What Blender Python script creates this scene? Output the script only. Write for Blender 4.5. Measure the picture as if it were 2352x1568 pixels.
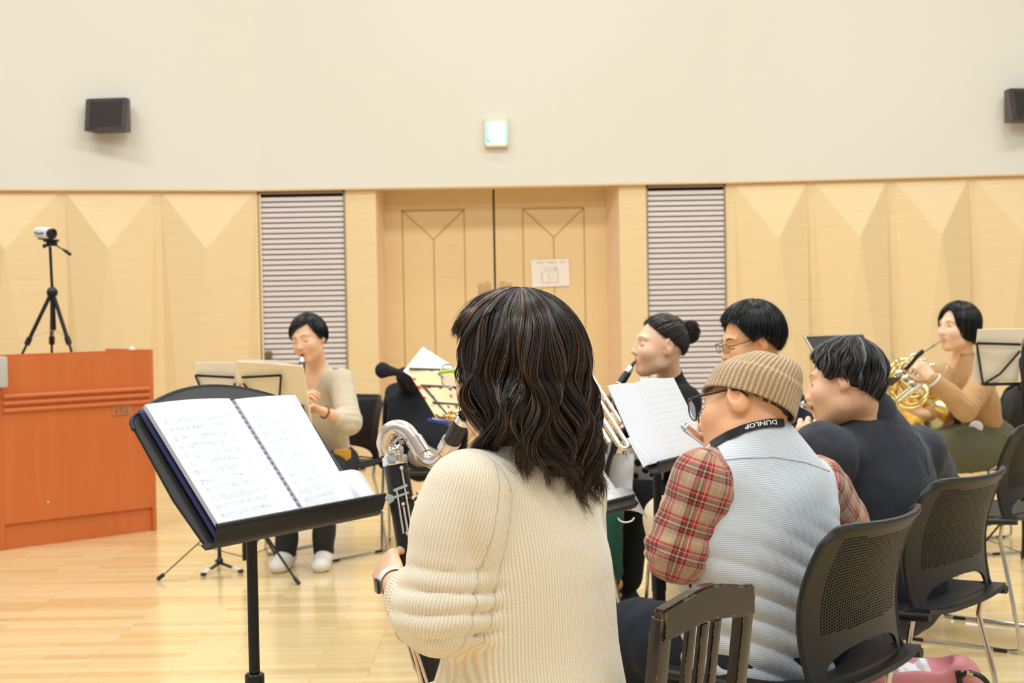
import bpy, bmesh, math, random
import numpy as np
from mathutils import Vector, Matrix

random.seed(7); RNG = np.random.default_rng(7)
for o in list(bpy.data.objects): bpy.data.objects.remove(o)
S = bpy.context.scene
COL = S.collection

# ------------------------------------------------------------------ camera
FPX = 3267.0                      # focal length in pixels of a 2352 px wide frame
CAMH = 1.27
PITCH, ROLL = math.radians(1.42), math.radians(-1.0)
cam_d = bpy.data.cameras.new('camera'); cam = bpy.data.objects.new('camera', cam_d); COL.objects.link(cam)
cam_d.sensor_width = 36.0; cam_d.lens = 36.0*FPX/2352.0
CAMM = (Matrix.Rotation(math.pi/2-PITCH, 3, 'X') @ Matrix.Rotation(ROLL, 3, 'Z'))
cam.matrix_world = Matrix.Translation((0, 0, CAMH)) @ CAMM.to_4x4()
cam_d.dof.use_dof = True; cam_d.dof.focus_distance = 2.6; cam_d.dof.aperture_fstop = 9.0
cam_d.clip_end = 100
S.camera = cam

# ------------------------------------------------------------------ world, lights, exposure
S.view_settings.view_transform = 'Standard'; S.view_settings.look = 'None'
S.view_settings.gamma = 1; S.view_settings.use_curve_mapping = False
S.view_settings.exposure = -0.13
w = bpy.data.worlds.new('world'); S.world = w; w.use_nodes = True
wn = w.node_tree; bg = wn.nodes['Background']
tc = wn.nodes.new('ShaderNodeTexCoord'); sp = wn.nodes.new('ShaderNodeSeparateXYZ')
cr = wn.nodes.new('ShaderNodeValToRGB')
wn.links.new(tc.outputs['Generated'], sp.inputs[0]); 
mr = wn.nodes.new('ShaderNodeMapRange'); mr.inputs[1].default_value = -1; mr.inputs[2].default_value = 1
wn.links.new(sp.outputs['Z'], mr.inputs[0]); wn.links.new(mr.outputs[0], cr.inputs[0])
e = cr.color_ramp.elements
e[0].position = 0.45; e[0].color = (0.56, 0.54, 0.50, 1)
e[1].position = 0.62; e[1].color = (.92, .99, 1.0, 1)
wn.links.new(cr.outputs[0], bg.inputs[0]); bg.inputs[1].default_value = 0.58

def area_light(name, loc, sx, sy, power, color=(.90, .98, 1.0), rot=(0, 0, 0)):
    d = bpy.data.lights.new(name, 'AREA'); d.shape = 'RECTANGLE'; d.size = sx; d.size_y = sy
    d.energy = power; d.color = color
    o = bpy.data.objects.new(name, d); o.location = loc; o.rotation_euler = rot; COL.objects.link(o)
    return o
# rows of ceiling luminaires of the hall
for i, y in enumerate((0.6, 4.0, 7.4)):
    for j, x in enumerate((-3.6, 0.0, 3.6)):
        area_light('ceiling_light', (x, y, 5.4), 2.2, 0.7, 94)
area_light('wall_wash_light', (0.0, 9.6, 5.4), 8.0, 0.4, 58)

# ------------------------------------------------------------------ pixel (of the 2352x1568 photograph) + distance -> point in the hall
def ray(px, py):
    return CAMM @ Vector(((px-1176.0)/FPX, -(py-784.0)/FPX, -1.0))
def W(px, py, Y):
    d = ray(px, py); t = Y/d.y
    return Vector((d.x*t, Y, CAMH+d.z*t))
def G(px, py, z=0.0):
    d = ray(px, py); t = (z-CAMH)/d.z
    return Vector((d.x*t, d.y*t, z))
# ================================================================== helpers
V3 = Vector
def A3(v): return np.array(v, float)
class MB:
    """collects shapes into one mesh"""
    def __init__(s): s.v = []; s.f = []; s.n = 0; s.uv = []
    def add(s, v, f, uv=None):
        v = np.asarray(v, float).reshape(-1, 3); b = s.n
        s.v.append(v); s.n += len(v)
        s.uv.append(np.zeros((len(v), 3)) if uv is None else np.asarray(uv, float).reshape(-1, 3))
        s.f += [tuple(i+b for i in q) for q in f]
        return s
    def box(s, c, size, R=None, bev=0.0):
        x, y, z = [k/2 for k in size]
        if bev > 0:
            b = min(bev, x*.99, y*.99, z*.99); pts = []
            bm = bmesh.new(); bmesh.ops.create_cube(bm, size=2)
            for q in bm.verts: q.co = V3((q.co.x*x, q.co.y*y, q.co.z*z))
            bmesh.ops.bevel(bm, geom=list(bm.edges), offset=b, segments=2, profile=.6, affect='EDGES')
            bm.verts.ensure_lookup_table(); pts = np.array([q.co[:] for q in bm.verts])
            fs = [tuple(q.index for q in f.verts) for f in bm.faces]; bm.free()
        else:
            pts = np.array([(a*x, b*y, c_*z) for a in (-1, 1) for b in (-1, 1) for c_ in (-1, 1)])
            fs = [(0, 1, 3, 2), (4, 6, 7, 5), (0, 4, 5, 1), (2, 3, 7, 6), (0, 2, 6, 4), (1, 5, 7, 3)]
        if R is not None: pts = pts @ np.array(R).T
        return s.add(pts+A3(c), fs)
    def bar(s, p, q, w, h, up=(0, 0, 1), bev=0.0):
        p, q = V3(p), V3(q); d = (q-p); L = d.length; d.normalize(); u = V3(up)
        x = d.cross(u)
        if x.length < 1e-4: x = d.cross(V3((1, 0, 0)))
        x.normalize(); z = x.cross(d)
        R = np.array([x[:], d[:], z[:]]).T
        return s.box((p+q)/2, (w, L, h), R, bev)
    def tube(s, path, r, n=10, closed=False, caps=True, flat=None):
        P = [V3(p) for p in path]; m = len(P)
        rs = [r]*m if np.isscalar(r) else list(r)
        T = []
        for i in range(m):
            a = P[(i-1) % m] if (closed or i > 0) else P[i]; b = P[(i+1) % m] if (closed or i < m-1) else P[i]
            t = (b-a); t = t.normalized() if t.length > 1e-9 else V3((0, 0, 1)); T.append(t)
        u = T[0].orthogonal().normalized() if flat is None else (V3(flat)-V3(flat).project(T[0])).normalized()
        vs = []
        for i in range(m):
            u = (u-u.project(T[i])); u = u.normalized() if u.length > 1e-6 else T[i].orthogonal().normalized()
            w = T[i].cross(u)
            for k in range(n):
                a = 2*math.pi*k/n; rr = rs[i]
                ru, rw = (rr, rr) if np.isscalar(rr) else rr
                vs.append(P[i]+u*(math.cos(a)*ru)+w*(math.sin(a)*rw))
        fs = []
        for i in range(m if closed else m-1):
            j = (i+1) % m
            for k in range(n):
                l = (k+1) % n; fs.append((i*n+k, i*n+l, j*n+l, j*n+k))
        if caps and not closed:
            fs.append(tuple(reversed(range(n)))); fs.append(tuple((m-1)*n+k for k in range(n)))
        return s.add([v[:] for v in vs], fs)
    def cyl(s, p, q, r, r2=None, n=16): return s.tube([p, q], [r, r if r2 is None else r2], n)
    def lathe(s, p, axis, prof, n=24):
        """prof: (distance along axis, radius)"""
        ax = V3(axis).normalized(); path = [V3(p)+ax*a for a, _ in prof]
        u = ax.orthogonal().normalized(); w = ax.cross(u); vs = []; m = len(prof)
        for (a, r) in prof:
            c = V3(p)+ax*a
            for k in range(n):
                t = 2*math.pi*k/n; vs.append((c+u*(math.cos(t)*r)+w*(math.sin(t)*r))[:])
        fs = [(i*n+k, i*n+(k+1) % n, (i+1)*n+(k+1) % n, (i+1)*n+k) for i in range(m-1) for k in range(n)]
        return s.add(vs, fs)
    def ball(s, c, r, R=None, n=14):
        r = (r, r, r) if np.isscalar(r) else r; vs = []; m = n//2+1
        for i in range(m+1):
            t = math.pi*i/m
            for k in range(n):
                a = 2*math.pi*k/n; vs.append((math.sin(t)*math.cos(a)*r[0], math.sin(t)*math.sin(a)*r[1], math.cos(t)*r[2]))
        vs = np.array(vs)
        if R is not None: vs = vs @ np.array(R).T
        fs = [(i*n+k, (i+1)*n+k, (i+1)*n+(k+1) % n, i*n+(k+1) % n) for i in range(m) for k in range(n)]
        return s.add(vs+A3(c), fs)
    def grid(s, P, closed_u=False, uv=None):
        P = np.asarray(P, float); a, b = P.shape[:2]
        fs = [(i*b+j, i*b+(j+1) % b, ((i+1) % a)*b+(j+1) % b, ((i+1) % a)*b+j)
              for i in range(a if closed_u else a-1) for j in range(b-1)]
        return s.add(P.reshape(-1, 3), fs, None if uv is None else np.asarray(uv).reshape(-1, 3))
    def slab(s, P, t, uv=None):
        """a bent sheet (grid of points) with thickness t"""
        P = np.asarray(P, float); a, b = P.shape[:2]
        du = np.gradient(P, axis=0); dv = np.gradient(P, axis=1); N = np.cross(du, dv)
        N /= np.linalg.norm(N, axis=2, keepdims=True)+1e-12
        Q = P-N*t; idx = lambda i, j, k: k*a*b+i*b+j
        fs = []
        for i in range(a-1):
            for j in range(b-1):
                fs.append((idx(i, j, 0), idx(i+1, j, 0), idx(i+1, j+1, 0), idx(i, j+1, 0)))
                fs.append((idx(i, j, 1), idx(i, j+1, 1), idx(i+1, j+1, 1), idx(i+1, j, 1)))
        for i in range(a-1):
            fs.append((idx(i, 0, 0), idx(i, 0, 1), idx(i+1, 0, 1), idx(i+1, 0, 0)))
            fs.append((idx(i, b-1, 0), idx(i+1, b-1, 0), idx(i+1, b-1, 1), idx(i, b-1, 1)))
        for j in range(b-1):
            fs.append((idx(0, j, 0), idx(0, j+1, 0), idx(0, j+1, 1), idx(0, j, 1)))
            fs.append((idx(a-1, j, 0), idx(a-1, j, 1), idx(a-1, j+1, 1), idx(a-1, j+1, 0)))
        U = None
        if uv is not None: U = np.concatenate([np.asarray(uv).reshape(-1, 3)]*2)
        return s.add(np.concatenate([P.reshape(-1, 3), Q.reshape(-1, 3)]), fs, U)
    def prism(s, poly, off):
        """closed outline (3-D points) pushed by off"""
        n = len(poly); P = [V3(p) for p in poly]; off = V3(off)
        vs = [p[:] for p in P]+[(p+off)[:] for p in P]
        fs = [tuple(range(n)), tuple(reversed(range(n, 2*n)))]+[(i, i+n, (i+1) % n+n, (i+1) % n) for i in range(n)]
        return s.add(vs, fs)
    def quad(s, a, b, c, d): return s.add([V3(a)[:], V3(b)[:], V3(c)[:], V3(d)[:]], [(0, 1, 2, 3)])
    def tri(s, a, b, c): return s.add([V3(a)[:], V3(b)[:], V3(c)[:]], [(0, 1, 2)])

def mesh_from(name, v, f, mat, smooth=35, attrs=None):
    me = bpy.data.meshes.new(name)
    v = np.asarray(v, np.float32)
    if isinstance(f, np.ndarray):
        k = f.shape[1]
        me.vertices.add(len(v)); me.vertices.foreach_set('co', v.ravel())
        me.loops.add(f.size); me.loops.foreach_set('vertex_index', f.astype(np.int32).ravel())
        me.polygons.add(len(f)); me.polygons.foreach_set('loop_start', (np.arange(len(f))*k).astype(np.int32))
        me.update(calc_edges=True); me.validate()
    else:
        me.from_pydata(v.tolist(), [], f); me.update()
    me.materials.append(mat)
    if attrs:
        for an, arr in attrs.items():
            arr = np.asarray(arr, np.float32)
            at = me.attributes.new(an, 'FLOAT_VECTOR', 'POINT'); at.data.foreach_set('vector', arr.ravel())
    if smooth is True or smooth == 180: me.shade_smooth()
    elif smooth: 
        me.shade_smooth()
        try: me.set_sharp_from_angle(angle=math.radians(smooth))
        except Exception: pass
    return me

def tagit(o, label=None, cat=None, group=None, kind=None):
    if label: o['label'] = label
    if cat: o['category'] = cat
    if group: o['group'] = group
    if kind: o['kind'] = kind
    return o
def thing(name, label, cat, loc=(0, 0, 0), rz=0.0, group=None):
    o = bpy.data.objects.new(name, None); COL.objects.link(o); o.empty_display_size = .1
    o.location = loc; o.rotation_euler = (0, 0, rz); return tagit(o, label, cat, group)
def root_matrix(o):
    return Matrix.Translation(o.location) @ o.rotation_euler.to_matrix().to_4x4()
def obj(name, mb, mat, parent=None, world=True, smooth=35, attrs=None, label=None, root=None):
    """mb: MB or (verts, faces). world=True: coordinates are given in the hall; root is the thing's Empty"""
    if isinstance(mb, MB):
        v = np.concatenate(mb.v) if mb.v else np.zeros((0, 3)); f = mb.f
        if attrs is None and any(u.any() for u in mb.uv): attrs = {'rest': np.concatenate(mb.uv)}
    else: v, f = mb
    o = bpy.data.objects.new(name, None)
    loc = V3((0, 0, 0))
    if parent is not None and world:
        r = parent
        while r.parent is not None: r = r.parent
        Mi = np.array(root_matrix(r).inverted()); v = v @ Mi[:3, :3].T+Mi[:3, 3]
        if r is not parent: pass
    elif parent is None:
        c = (v.min(0)+v.max(0))/2; c[2] = v[:, 2].min(); loc = V3(c); v = v-c
    me = mesh_from(name, v, f, mat, smooth, attrs)
    bpy.data.objects.remove(o); o = bpy.data.objects.new(name, me); COL.objects.link(o)
    o.location = loc
    if parent is not None: o.parent = parent
    if label: o['label'] = label
    return o
def copy_thing(r, loc, rz, label, group=None):
    c = r.copy(); COL.objects.link(c); c.location = loc; c.rotation_euler = (0, 0, rz); c['label'] = label
    if group: c['group'] = group
    for ch in r.children:
        d = ch.copy(); COL.objects.link(d); d.parent = c
        for g in ch.children:
            q = g.copy(); COL.objects.link(q); q.parent = d
    return c

# ------------------------------------------------------------------ materials
class NB:
    def __init__(s, name):
        s.m = bpy.data.materials.new(name); s.m.use_nodes = True; s.t = s.m.node_tree
        s.b = s.t.nodes['Principled BSDF']
    def n(s, typ, **kw):
        o = s.t.nodes.new(typ)
        for k, v in kw.items(): setattr(o, k, v)
        return o
    def put(s, sock, val):
        if isinstance(val, bpy.types.NodeSocket): s.t.links.new(val, sock)
        elif val is not None:
            if sock.type == 'RGBA' and len(val) == 3: val = tuple(val)+(1,)
            sock.default_value = val
    def math(s, op, a, b=None, c=None):
        o = s.n('ShaderNodeMath', operation=op); s.put(o.inputs[0], a)
        if b is not None: s.put(o.inputs[1], b)
        if c is not None: s.put(o.inputs[2], c)
        return o.outputs[0]
    def mix(s, f, a, b, mode='MIX'):
        o = s.n('ShaderNodeMix', data_type='RGBA', blend_type=mode)
        s.put(o.inputs[0], f); s.put(o.inputs[6], a); s.put(o.inputs[7], b); return o.outputs[2]
    def obj(s): return s.n('ShaderNodeTexCoord').outputs['Object']
    def attr(s, name='rest'):
        return s.n('ShaderNodeAttribute', attribute_name=name).outputs['Vector']
    def xyz(s, v):
        o = s.n('ShaderNodeSeparateXYZ'); s.put(o.inputs[0], v); return o.outputs
    def map(s, v, scale=(1, 1, 1), rot=(0, 0, 0), loc=(0, 0, 0)):
        o = s.n('ShaderNodeMapping'); s.put(o.inputs[0], v); o.inputs[1].default_value = loc
        o.inputs[2].default_value = rot; o.inputs[3].default_value = scale; return o.outputs[0]
    def noise(s, v, scale=5, detail=3, rough=.5):
        o = s.n('ShaderNodeTexNoise'); s.put(o.inputs['Vector'], v); o.inputs['Scale'].default_value = scale
        o.inputs['Detail'].default_value = detail; o.inputs['Roughness'].default_value = rough; return o.outputs[0]
    def ramp(s, f, stops, interp='LINEAR'):
        o = s.n('ShaderNodeValToRGB'); s.put(o.inputs[0], f); r = o.color_ramp; r.interpolation = interp
        while len(r.elements) > 1: r.elements.remove(r.elements[-1])
        for i, (p, c) in enumerate(stops):
            e = r.elements[0] if i == 0 else r.elements.new(p)
            e.position = p; c = (c, c, c) if np.isscalar(c) else c; e.color = tuple(c[:3])+(1,)
        return o.outputs[0]
    def bump(s, h, strength=.3, dist=.002, normal=None):
        o = s.n('ShaderNodeBump'); s.put(o.inputs['Height'], h); o.inputs['Strength'].default_value = strength
        o.inputs['Distance'].default_value = dist
        if normal is not None: s.put(o.inputs['Normal'], normal)
        return o.outputs[0]
    def out(s, color=None, rough=None, metal=None, normal=None, **kw):
        if color is not None: s.put(s.b.inputs['Base Color'], color)
        if rough is not None: s.put(s.b.inputs['Roughness'], rough)
        if metal is not None: s.put(s.b.inputs['Metallic'], metal)
        if normal is not None: s.put(s.b.inputs['Normal'], normal)
        for k, v in kw.items(): s.put(s.b.inputs[k.replace('_', ' ')], v)
        return s.m
def srgb(r, g, b):
    f = lambda c: (c/255/12.92) if c/255 <= .04045 else ((c/255+.055)/1.055)**2.4
    return (f(r), f(g), f(b))
def plain(name, c, rough=.5, metal=0.0, var=.06, scale=30, bump=0.0, **kw):
    b = NB(name); co = b.obj(); nz = b.noise(co, scale, 4, .6)
    f = b.math('MULTIPLY_ADD', nz, 2*var, 1-var)
    col = b.mix(1.0, tuple(c)+(1,), b.mix(1.0, (1, 1, 1, 1), f, 'MULTIPLY'), 'MULTIPLY')
    nrm = b.bump(b.noise(co, scale*6, 3, .6), bump, .001) if bump else None
    return b.out(col, rough, metal, nrm, **kw)
def cloth(name, c, rough=.9, var=.10, weave=900, bump=.35, sheen=None):
    sheen = .3*min(1, max(c)*1.3) if sheen is None else sheen
    b = NB(name); co = b.obj(); big = b.noise(co, 9, 3, .6); fine = b.noise(co, weave, 2, .6)
    f = b.math('ADD', b.math('MULTIPLY_ADD', big, var, 1-var/2), b.math('MULTIPLY_ADD', fine, .25, -.125))
    col = b.mix(1.0, tuple(c)+(1,), b.mix(1.0, (1, 1, 1, 1), f, 'MULTIPLY'), 'MULTIPLY')
    return b.out(col, rough, 0, b.bump(fine, bump, .0015), Sheen_Weight=sheen)
M = {}
M['black_plastic'] = plain('black_plastic', (.0135, .0115, .010), .45, var=.15, scale=60, bump=.12)
M['black_metal'] = plain('black_metal', (.012, .012, .013), .38, 0.3, var=.1)
M['desk_black'] = plain('desk_black', (.016, .015, .015), .5, 0.1, var=.2, scale=200, bump=.15)
M['chrome'] = plain('chrome', (.62, .60, .57), .14, 1.0, var=.03)
M['silver'] = plain('silver', (.80, .765, .73), .13, 1.0, var=.03)
M['neck_silver'] = plain('neck_silver', (.78, .66, .58), .27, 1.0, var=.04)
M['gold'] = plain('gold', (.80, .55, .20), .2, 1.0, var=.03)
M['brass'] = plain('brass', (.88, .67, .26), .13, 1.0, var=.03)
M['pale_brass'] = plain('pale_brass', (.80, .73, .56), .2, 1.0, var=.05)
M['ebony'] = plain('ebony', (.012, .010, .009), .28, 0, var=.2, scale=80)
M['rubber'] = plain('rubber', (.012, .012, .014), .7)
M['paper'] = plain('paper', (.86, .87, .90), .6, var=.01)
M['paper_cream'] = plain('paper_cream', (.84, .76, .64), .7, var=.03)
M['white_plastic'] = plain('white_plastic', (.82, .82, .84), .35, var=.02)
M['grey_plastic'] = plain('grey_plastic', (.45, .45, .44), .5, var=.05)
M['lens_glass'] = NB('lens_glass').out((1, 1, 1, 1), .02, 0, None, Transmission_Weight=1.0, IOR=1.2, Alpha=.35)
M['dark_glass'] = plain('dark_glass', (.02, .02, .03), .08)
# ================================================================== smooth blended bodies: signed distance field + surface nets
def norm(v): v = A3(v); return v/(np.linalg.norm(v)+1e-12)
class Field:
    def __init__(s, h): s.h = h; s.p = []
    def cone(s, a, b, ra, rb, k=.02, sub=False, sq=None, tag=None):
        """rounded cone a->b; sq=(direction, ratio) flattens it along a direction"""
        s.p.append(('c', A3(a), A3(b), ra, rb, k, sub, sq, tag)); return s
    def ell(s, c, r, R=None, k=.02, sub=False, tag=None):
        r = (r, r, r) if np.isscalar(r) else r
        s.p.append(('e', A3(c), np.eye(3) if R is None else np.array(R), A3(r), None, k, sub, None, tag)); return s
    def _bb(s, q):
        if q[0] == 'c':
            m = max(q[3], q[4]); return np.minimum(q[1], q[2])-m, np.maximum(q[1], q[2])+m
        e = np.abs(q[2]) @ q[3]; return q[1]-e, q[1]+e
    def _d(s, q, P):
        if q[0] == 'c':
            a, b, ra, rb, sq = q[1], q[2], q[3], q[4], q[7]
            if sq is not None:
                n = norm(sq[0]).astype(np.float32); rt = sq[1]
                pa = P-a.astype(np.float32); pn = pa @ n; pa = pa+(pn*(1/rt-1))[..., None]*n
                ba = b-a; ba = ba+(ba @ n)*(1/rt-1)*n
            else: pa = P-a.astype(np.float32); ba = b-a
            t = np.clip((pa @ ba.astype(np.float32))/(ba @ ba+1e-12), 0, 1)
            d = np.sqrt(((pa-t[..., None]*ba.astype(np.float32))**2).sum(-1))-(ra+(rb-ra)*t)
            if sq is not None: d = d*(.5+.5*sq[1])
            return d
        L = (P-q[1].astype(np.float32)) @ q[2].astype(np.float32); r = q[3].astype(np.float32)
        k0 = np.sqrt(((L/r)**2).sum(-1)); k1 = np.sqrt(((L/r**2)**2).sum(-1))+1e-9
        return k0*(k0-1)/k1
    def build(s, disp=None):
        h = s.h; bbs = [s._bb(q) for q in s.p]; ad = [b for q, b in zip(s.p, bbs) if not q[6]]
        lo = np.min([b[0] for b in ad], 0)-.03; hi = np.max([b[1] for b in ad], 0)+.03
        n = np.ceil((hi-lo)/h).astype(int)+1; F = np.full(n, .2, np.float32)
        for q, (b0, b1) in zip(s.p, bbs):
            pad = q[5]+3*h+.004
            i0 = np.maximum(((b0-pad-lo)/h).astype(int), 0); i1 = np.minimum(((b1+pad-lo)/h).astype(int)+2, n)
            if (i1 <= i0).any(): continue
            ax = [(lo[k]+h*np.arange(i0[k], i1[k])).astype(np.float32) for k in range(3)]
            P = np.stack(np.meshgrid(*ax, indexing='ij'), -1); d = s._d(q, P)
            sl = tuple(slice(i0[k], i1[k]) for k in range(3)); f = F[sl]; k = q[5]
            if q[6]:
                d = -d; e = np.maximum(k-np.abs(f-d), 0)/k; F[sl] = np.maximum(f, d)+e*e*k/4
            else:
                e = np.maximum(k-np.abs(f-d), 0)/k; F[sl] = np.minimum(f, d)-e*e*k/4
        if disp is not None:
            I = np.argwhere(np.abs(F) < .02+2*h); P = lo+h*I
            F[I[:, 0], I[:, 1], I[:, 2]] += disp(P)
        return s._nets(F, lo, h)
    def _nets(s, F, lo, h):
        C = F < 0
        a = np.zeros(tuple(np.array(F.shape)-1), np.uint8)
        for dx in (0, 1):
            for dy in (0, 1):
                for dz in (0, 1):
                    a += C[dx:dx+a.shape[0], dy:dy+a.shape[1], dz:dz+a.shape[2]]
        act = np.argwhere((a > 0) & (a < 8)); del a
        idx = np.full(tuple(np.array(F.shape)-1), -1, np.int32); idx[act[:, 0], act[:, 1], act[:, 2]] = np.arange(len(act))
        cor = [(0, 0, 0), (1, 0, 0), (0, 1, 0), (1, 1, 0), (0, 0, 1), (1, 0, 1), (0, 1, 1), (1, 1, 1)]
        Vv = np.stack([F[act[:, 0]+c[0], act[:, 1]+c[1], act[:, 2]+c[2]] for c in cor], 1)
        acc = np.zeros((len(act), 3)); cnt = np.zeros(len(act))
        for (i, j) in ((0, 1), (2, 3), (4, 5), (6, 7), (0, 2), (1, 3), (4, 6), (5, 7), (0, 4), (1, 5), (2, 6), (3, 7)):
            fa, fb = Vv[:, i], Vv[:, j]; m = (fa < 0) != (fb < 0)
            t = np.where(m, fa/(fa-fb+1e-20), 0); ci, cj = A3(cor[i]), A3(cor[j])
            acc += m[:, None]*(ci+(cj-ci)*t[:, None]); cnt += m
        vs = lo+h*(act+acc/cnt[:, None])
        Q = []
        for ax in range(3):
            u, v = (ax+1) % 3, (ax+2) % 3
            n = np.array(F.shape); sa = [slice(None)]*3; sb = [slice(None)]*3
            sa[ax] = slice(0, n[ax]-1); sb[ax] = slice(1, n[ax])
            c0, c1 = C[tuple(sa)], C[tuple(sb)]; e = np.argwhere(c0 != c1)
            e = e[(e[:, u] > 0) & (e[:, v] > 0) & (e[:, u] < n[u]-1) & (e[:, v] < n[v]-1)]
            du = np.zeros(3, int); du[u] = 1; dv = np.zeros(3, int); dv[v] = 1
            g = lambda w: idx[w[:, 0], w[:, 1], w[:, 2]]
            q = np.stack([g(e-du-dv), g(e-dv), g(e), g(e-du)], 1)
            ins = c0[e[:, 0], e[:, 1], e[:, 2]]; q[~ins] = q[~ins][:, ::-1]; Q.append(q)
        Q = np.concatenate(Q); Q = Q[(Q >= 0).all(1)]
        return vs, Q
def relax(v, q, n=1, lam=.5):
    for _ in range(n):
        acc = np.zeros_like(v); cnt = np.zeros(len(v))
        for i, j in ((0, 1), (1, 2), (2, 3), (3, 0)):
            for a, b in ((i, j), (j, i)):
                np.add.at(acc, q[:, a], v[q[:, b]]); np.add.at(cnt, q[:, a], 1)
        v = v+(acc/np.maximum(cnt, 1)[:, None]-v)*lam
    return v
_w = np.random.default_rng(3)
_K = _w.normal(size=(60, 3)); _PH = _w.uniform(0, 6.28, 60)
def wav(P, freq, stretch=(1, 1, 1), seed=0, n=6):
    """cheap smooth noise in about [-1,1]"""
    P = np.asarray(P)*np.array(stretch)*freq; s = np.zeros(len(P))
    for i in range(n):
        j = (seed*7+i) % 60; k = _K[j]/np.linalg.norm(_K[j])*(.7+.15*i)
        s += np.sin(P @ k*6.28+_PH[j]+.8*np.sin(P @ _K[(j+11) % 60]*2))
    return s/n*1.6
# ================================================================== the hall
def struct(name, mb, mat, **kw):
    o = obj(name, mb, mat, **kw); o['kind'] = 'structure'; return o
# floor: long narrow hardwood strips, lacquered
b = NB('floor_wood'); co = b.obj()
br = b.n('ShaderNodeTexBrick'); b.put(br.inputs['Vector'], co); br.offset = .37; br.offset_frequency = 3
for k, v in (('Scale', 1), ('Mortar Size', .0007), ('Brick Width', .52), ('Row Height', .066), ('Bias', 0.0)): br.inputs[k].default_value = v
br.inputs['Color1'].default_value = (0.0, 0, 0, 1); br.inputs['Color2'].default_value = (1, 1, 1, 1); br.inputs['Mortar'].default_value = (.2, .2, .2, 1)
bw = b.n('ShaderNodeRGBToBW'); b.put(bw.inputs[0], br.outputs['Color'])
tone = b.ramp(bw.outputs[0], [(0, srgb(214, 180, 124)), (.3, srgb(224, 194, 140)), (.6, srgb(232, 204, 152)), (1, srgb(238, 214, 168))])
grain = b.noise(b.map(co, (3, 60, 1)), 3, 5, .65)
tone = b.mix(.30, tone, b.ramp(grain, [(.3, srgb(206, 168, 112)), (.7, srgb(242, 216, 168))]))
tone = b.mix(br.outputs['Fac'], tone, srgb(170, 122, 70)+(1,))
rg = b.math('MULTIPLY_ADD', b.noise(co, 2.5, 4, .6), .16, .12)
M['floor'] = b.out(tone, rg, 0, b.bump(grain, .06, .001), Coat_Weight=.35, Coat_Roughness=.12)
struct('floor', MB().box((0, 6.0, -.05), (12, 14, .1)), M['floor'])

# panelling veneer
def veneer(name, c, r=.5):
    b = NB(name); co = b.obj()
    g = b.noise(b.map(co, (2, 2, 22)), 2.2, 5, .6); g2 = b.noise(b.map(co, (9, 9, 110)), 2, 3, .6)
    f = b.math('ADD', b.math('MULTIPLY_ADD', g, .16, .92), b.math('MULTIPLY_ADD', g2, .05, -.025))
    col = b.mix(1.0, tuple(c)+(1,), b.mix(1.0, (1, 1, 1, 1), f, 'MULTIPLY'), 'MULTIPLY')
    return b.out(col, r, 0, b.bump(g2, .05, .0005), Coat_Weight=.08, Coat_Roughness=.3)
M['veneer'] = veneer('veneer', srgb(236, 207, 158))
M['veneer_door'] = veneer('veneer_door', srgb(232, 198, 146))
M['groove'] = plain('groove', srgb(188, 146, 96), .7)
# perforated cream wall above
b = NB('perforated_board'); co = b.obj(); x, y, z = b.xyz(co)
px = b.math('SINE', b.math('MULTIPLY', x, 6.2832/.03)); pz = b.math('SINE', b.math('MULTIPLY', z, 6.2832/.03))
hole = b.math('GREATER_THAN', b.math('MULTIPLY', px, pz), .62)
big = b.noise(co, .35, 2, .5)
base = b.mix(big, srgb(226, 218, 203)+(1,), srgb(232, 227, 218)+(1,))
M['wall_cream'] = b.out(b.mix(b.math('MULTIPLY', hole, .13), base, (.30, .24, .18, 1)), .85)

H0 = 2.2
WP = [V3((-5.9, 10.06, 0)), V3((-3.772, 10.56, 0)), V3((-1.93, 10.994, 0)), V3((1.684, 11.03, 0)), V3((3.895, 10.79, 0)), V3((5.9, 10.57, 0))]
def wy(x):
    for a, c in zip(WP, WP[1:]):
        if x <= c.x: break
    return a.y+(c.y-a.y)*(x-a.x)/(c.x-a.x)
def wallx(px, py=600):   # where the sight line through a column of the photo meets the wall
    y = 11.0
    for _ in range(6): x = W(px, py, y).x; y = wy(x)
    return x
m = MB(); pts = [p for p in WP]
for a, c in zip(pts, pts[1:]):
    m.prism([(a.x, a.y-.03, H0), (c.x, c.y-.03, H0), (c.x, c.y+.3, H0), (a.x, a.y+.3, H0)], (0, 0, 3.6))
struct('wall_back_upper', m, M['wall_cream'], smooth=10)
struct('ceiling', MB().box((0, 5.4, 5.85), (12.5, 13, .1)), plain('ceiling_white', (.8, .78, .74), .9))
m = MB()
for a, c in zip(pts, pts[1:]):
    m.prism([(a.x, a.y-.04, H0-.012), (c.x, c.y-.04, H0-.012), (c.x, c.y, H0-.012), (a.x, a.y, H0-.012)], (0, 0, .012))
struct('trim_1', m, plain('shadow_gap', srgb(228, 194, 146), .7), smooth=10)

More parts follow.
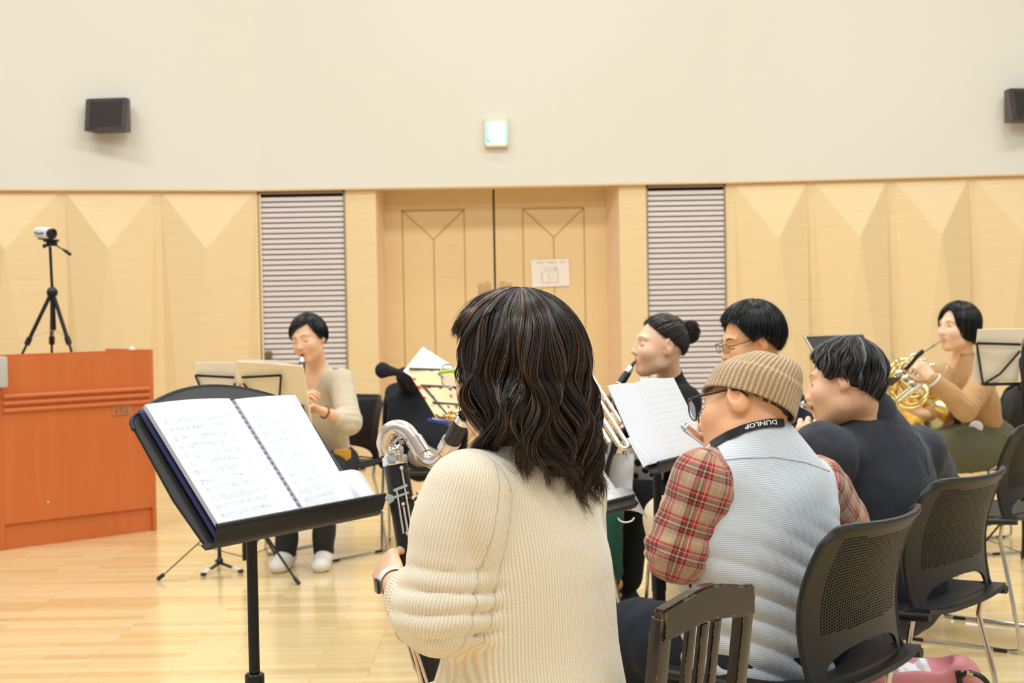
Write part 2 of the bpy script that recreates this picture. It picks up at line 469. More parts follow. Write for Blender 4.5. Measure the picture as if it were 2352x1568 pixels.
# faceted wood panelling: the V point of every module stands proud of the wall
def panels(name, xs, peaks, zt=H0-.012, zp=1.745, d=.11, first=None, last=None):
    m = MB()
    for i in range(len(xs)-1):
        x0, x1 = xs[i], xs[i+1]; g = .022
        a0, a1 = x0+g, x1-g; xm = peaks[i]
        P = lambda x, z, o=0.0: (x, wy(x)-o, z)
        TL, TR, BL, BR = P(a0, zt), P(a1, zt), P(a0, 0), P(a1, 0)
        V = P(xm, zp, d); bl, brr = P(xm-.20, 0, d*.75), P(xm+.23, 0, d*.75)
        m.tri(TL, V, TR); 
        m.tri(TL, BL, bl); m.tri(TL, bl, V); m.tri(TR, brr, BR); m.tri(TR, V, brr)
        m.tri(V, bl, brr)
        # narrow flat strip between the modules
        m.quad(P(x0-g, zt), P(x0-g, 0), P(x0+g, 0), P(x0+g, zt))
    x = xs[-1]; m.quad((x-.022, wy(x), zt), (x-.022, wy(x), 0), (x+.022, wy(x), 0), (x+.022, wy(x), zt))
    return struct(name, m, M['veneer'], smooth=0)
wl = [wallx(q, 440) for q in (-85, 142, 362, 592)]; pk = [wallx(q, 565) for q in (22, 258, 481)]
wl = [wl[0]-.72]+wl
pk = [wl[0]+.36]+pk
panels('wall_back_left', wl, pk)
wr = [wallx(q, 420) for q in (1680, 1861, 2045, 2232)]; pk = [wallx(q, 530) for q in (1782, 1967, 2152)]
step = wr[-1]-wr[-2]; wr += [wr[-1]+step, wr[-1]+2*step, wr[-1]+3*step]; pk += [pk[-1]+step, pk[-1]+2*step, pk[-1]+3*step]
panels('wall_back_right', wr, pk)
# flat pieces beside the louvres and the splayed door reveal
xA, xB = wallx(594), wallx(795)          # left louvre
xC = wallx(866); xD = wallx(889)
xE, xF = wallx(1392), wallx(1424)
xG, xH = wallx(1486), wallx(1668)
def flat(name, x0, x1, mat='veneer'):
    struct(name, MB().prism([(x0, wy(x0), 0), (x1, wy(x1), 0), (x1, wy(x1)+.3, 0), (x0, wy(x0)+.3, 0)], (0, 0, H0-.012)), M[mat], smooth=0)
flat('trim_2', xB, xC); flat('trim_3', xF, xG); flat('trim_4', xH, wr[0]-.022)
flat('trim_5', wl[-1]-.03, xA)
DY = 11.30
def reveal(name, x0, x1):
    struct(name, MB().prism([(x0, wy(x0), 0), (x1, DY, 0), (x1, DY+.08, 0), (x0, wy(x0)+.38, 0)], (0, 0, H0)), plain(name+'_wood', srgb(240, 206, 172), .45), smooth=0)
xd0 = W(885, 600, DY).x; xd1 = W(1394, 600, DY).x; xdm = W(1136, 560, DY).x
reveal('trim_6', xC, xd0); reveal('trim_7', xF, xd1)
_obj = obj
def obj(name, mb, mat, parent=None, world=True, smooth=35, attrs=None, label=None):
    """children of plain mesh things: world coordinates are brought into the parent's frame"""
    if parent is not None and world:
        r = parent
        while r.parent is not None: r = r.parent
        if parent is not r:   # sub-part: parent part sits at the root's origin
            o = _obj(name, mb, mat, parent, True, smooth, attrs, label); return o
    return _obj(name, mb, mat, parent, world, smooth, attrs, label)
def struct(name, mb, mat, **kw):
    o = obj(name, mb, mat, **kw); o['kind'] = 'structure'; return o
def door(name, x0, x1):
    d = struct(name, MB().box(((x0+x1)/2, DY+.03, 1.11), (x1-x0, .05, 2.24)), M['veneer_door'])
    w = x1-x0; a, c = (x0+w*.165, x1-w*.265) if name == 'door_1' else (x0+w*.25, x1-w*.20)
    g = MB(); yy = DY+.003; zt = W(1000, 483, DY).z; mid = (a+c)/2; zv = W(1000, 549, DY).z; t = .008
    for p, q in (((a, zt), (c, zt)), ((a, zt), (a, .25)), ((c, zt), (c, .25)), ((a, .25), (c, .25)), ((a, zt), (mid, zv)), ((c, zt), (mid, zv)), ((mid, zv), (mid, .25))):
        g.bar((p[0], yy, p[1]), (q[0], yy, q[1]), t, .004, up=(0, 1, 0))
    obj('panel_groove', g, M['groove'], d)
    s_ = 1 if name == 'door_1' else -1; xi = x1 if name == 'door_1' else x0
    pl = MB().box((xi-s_*.075, DY, W(1136, 690, DY).z), (.10, .008, .28), bev=.004)
    h = obj('push_plate', pl, plain('push_plate_'+name, srgb(196, 160, 112), .35, .3), d, label='brushed metal plate')
    lamp = MB().box((xi-s_*.055, DY, W(1136, 648, DY).z), (.028, .006, .012), bev=.002)
    obj('latch_indicator', lamp, plain('latch_orange_'+name, srgb(255, 130, 60), .4), d, label='small orange latch indicator')
    zh = .98
    hb = MB().tube([(xi-s_*.06, DY+.002, zh+.12), (xi-s_*.06, DY-.05, zh+.10), (xi-s_*.06, DY-.05, zh-.10), (xi-s_*.06, DY+.002, zh-.12)], .010, 10)
    obj('door_handle', hb, M['chrome'], d)
    return d
door('door_1', xd0, xdm-.010); door('door_2', xdm+.006, xd1)
struct('trim_8', MB().box((xdm, DY+.05, 1.1), (.06, .02, 2.2)), plain('door_gap', (.012, .010, .008), .8))
# wall behind everything, keeps the recess closed
m = MB().box((0, 11.62, 1.1), (12, .05, 2.4)); struct('wall_back', m, M['veneer'])

# louvre grilles
b = NB('louvre_slat'); M['slat'] = b.out(srgb(226, 214, 212), .5)
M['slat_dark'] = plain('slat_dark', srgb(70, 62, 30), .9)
def louvre(label, x0, x1, pitch=.0405):
    y0 = (wy(x0)+wy(x1))/2; xc = (x0+x1)/2; w = x1-x0
    t = thing('ventilation_grille', label, 'ventilation grille', (xc, y0, 0))
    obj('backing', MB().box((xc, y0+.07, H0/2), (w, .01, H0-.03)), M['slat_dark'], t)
    s = MB(); z = .10
    while z < H0-.04:
        s.prism([(x0+.012, y0+.006, z-.015), (x0+.012, y0+.012, z-.015), (x0+.012, y0+.052, z+.018), (x0+.012, y0+.006, z+.015)], (w-.024, 0, 0)); z += pitch
    obj('slats', s, M['slat'], t, smooth=0)
    f = MB()
    for xx in (x0+.006, x1-.006): f.box((xx, y0+.03, H0/2), (.012, .07, H0-.03))
    f.box((xc, y0+.03, H0-.025), (w, .07, .02)); f.box((xc, y0+.03, .06), (w, .07, .06))
    obj('frame', f, plain('grille_frame', srgb(150, 130, 105), .5), t)
    return t
lg = louvre('tall louvred ventilation grille left of the double door, behind the seated clarinet player in beige', xA, xB)
louvre('tall louvred ventilation grille right of the double door, behind the woman with a bun', xG, xH)
pL = W(617, 815, wy(xA)-.01)
obj('latch', MB().box(pL, (.05, .03, .06), bev=.006).box(pL+V3((0, -.012, 0)), (.02, .02, .03), bev=.004), plain('latch_grey', srgb(110, 100, 80), .4), lg)

# wall speakers
def speaker(label, px, py, yaw, dy=0.0):
    c = W(px, py, 10.75); c.y = wy(c.x)-.12-dy
    t = thing('wall_speaker', label, 'speaker', (c.x, c.y, c.z), yaw, 'speakers on the cream wall')
    hw, hh, dd = .165, .12, .11; tp = .055
    m = MB()
    P = lambda x, y, z: (x, y, z)
    body = [P(-hw, -tp, hh), P(hw, -tp, hh), P(hw*.97, -dd, -hh), P(-hw*.97, -dd, -hh)]
    back = [P(-hw*.8, .06, hh), P(hw*.8, .06, hh), P(hw*.8, .06, -hh), P(-hw*.8, .06, -hh)]
    m.add(body+back, [(3, 2, 1, 0), (4, 5, 6, 7), (0, 1, 5, 4), (1, 2, 6, 5), (2, 3, 7, 6), (3, 0, 4, 7)])
    obj('cabinet', m, plain('speaker_case', srgb(82, 74, 72), .55, var=.1), t, world=False)
    g = MB()
    fr = lambda u, v, o=.004: V3((u*hw, -tp-(1-v)/2*(dd-tp)-o, v*hh))
    for i in range(15):
        v = .78-1.56*i/14; ww = .78
        g.bar(fr(-ww, v), fr(ww, v), .006, .006, up=(0, 1, 0))
    for u in (-.84, .84): g.bar(fr(u, .9), fr(u, -.9), .03, .006, up=(0, 1, 0))
    for v in (-.9, .9): g.bar(fr(-.9, v), fr(.9, v), .03, .006, up=(0, 1, 0))
    obj('grille', g, plain('speaker_grille', srgb(66, 58, 56), .6), t, world=False, smooth=0)
    for (u, v) in ((-.62, .72), (.66, .72), (-.62, -.86), (.66, -.86)): obj('screw', MB().ball(fr(u, v, .006), (.009, .004, .009)), M['rubber'], t, world=False)
    br_ = MB().box((0, .09, 0), (.06, .08, .08)); obj('wall_bracket', br_, M['black_metal'], t, world=False)
    return t
speaker('dark grey wall speaker at upper left, above the tripod and lectern', 264, 271, math.radians(-6))
speaker('dark grey wall speaker at the right edge, above the horn player', 2345, 247, math.radians(10))

# lit exit sign
c = W(1140, 305, 10.95)
t = thing('exit_sign', 'square lit white and green exit sign on the wall above the doors', 'exit sign', (c.x, wy(c.x)-.03, c.z))
yy = wy(c.x)-.03
fr_ = MB()
for dx, dz, sx, sz in ((0, .105, .18, .022), (0, -.098, .18, .016), (-.0835, 0, .013, .20), (.0835, 0, .013, .20)):
    fr_.box((c.x+dx, yy-.03, c.z+dz), (sx, .05, sz), bev=.002)
fr_.box((c.x, yy-.012, c.z), (.17, .02, .20))
obj('housing', fr_, plain('sign_housing', srgb(236, 224, 204), .5), t)
b = NB('sign_panel'); b.out((1, 1, 1, 1), .4); b.put(b.b.inputs['Emission Color'], (.9, 1.0, .98, 1)); b.b.inputs['Emission Strength'].default_value = 1.5
obj('lit_panel', MB().box((c.x, yy-.035, c.z), (.155, .02, .158), bev=.004), b.m, t)
b = NB('sign_green'); b.out((0.05, .7, .5, 1), .4); b.put(b.b.inputs['Emission Color'], (.16, .95, .74, 1)); b.b.inputs['Emission Strength'].default_value = .95
g = MB(); y_ = yy-.0465
g.box((c.x-.071, y_, c.z), (.013, .003, .158)); g.box((c.x+.071, y_, c.z), (.013, .003, .158)); g.box((c.x, y_, c.z+.0765), (.15, .003, .005))
# the running figure in a doorway
q = lambda x, z: V3((c.x+x, y_, c.z+z))
g.prism([q(-.067, -.079), q(-.03, -.079), q(-.055, -.055), q(-.067, -.04)], (0, -.003, 0))
obj('pictogram', g, b.m, t)

# notice on the door
a0, a1, a2, a3 = W(1219, 597, DY-.004), W(1306, 594, DY-.004), W(1309, 656, DY-.004), W(1222, 660, DY-.004)
t = thing('notice_sheet', 'white printed notice sheet taped on the right door leaf', 'notice', (a0+a2)/2)
obj('sheet', MB().prism([a0, a1, a2, a3], (0, .003, 0)), plain('notice_paper', srgb(240, 228, 216), .7, var=.01), t)
ink = MB(); U = lambda u, v: a0+(a1-a0)*u+(a3-a0)*v+V3((0, -.001, 0))
def rect(mb, u0, v0, u1, v1, F=None): F = F or U; mb.quad(F(u0, v0), F(u0, v1), F(u1, v1), F(u1, v0))
for u0, u1 in ((.14, .34), (.42, .70), (.78, .9)): rect(ink, u0, .09, u1, .13)
for (u0, v0, u1, v1) in ((.26, .46, .29, .84), (.28, .84, .70, .86), (.30, .40, .66, .42), (.64, .28, .68, .42), (.68, .42, .70, .86), (.36, .30, .66, .32), (.45, .5, .47, .84), (.56, .5, .57, .75), (.47, .66, .56, .67)): rect(ink, u0, v0, u1, v1)
obj('printed_plan', ink, plain('notice_ink', srgb(196, 184, 172), .7), t)

# ------------------------------------------------------------------ lectern
A, B_ = G(2, 1265), G(361, 1218); A.z = B_.z = 0
ud = (B_-A).normalized(); nd = V3((ud.y, -ud.x, 0))      # nd looks towards the camera
Lw = (B_-A).length; HL = 1.056; dp = .55
t = thing('lectern', 'orange brown wooden lectern with three horizontal mouldings at the left', 'lectern', A)
b = NB('lectern_wood'); co = b.obj(); g = b.noise(b.map(co, (9, 9, .6), rot=(0, 0, .8)), 2.4, 5, .6); g2 = b.noise(b.map(co, (80, 80, 2)), 3, 3)
M['lectern'] = b.out(b.mix(b.math('MULTIPLY_ADD', g2, .3, b.math('MULTIPLY', g, .7)), srgb(196, 92, 38)+(1,), srgb(212, 122, 66)+(1,)), .36, 0, None)
L = lambda u, n, z: A+ud*u+nd*n+V3((0, 0, z))
Rl = np.array([ud[:], nd[:], (0, 0, 1)]).T
body = MB()
body.box(L(Lw/2, -.012, .155+(.90-.03)/2), (Lw-.05, .024, .90), Rl)
for u in (.0125, Lw-.0125): body.box(L(u, -dp/2, HL/2), (.025, dp, HL), Rl, bev=.003)
body.box(L(Lw/2, -.03, HL-.03), (Lw-.05, .024, .06), Rl)
body.box(L(Lw/2, -.026, .07), (Lw-.05, .02, .14), Rl)
obj('front_panel', body, M['lectern'], t)
mo = MB()
for i in range(3):
    z = .835-.038*i-.005; mo.tube([L(.03, .004, z), L(Lw-.03, .004, z)], .013, 10)
obj('moulding', mo, M['lectern'], t)
obj('desk_top', MB().box(L(Lw/2, -dp/2-.01, HL-.10), (Lw-.05, dp-.03, .02), Rl), M['lectern'], t)
pq = MB(); 
for (du, dz, su, sz) in ((0, .022, .10, .005), (0, -.022, .10, .005), (-.048, 0, .006, .05), (-.018, 0, .005, .04), (.012, 0, .005, .05), (.030, 0, .03, .006), (.046, 0, .006, .05), (-.033, .006, .03, .005), (.03, .014, .03, .004), (.03, -.012, .02, .004)):
    pq.box(L(Lw*.775+du, .004, .715+dz), (su, .004, sz), Rl)
obj('plaque', pq, plain('plaque_metal', srgb(200, 168, 120), .35, .4), t, label='small pale metal plaque with raised characters')
obj('metal_bracket', MB().box(L(.01, .02, .965), (.055, .10, .165), Rl, bev=.012), plain('bracket_grey', srgb(190, 186, 180), .35), t, label='grey corner block at the lectern top')
obj('screw', MB().ball(L(Lw*.29, .001, .235), .007), M['pale_brass'], t)
c = L(Lw-.10, -.06, HL)
obj('microphone_plug', MB().lathe(c+V3((0, 0, -.06)), (0, 0, 1), [(0, .012), (.05, .012), (.06, .02), (.072, .018), (.08, 0)]), plain('cap_white', (.8, .78, .74), .4), t)

# ------------------------------------------------------------------ camcorder on its small tripod, standing on the lectern
TY = A.y+.55
top = L(.40, -.28, HL-.09)
TYc = 8.25
def TP(px, py, dy=0): return W(px, py, TYc+dy)
hub = TP(120, 668); zt = HL-.085
f1 = TP(36, 812, -.08); f2 = TP(174, 812, -.05); f3 = TP(118, 812, .20)
for f in (f1, f2, f3): f.z = zt
t = thing('camera_tripod', 'black camera tripod standing on the lectern', 'tripod', (hub.x, hub.y, zt))
def leg(f):
    m = MB(); k = hub+(f-hub).normalized()*.02; j = hub.lerp(f, .66)
    m.tube([k, j], .0115, 10); m.tube([j, f], .0075, 8); m.tube([j-(f-hub).normalized()*.02, j+(f-hub).normalized()*.025], .017, 10); m.ball(f+V3((0, 0, .008)), .011)
    return obj('leg', m, M['black_metal'], t)
for f in (f1, f2, f3): leg(f)
cc = TP(124, 757); m = MB().tube([cc, hub], .013, 12).tube([hub, TP(115, 566)], .0085, 12).lathe(hub-V3((0, 0, .03)), (0, 0, 1), [(0, .012), (.005, .03), (.03, .032), (.05, .018), (.055, .0)])
obj('centre_column', m, M['black_metal'], t)
m = MB()
for f in (f1, f2, f3): m.bar(cc, hub.lerp(f, .62), .008, .003)
obj('spreader', m, M['grey_plastic'], t)
hd = TP(115, 562); m = MB().box(hd+V3((0, 0, .01)), (.035, .035, .03), bev=.006).tube([TP(101, 564, -.03), TP(122, 560, .02)], .010, 10).box(TP(124, 552), (.05, .05, .012), bev=.004)
m.ball(TP(102, 565, -.03), .012)
m.box(TP(125, 558), (.03, .03, .035), bev=.005)
obj('pan_head', m, M['black_metal'], t)
m = MB().tube([TP(128, 563), TP(145, 573, -.06)], .004, 8).tube([TP(145, 573, -.06), TP(153, 578, -.09), TP(161, 584, -.12)], [.006, .010, .009], 10)
obj('pan_handle', m, M['black_metal'], t)
cm = TP(104, 535)
t = thing('camcorder', 'white handheld video camera mounted on the tripod above the lectern', 'video camera', cm)
ax = V3((.80, -.58, -.10)).normalized(); sd = ax.cross(V3((0, 0, 1))).normalized(); up_ = sd.cross(ax)
Rc = np.array([ax[:], sd[:], up_[:]]).T
m = MB(); prof = [(-.078, .018), (-.07, .029), (-.03, .033), (.03, .034), (.05, .031), (.055, .0)]
vs = []; n = 20
for (a_, r_) in prof:
    for k in range(n):
        an = 2*math.pi*k/n; ca, sa = math.cos(an), math.sin(an); e = .6
        q_ = cm+ax*a_+sd*(r_*.95*math.copysign(abs(ca)**e, ca))+up_*(r_*1.0*math.copysign(abs(sa)**e, sa)); vs.append(q_[:])
fs = [(i*n+k, i*n+(k+1) % n, (i+1)*n+(k+1) % n, (i+1)*n+k) for i in range(len(prof)-1) for k in range(n)]+[tuple(reversed(range(n)))]
obj('housing', MB().add(vs, fs), M['white_plastic'], t)
obj('lens', MB().lathe(cm+ax*.045, ax, [(0, .030), (.025, .031), (.027, .026), (.020, .022), (.018, 0)]), M['ebony'], t)
obj('base_plate', MB().box(cm-up_*.036+ax*.01, (.10, .045, .008), Rc, bev=.003).box(cm-up_*.045+ax*.025, (.04, .035, .014), Rc, bev=.003), M['black_metal'], t)
obj('hand_strap', MB().tube([cm+ax*.03+sd*.035, cm+sd*.05-up_*.005, cm-ax*.05+sd*.037], (.004), 8), M['rubber'], t)
# ================================================================== furniture builders
def sheet_mat(name, paper, ink, rows, strength=.5, margin=(.08, .06, .06, .14)):
    """sheet of printed music; rest attribute = (u, v, 0) over the page, v from the top"""
    b = NB(name); x, y, z = b.xyz(b.attr('rest'))
    n = rows; l, r, bo, to = margin
    inside = b.math('MULTIPLY', b.math('MULTIPLY', b.math('GREATER_THAN', x, l), b.math('LESS_THAN', x, 1-r)),
                    b.math('MULTIPLY', b.math('GREATER_THAN', y, to), b.math('LESS_THAN', y, 1-bo)))
    yy = b.math('MULTIPLY', b.math('SUBTRACT', y, to), n/(1-to-bo)); fr = b.math('FRACT', yy); rowid = b.math('FLOOR', yy)
    band = b.math('LESS_THAN', fr, .42)
    ln = b.math('LESS_THAN', b.math('FRACT', b.math('MULTIPLY', fr, 11.9)), .30)
    staff = b.math('MULTIPLY', band, ln)
    cmb = b.n('ShaderNodeCombineXYZ'); b.put(cmb.inputs[0], b.math('MULTIPLY', x, 46)); b.put(cmb.inputs[1], b.math('MULTIPLY', y, n*7.0)); 
    vo = b.n('ShaderNodeTexVoronoi'); b.put(vo.inputs['Vector'], cmb.outputs[0]); vo.inputs['Scale'].default_value = 1
    near = b.math('LESS_THAN', vo.outputs['Distance'], .26)
    phr = b.math('GREATER_THAN', b.noise(b.map(cmb.outputs[0], (.12, .30, 1)), 1.0, 2), .50)
    dots = b.math('MULTIPLY', b.math('MULTIPLY', near, phr), b.math('LESS_THAN', fr, .62))
    st2 = b.math('MULTIPLY', b.math('LESS_THAN', b.math('FRACT', b.math('MULTIPLY', x, 23.0)), .09), b.math('MULTIPLY', band, phr))
    bars = b.math('MULTIPLY', b.math('LESS_THAN', b.math('FRACT', b.math('MULTIPLY', x, 5.3)), .008), band)
    clef = b.math('MULTIPLY', b.math('LESS_THAN', b.math('ABSOLUTE', b.math('SUBTRACT', x, l+.018)), .009), b.math('LESS_THAN', fr, .5))
    tot = b.math('MAXIMUM', b.math('MULTIPLY', staff, .42), b.math('MAXIMUM', b.math('MULTIPLY', dots, .9), b.math('MAXIMUM', b.math('MULTIPLY', st2, .35), b.math('MAXIMUM', b.math('MULTIPLY', clef, .30), b.math('MULTIPLY', bars, .7)))))
    tot = b.math('MULTIPLY', b.math('MULTIPLY', tot, inside), strength)
    return b.out(b.mix(tot, tuple(paper)+(1,), tuple(ink)+(1,)), .35, 0, None, Coat_Weight=.15)
PAGE = (.76, .77, .81)
M['music'] = sheet_mat('music', PAGE, srgb(70, 70, 110), 12, .75)
M['music_b'] = sheet_mat('music_b', PAGE, srgb(70, 70, 120), 11, .6, (.10, .08, .05, .16))
M['music_c'] = sheet_mat('music_c', (.86, .86, .88), srgb(120, 120, 130), 11, .35)
M['music_back'] = plain('music_back', srgb(236, 214, 178), .8, var=.04)

def page(C0, C1, C2, C3, bend=0.0, nrm=(0, 0, 1), n=10, lift=0.0):
    """corner order: top-left, top-right, bottom-right, bottom-left. returns point grid + uv"""
    C0, C1, C2, C3 = map(V3, (C0, C1, C2, C3)); nrm = V3(nrm); P = []; U = []
    for i in range(n+1):
        u = i/n; row = []; ru = []
        for j in range(n+1):
            v = j/n; p = (C0*(1-u)+C1*u)*(1-v)+(C3*(1-u)+C2*u)*v
            row.append((p+nrm*(bend*math.sin(math.pi*u)+lift))[:]); ru.append((u, v, 0))
        P.append(row); U.append(ru)
    return np.array(P), np.array(U)
def text_mesh(body, size, align='LEFT', extrude=0.0, off=0.0):
    c = bpy.data.curves.new('txt', 'FONT'); c.body = body; c.size = size; c.align_x = align; c.extrude = extrude; c.offset = off; c.resolution_u = 2
    o = bpy.data.objects.new('txt', c); COL.objects.link(o); dg = bpy.context.evaluated_depsgraph_get()
    me = o.evaluated_get(dg).to_mesh(); v = np.array([q.co[:] for q in me.vertices]); f = [tuple(p.vertices) for p in me.polygons]
    o.evaluated_get(dg).to_mesh_clear(); bpy.data.objects.remove(o); bpy.data.curves.remove(c)
    return v, f

# ---- stacking chair: perforated black shell, open slot above the seat, chrome sled frame. local: faces -Y, seat centre at origin x,y
def chair_shell(hr=.62):
    nu, nv = 56, 50
    def f(u, v):                       # u -1..1 across, v 0..1 up
        w = .235-.020*(1-v)**2-.016*v**3-.035*max(0, v-.93)*10*abs(u)**6
        x = u*w
        y = .218+.010*v+.058*v**2.2-.055*(abs(u)**2.2)*(.55+.45*v)-.022*math.sin(v*math.pi)
        z = .485+.322*v+.012*(1-u*u)*0-.016*(abs(u)**8)*v
        z += .010*u*u*v
        return np.array((x, y, z))
    us = np.linspace(-1, 1, nu+1); jA = 8
    arch_ = lambda u: max(.022, .19*math.sqrt(max(0, 1-(u/.80)**2))**.7) if abs(u) < .80 else .022
    def vrow(u):
        a = arch_(u); return np.array([0.0]+[.02+(a-.02)*(j-1)/(jA-1) for j in range(1, jA)]+[a+(1-a)*(j-jA)/(nv-jA) for j in range(jA, nv+1)])
    VV = np.array([vrow(u) for u in us]); P = np.array([[f(u, v) for v in VV[i]] for i, u in enumerate(us)])
    N = np.cross(np.gradient(P, axis=0), np.gradient(P, axis=1)); N /= np.linalg.norm(N, axis=2, keepdims=True)
    th = .007; Pf, Pb = P-N*th/2, P+N*th/2
    V = []; F = []; 
    base = (nu+1)*(nv+1); V += list(Pf.reshape(-1, 3))+list(Pb.reshape(-1, 3))
    I = lambda i, j, k: k*base+i*(nv+1)+j
    kind = np.ones((nu, nv), int)
    for i in range(nu):
        for j in range(nv):
            u = (us[i]+us[i+1])/2; v = (VV[i, j]+VV[i+1, j+1])/2
            if abs(u) < .80 and .30 < v < .93: kind[i, j] = 2
            if abs(u) < .80 and 1 <= j < jA: kind[i, j] = 0
    for i in range(nu):
        for j in range(nv):
            if kind[i, j] == 0: continue
            for k in (0, 1):
                q = [I(i, j, k), I(i+1, j, k), I(i+1, j+1, k), I(i, j+1, k)]
                if k == 0: q = q[::-1]
                if kind[i, j] == 1: F.append(tuple(q))
                else:
                    c = np.mean([V[a] for a in q], 0); n0 = len(V); V += [c+(V[a]-c)*hr for a in q]
                    for s_ in range(4): F.append((q[s_], q[(s_+1) % 4], n0+(s_+1) % 4, n0+s_))
                    if k == 0: h0 = n0
                    else:
                        for s_ in range(4):    # wall of the hole
                            a, b_ = h0+3-s_, h0+(3-(s_+1)) % 4
                            F.append((h0+(3-s_) % 4, h0+(2-s_) % 4, n0+(s_+1) % 4, n0+s_))
    def edge(a, b_): F.append((a[0], b_[0], b_[1], a[1]))
    for i in range(nu):
        for j in range(nv):
            if not kind[i, j]: continue
            for di, dj, a, b_ in ((-1, 0, (i, j), (i, j+1)), (1, 0, (i+1, j+1), (i+1, j)), (0, -1, (i+1, j), (i, j)), (0, 1, (i, j+1), (i+1, j+1))):
                ii, jj = i+di, j+dj
                if not (0 <= ii < nu and 0 <= jj < nv) or not kind[ii, jj]:
                    edge((I(*a, 0), I(*a, 1)), (I(*b_, 0), I(*b_, 1)))
    rim = MB()
    path = [P[0, j] for j in range(nv+1)]+[P[i, nv] for i in range(1, nu+1)]+[P[nu, j] for j in range(nv-1, -1, -1)]
    rim.tube([tuple(p) for p in path], .0085, 8)
    mb = MB().add(V, F); return mb, rim
def chair_seat():
    us = np.linspace(-1, 1, 17); vs = np.linspace(0, 1, 15); P = []
    for u in us:
        row = []
        for v in vs:
            y = -.235+.47*v; w = .235*(1-.10*(1-v)**6-.05*v)
            wy_ = w*(1-.18*max(0, (.12-v)/.12)**2)
            z = .455+.018*abs(u)**3+.030*max(0, v-.7)**1.0-.035*max(0, (.18-v)/.18)**2-.012*(1-u*u)*math.sin(math.pi*v)
            row.append((u*wy_, y, z))
        P.append(row)
    m = MB().slab(np.array(P)[:, ::-1], .012)
    rim = MB()
    Q = np.array(P); path = [Q[0, j] for j in range(15)][::-1]+[Q[i, 0] for i in range(1, 17)]+[Q[16, j] for j in range(1, 15)]
    rim.tube([tuple(p-np.array((0, 0, .008))) for p in path], .012, 8)
    # side brackets joining seat and back
    for s_ in (-1, 1):
        rim.tube([(s_*.222, .05, .458), (s_*.220, .14, .466), (s_*.214, .190, .490), (s_*.206, .178, .53)], [.010, .012, .010, .006], 8)
    m.add(np.concatenate(rim.v), rim.f); return m
_shell, _rim = chair_shell()
_mesh_shell, _ = chair_shell(.76)
def make_chair(label, loc, rz, group=None, pad=False, mesh=None):
    t = thing('stacking_chair', label, 'chair', (loc[0], loc[1], 0), rz, group)
    sh_ = _mesh_shell if mesh else _shell; bk = MB().add(np.concatenate(sh_.v), sh_.f)
    for v in _rim.v: pass
    bk.add(np.concatenate(_rim.v), _rim.f)
    obj('backrest', bk, M['black_plastic'], t, world=False, smooth=40)
    obj('seat', chair_seat(), M['black_plastic'], t, world=False, smooth=50)
    if pad:
        P = [[(u*.17, -.17+.32*v, .452+.015*(1-u**4)*(1-(2*v-1)**4)) for v in np.linspace(0, 1, 9)] for u in np.linspace(-1, 1, 9)]
        obj('seat_pad', MB().slab(np.array(P)[:, ::-1], .02), plain('pad_'+label[:9], (.015, .015, .017), .95), t, world=False)
    for s_ in (-1, 1):
        x = s_*.205
        m = MB().tube([(x, .10, .44), (x, -.12, .44), (x*1.0, -.17, .42), (x*1.04, -.20, .20), (x*1.05, -.215, .03), (x*1.05, -.200, .009), (x*1.05, -.17, .006), (x*1.05, .20, .006), (x*1.05, .235, .012), (x*1.05, .24, .04), (x*1.03, .20, .25), (x*.98, .165, .40), (x*.98, .175, .455)], .0075, 10)
        obj('side_frame', m, M['chrome'], t, world=False, label='chrome sled leg frame')
        for yy in (-.14, .17):
            obj('foot_pad', MB().box((x*1.05, yy, .006), (.022, .05, .012), bev=.004), M['rubber'], t, world=False, label='black foot pad')
    obj('cross_bar', MB().tube([(-.205, -.10, .435), (.205, -.10, .435)], .007, 8).tube([(-.205, .09, .435), (.205, .09, .435)], .007, 8), M['chrome'], t, world=False)
    return t

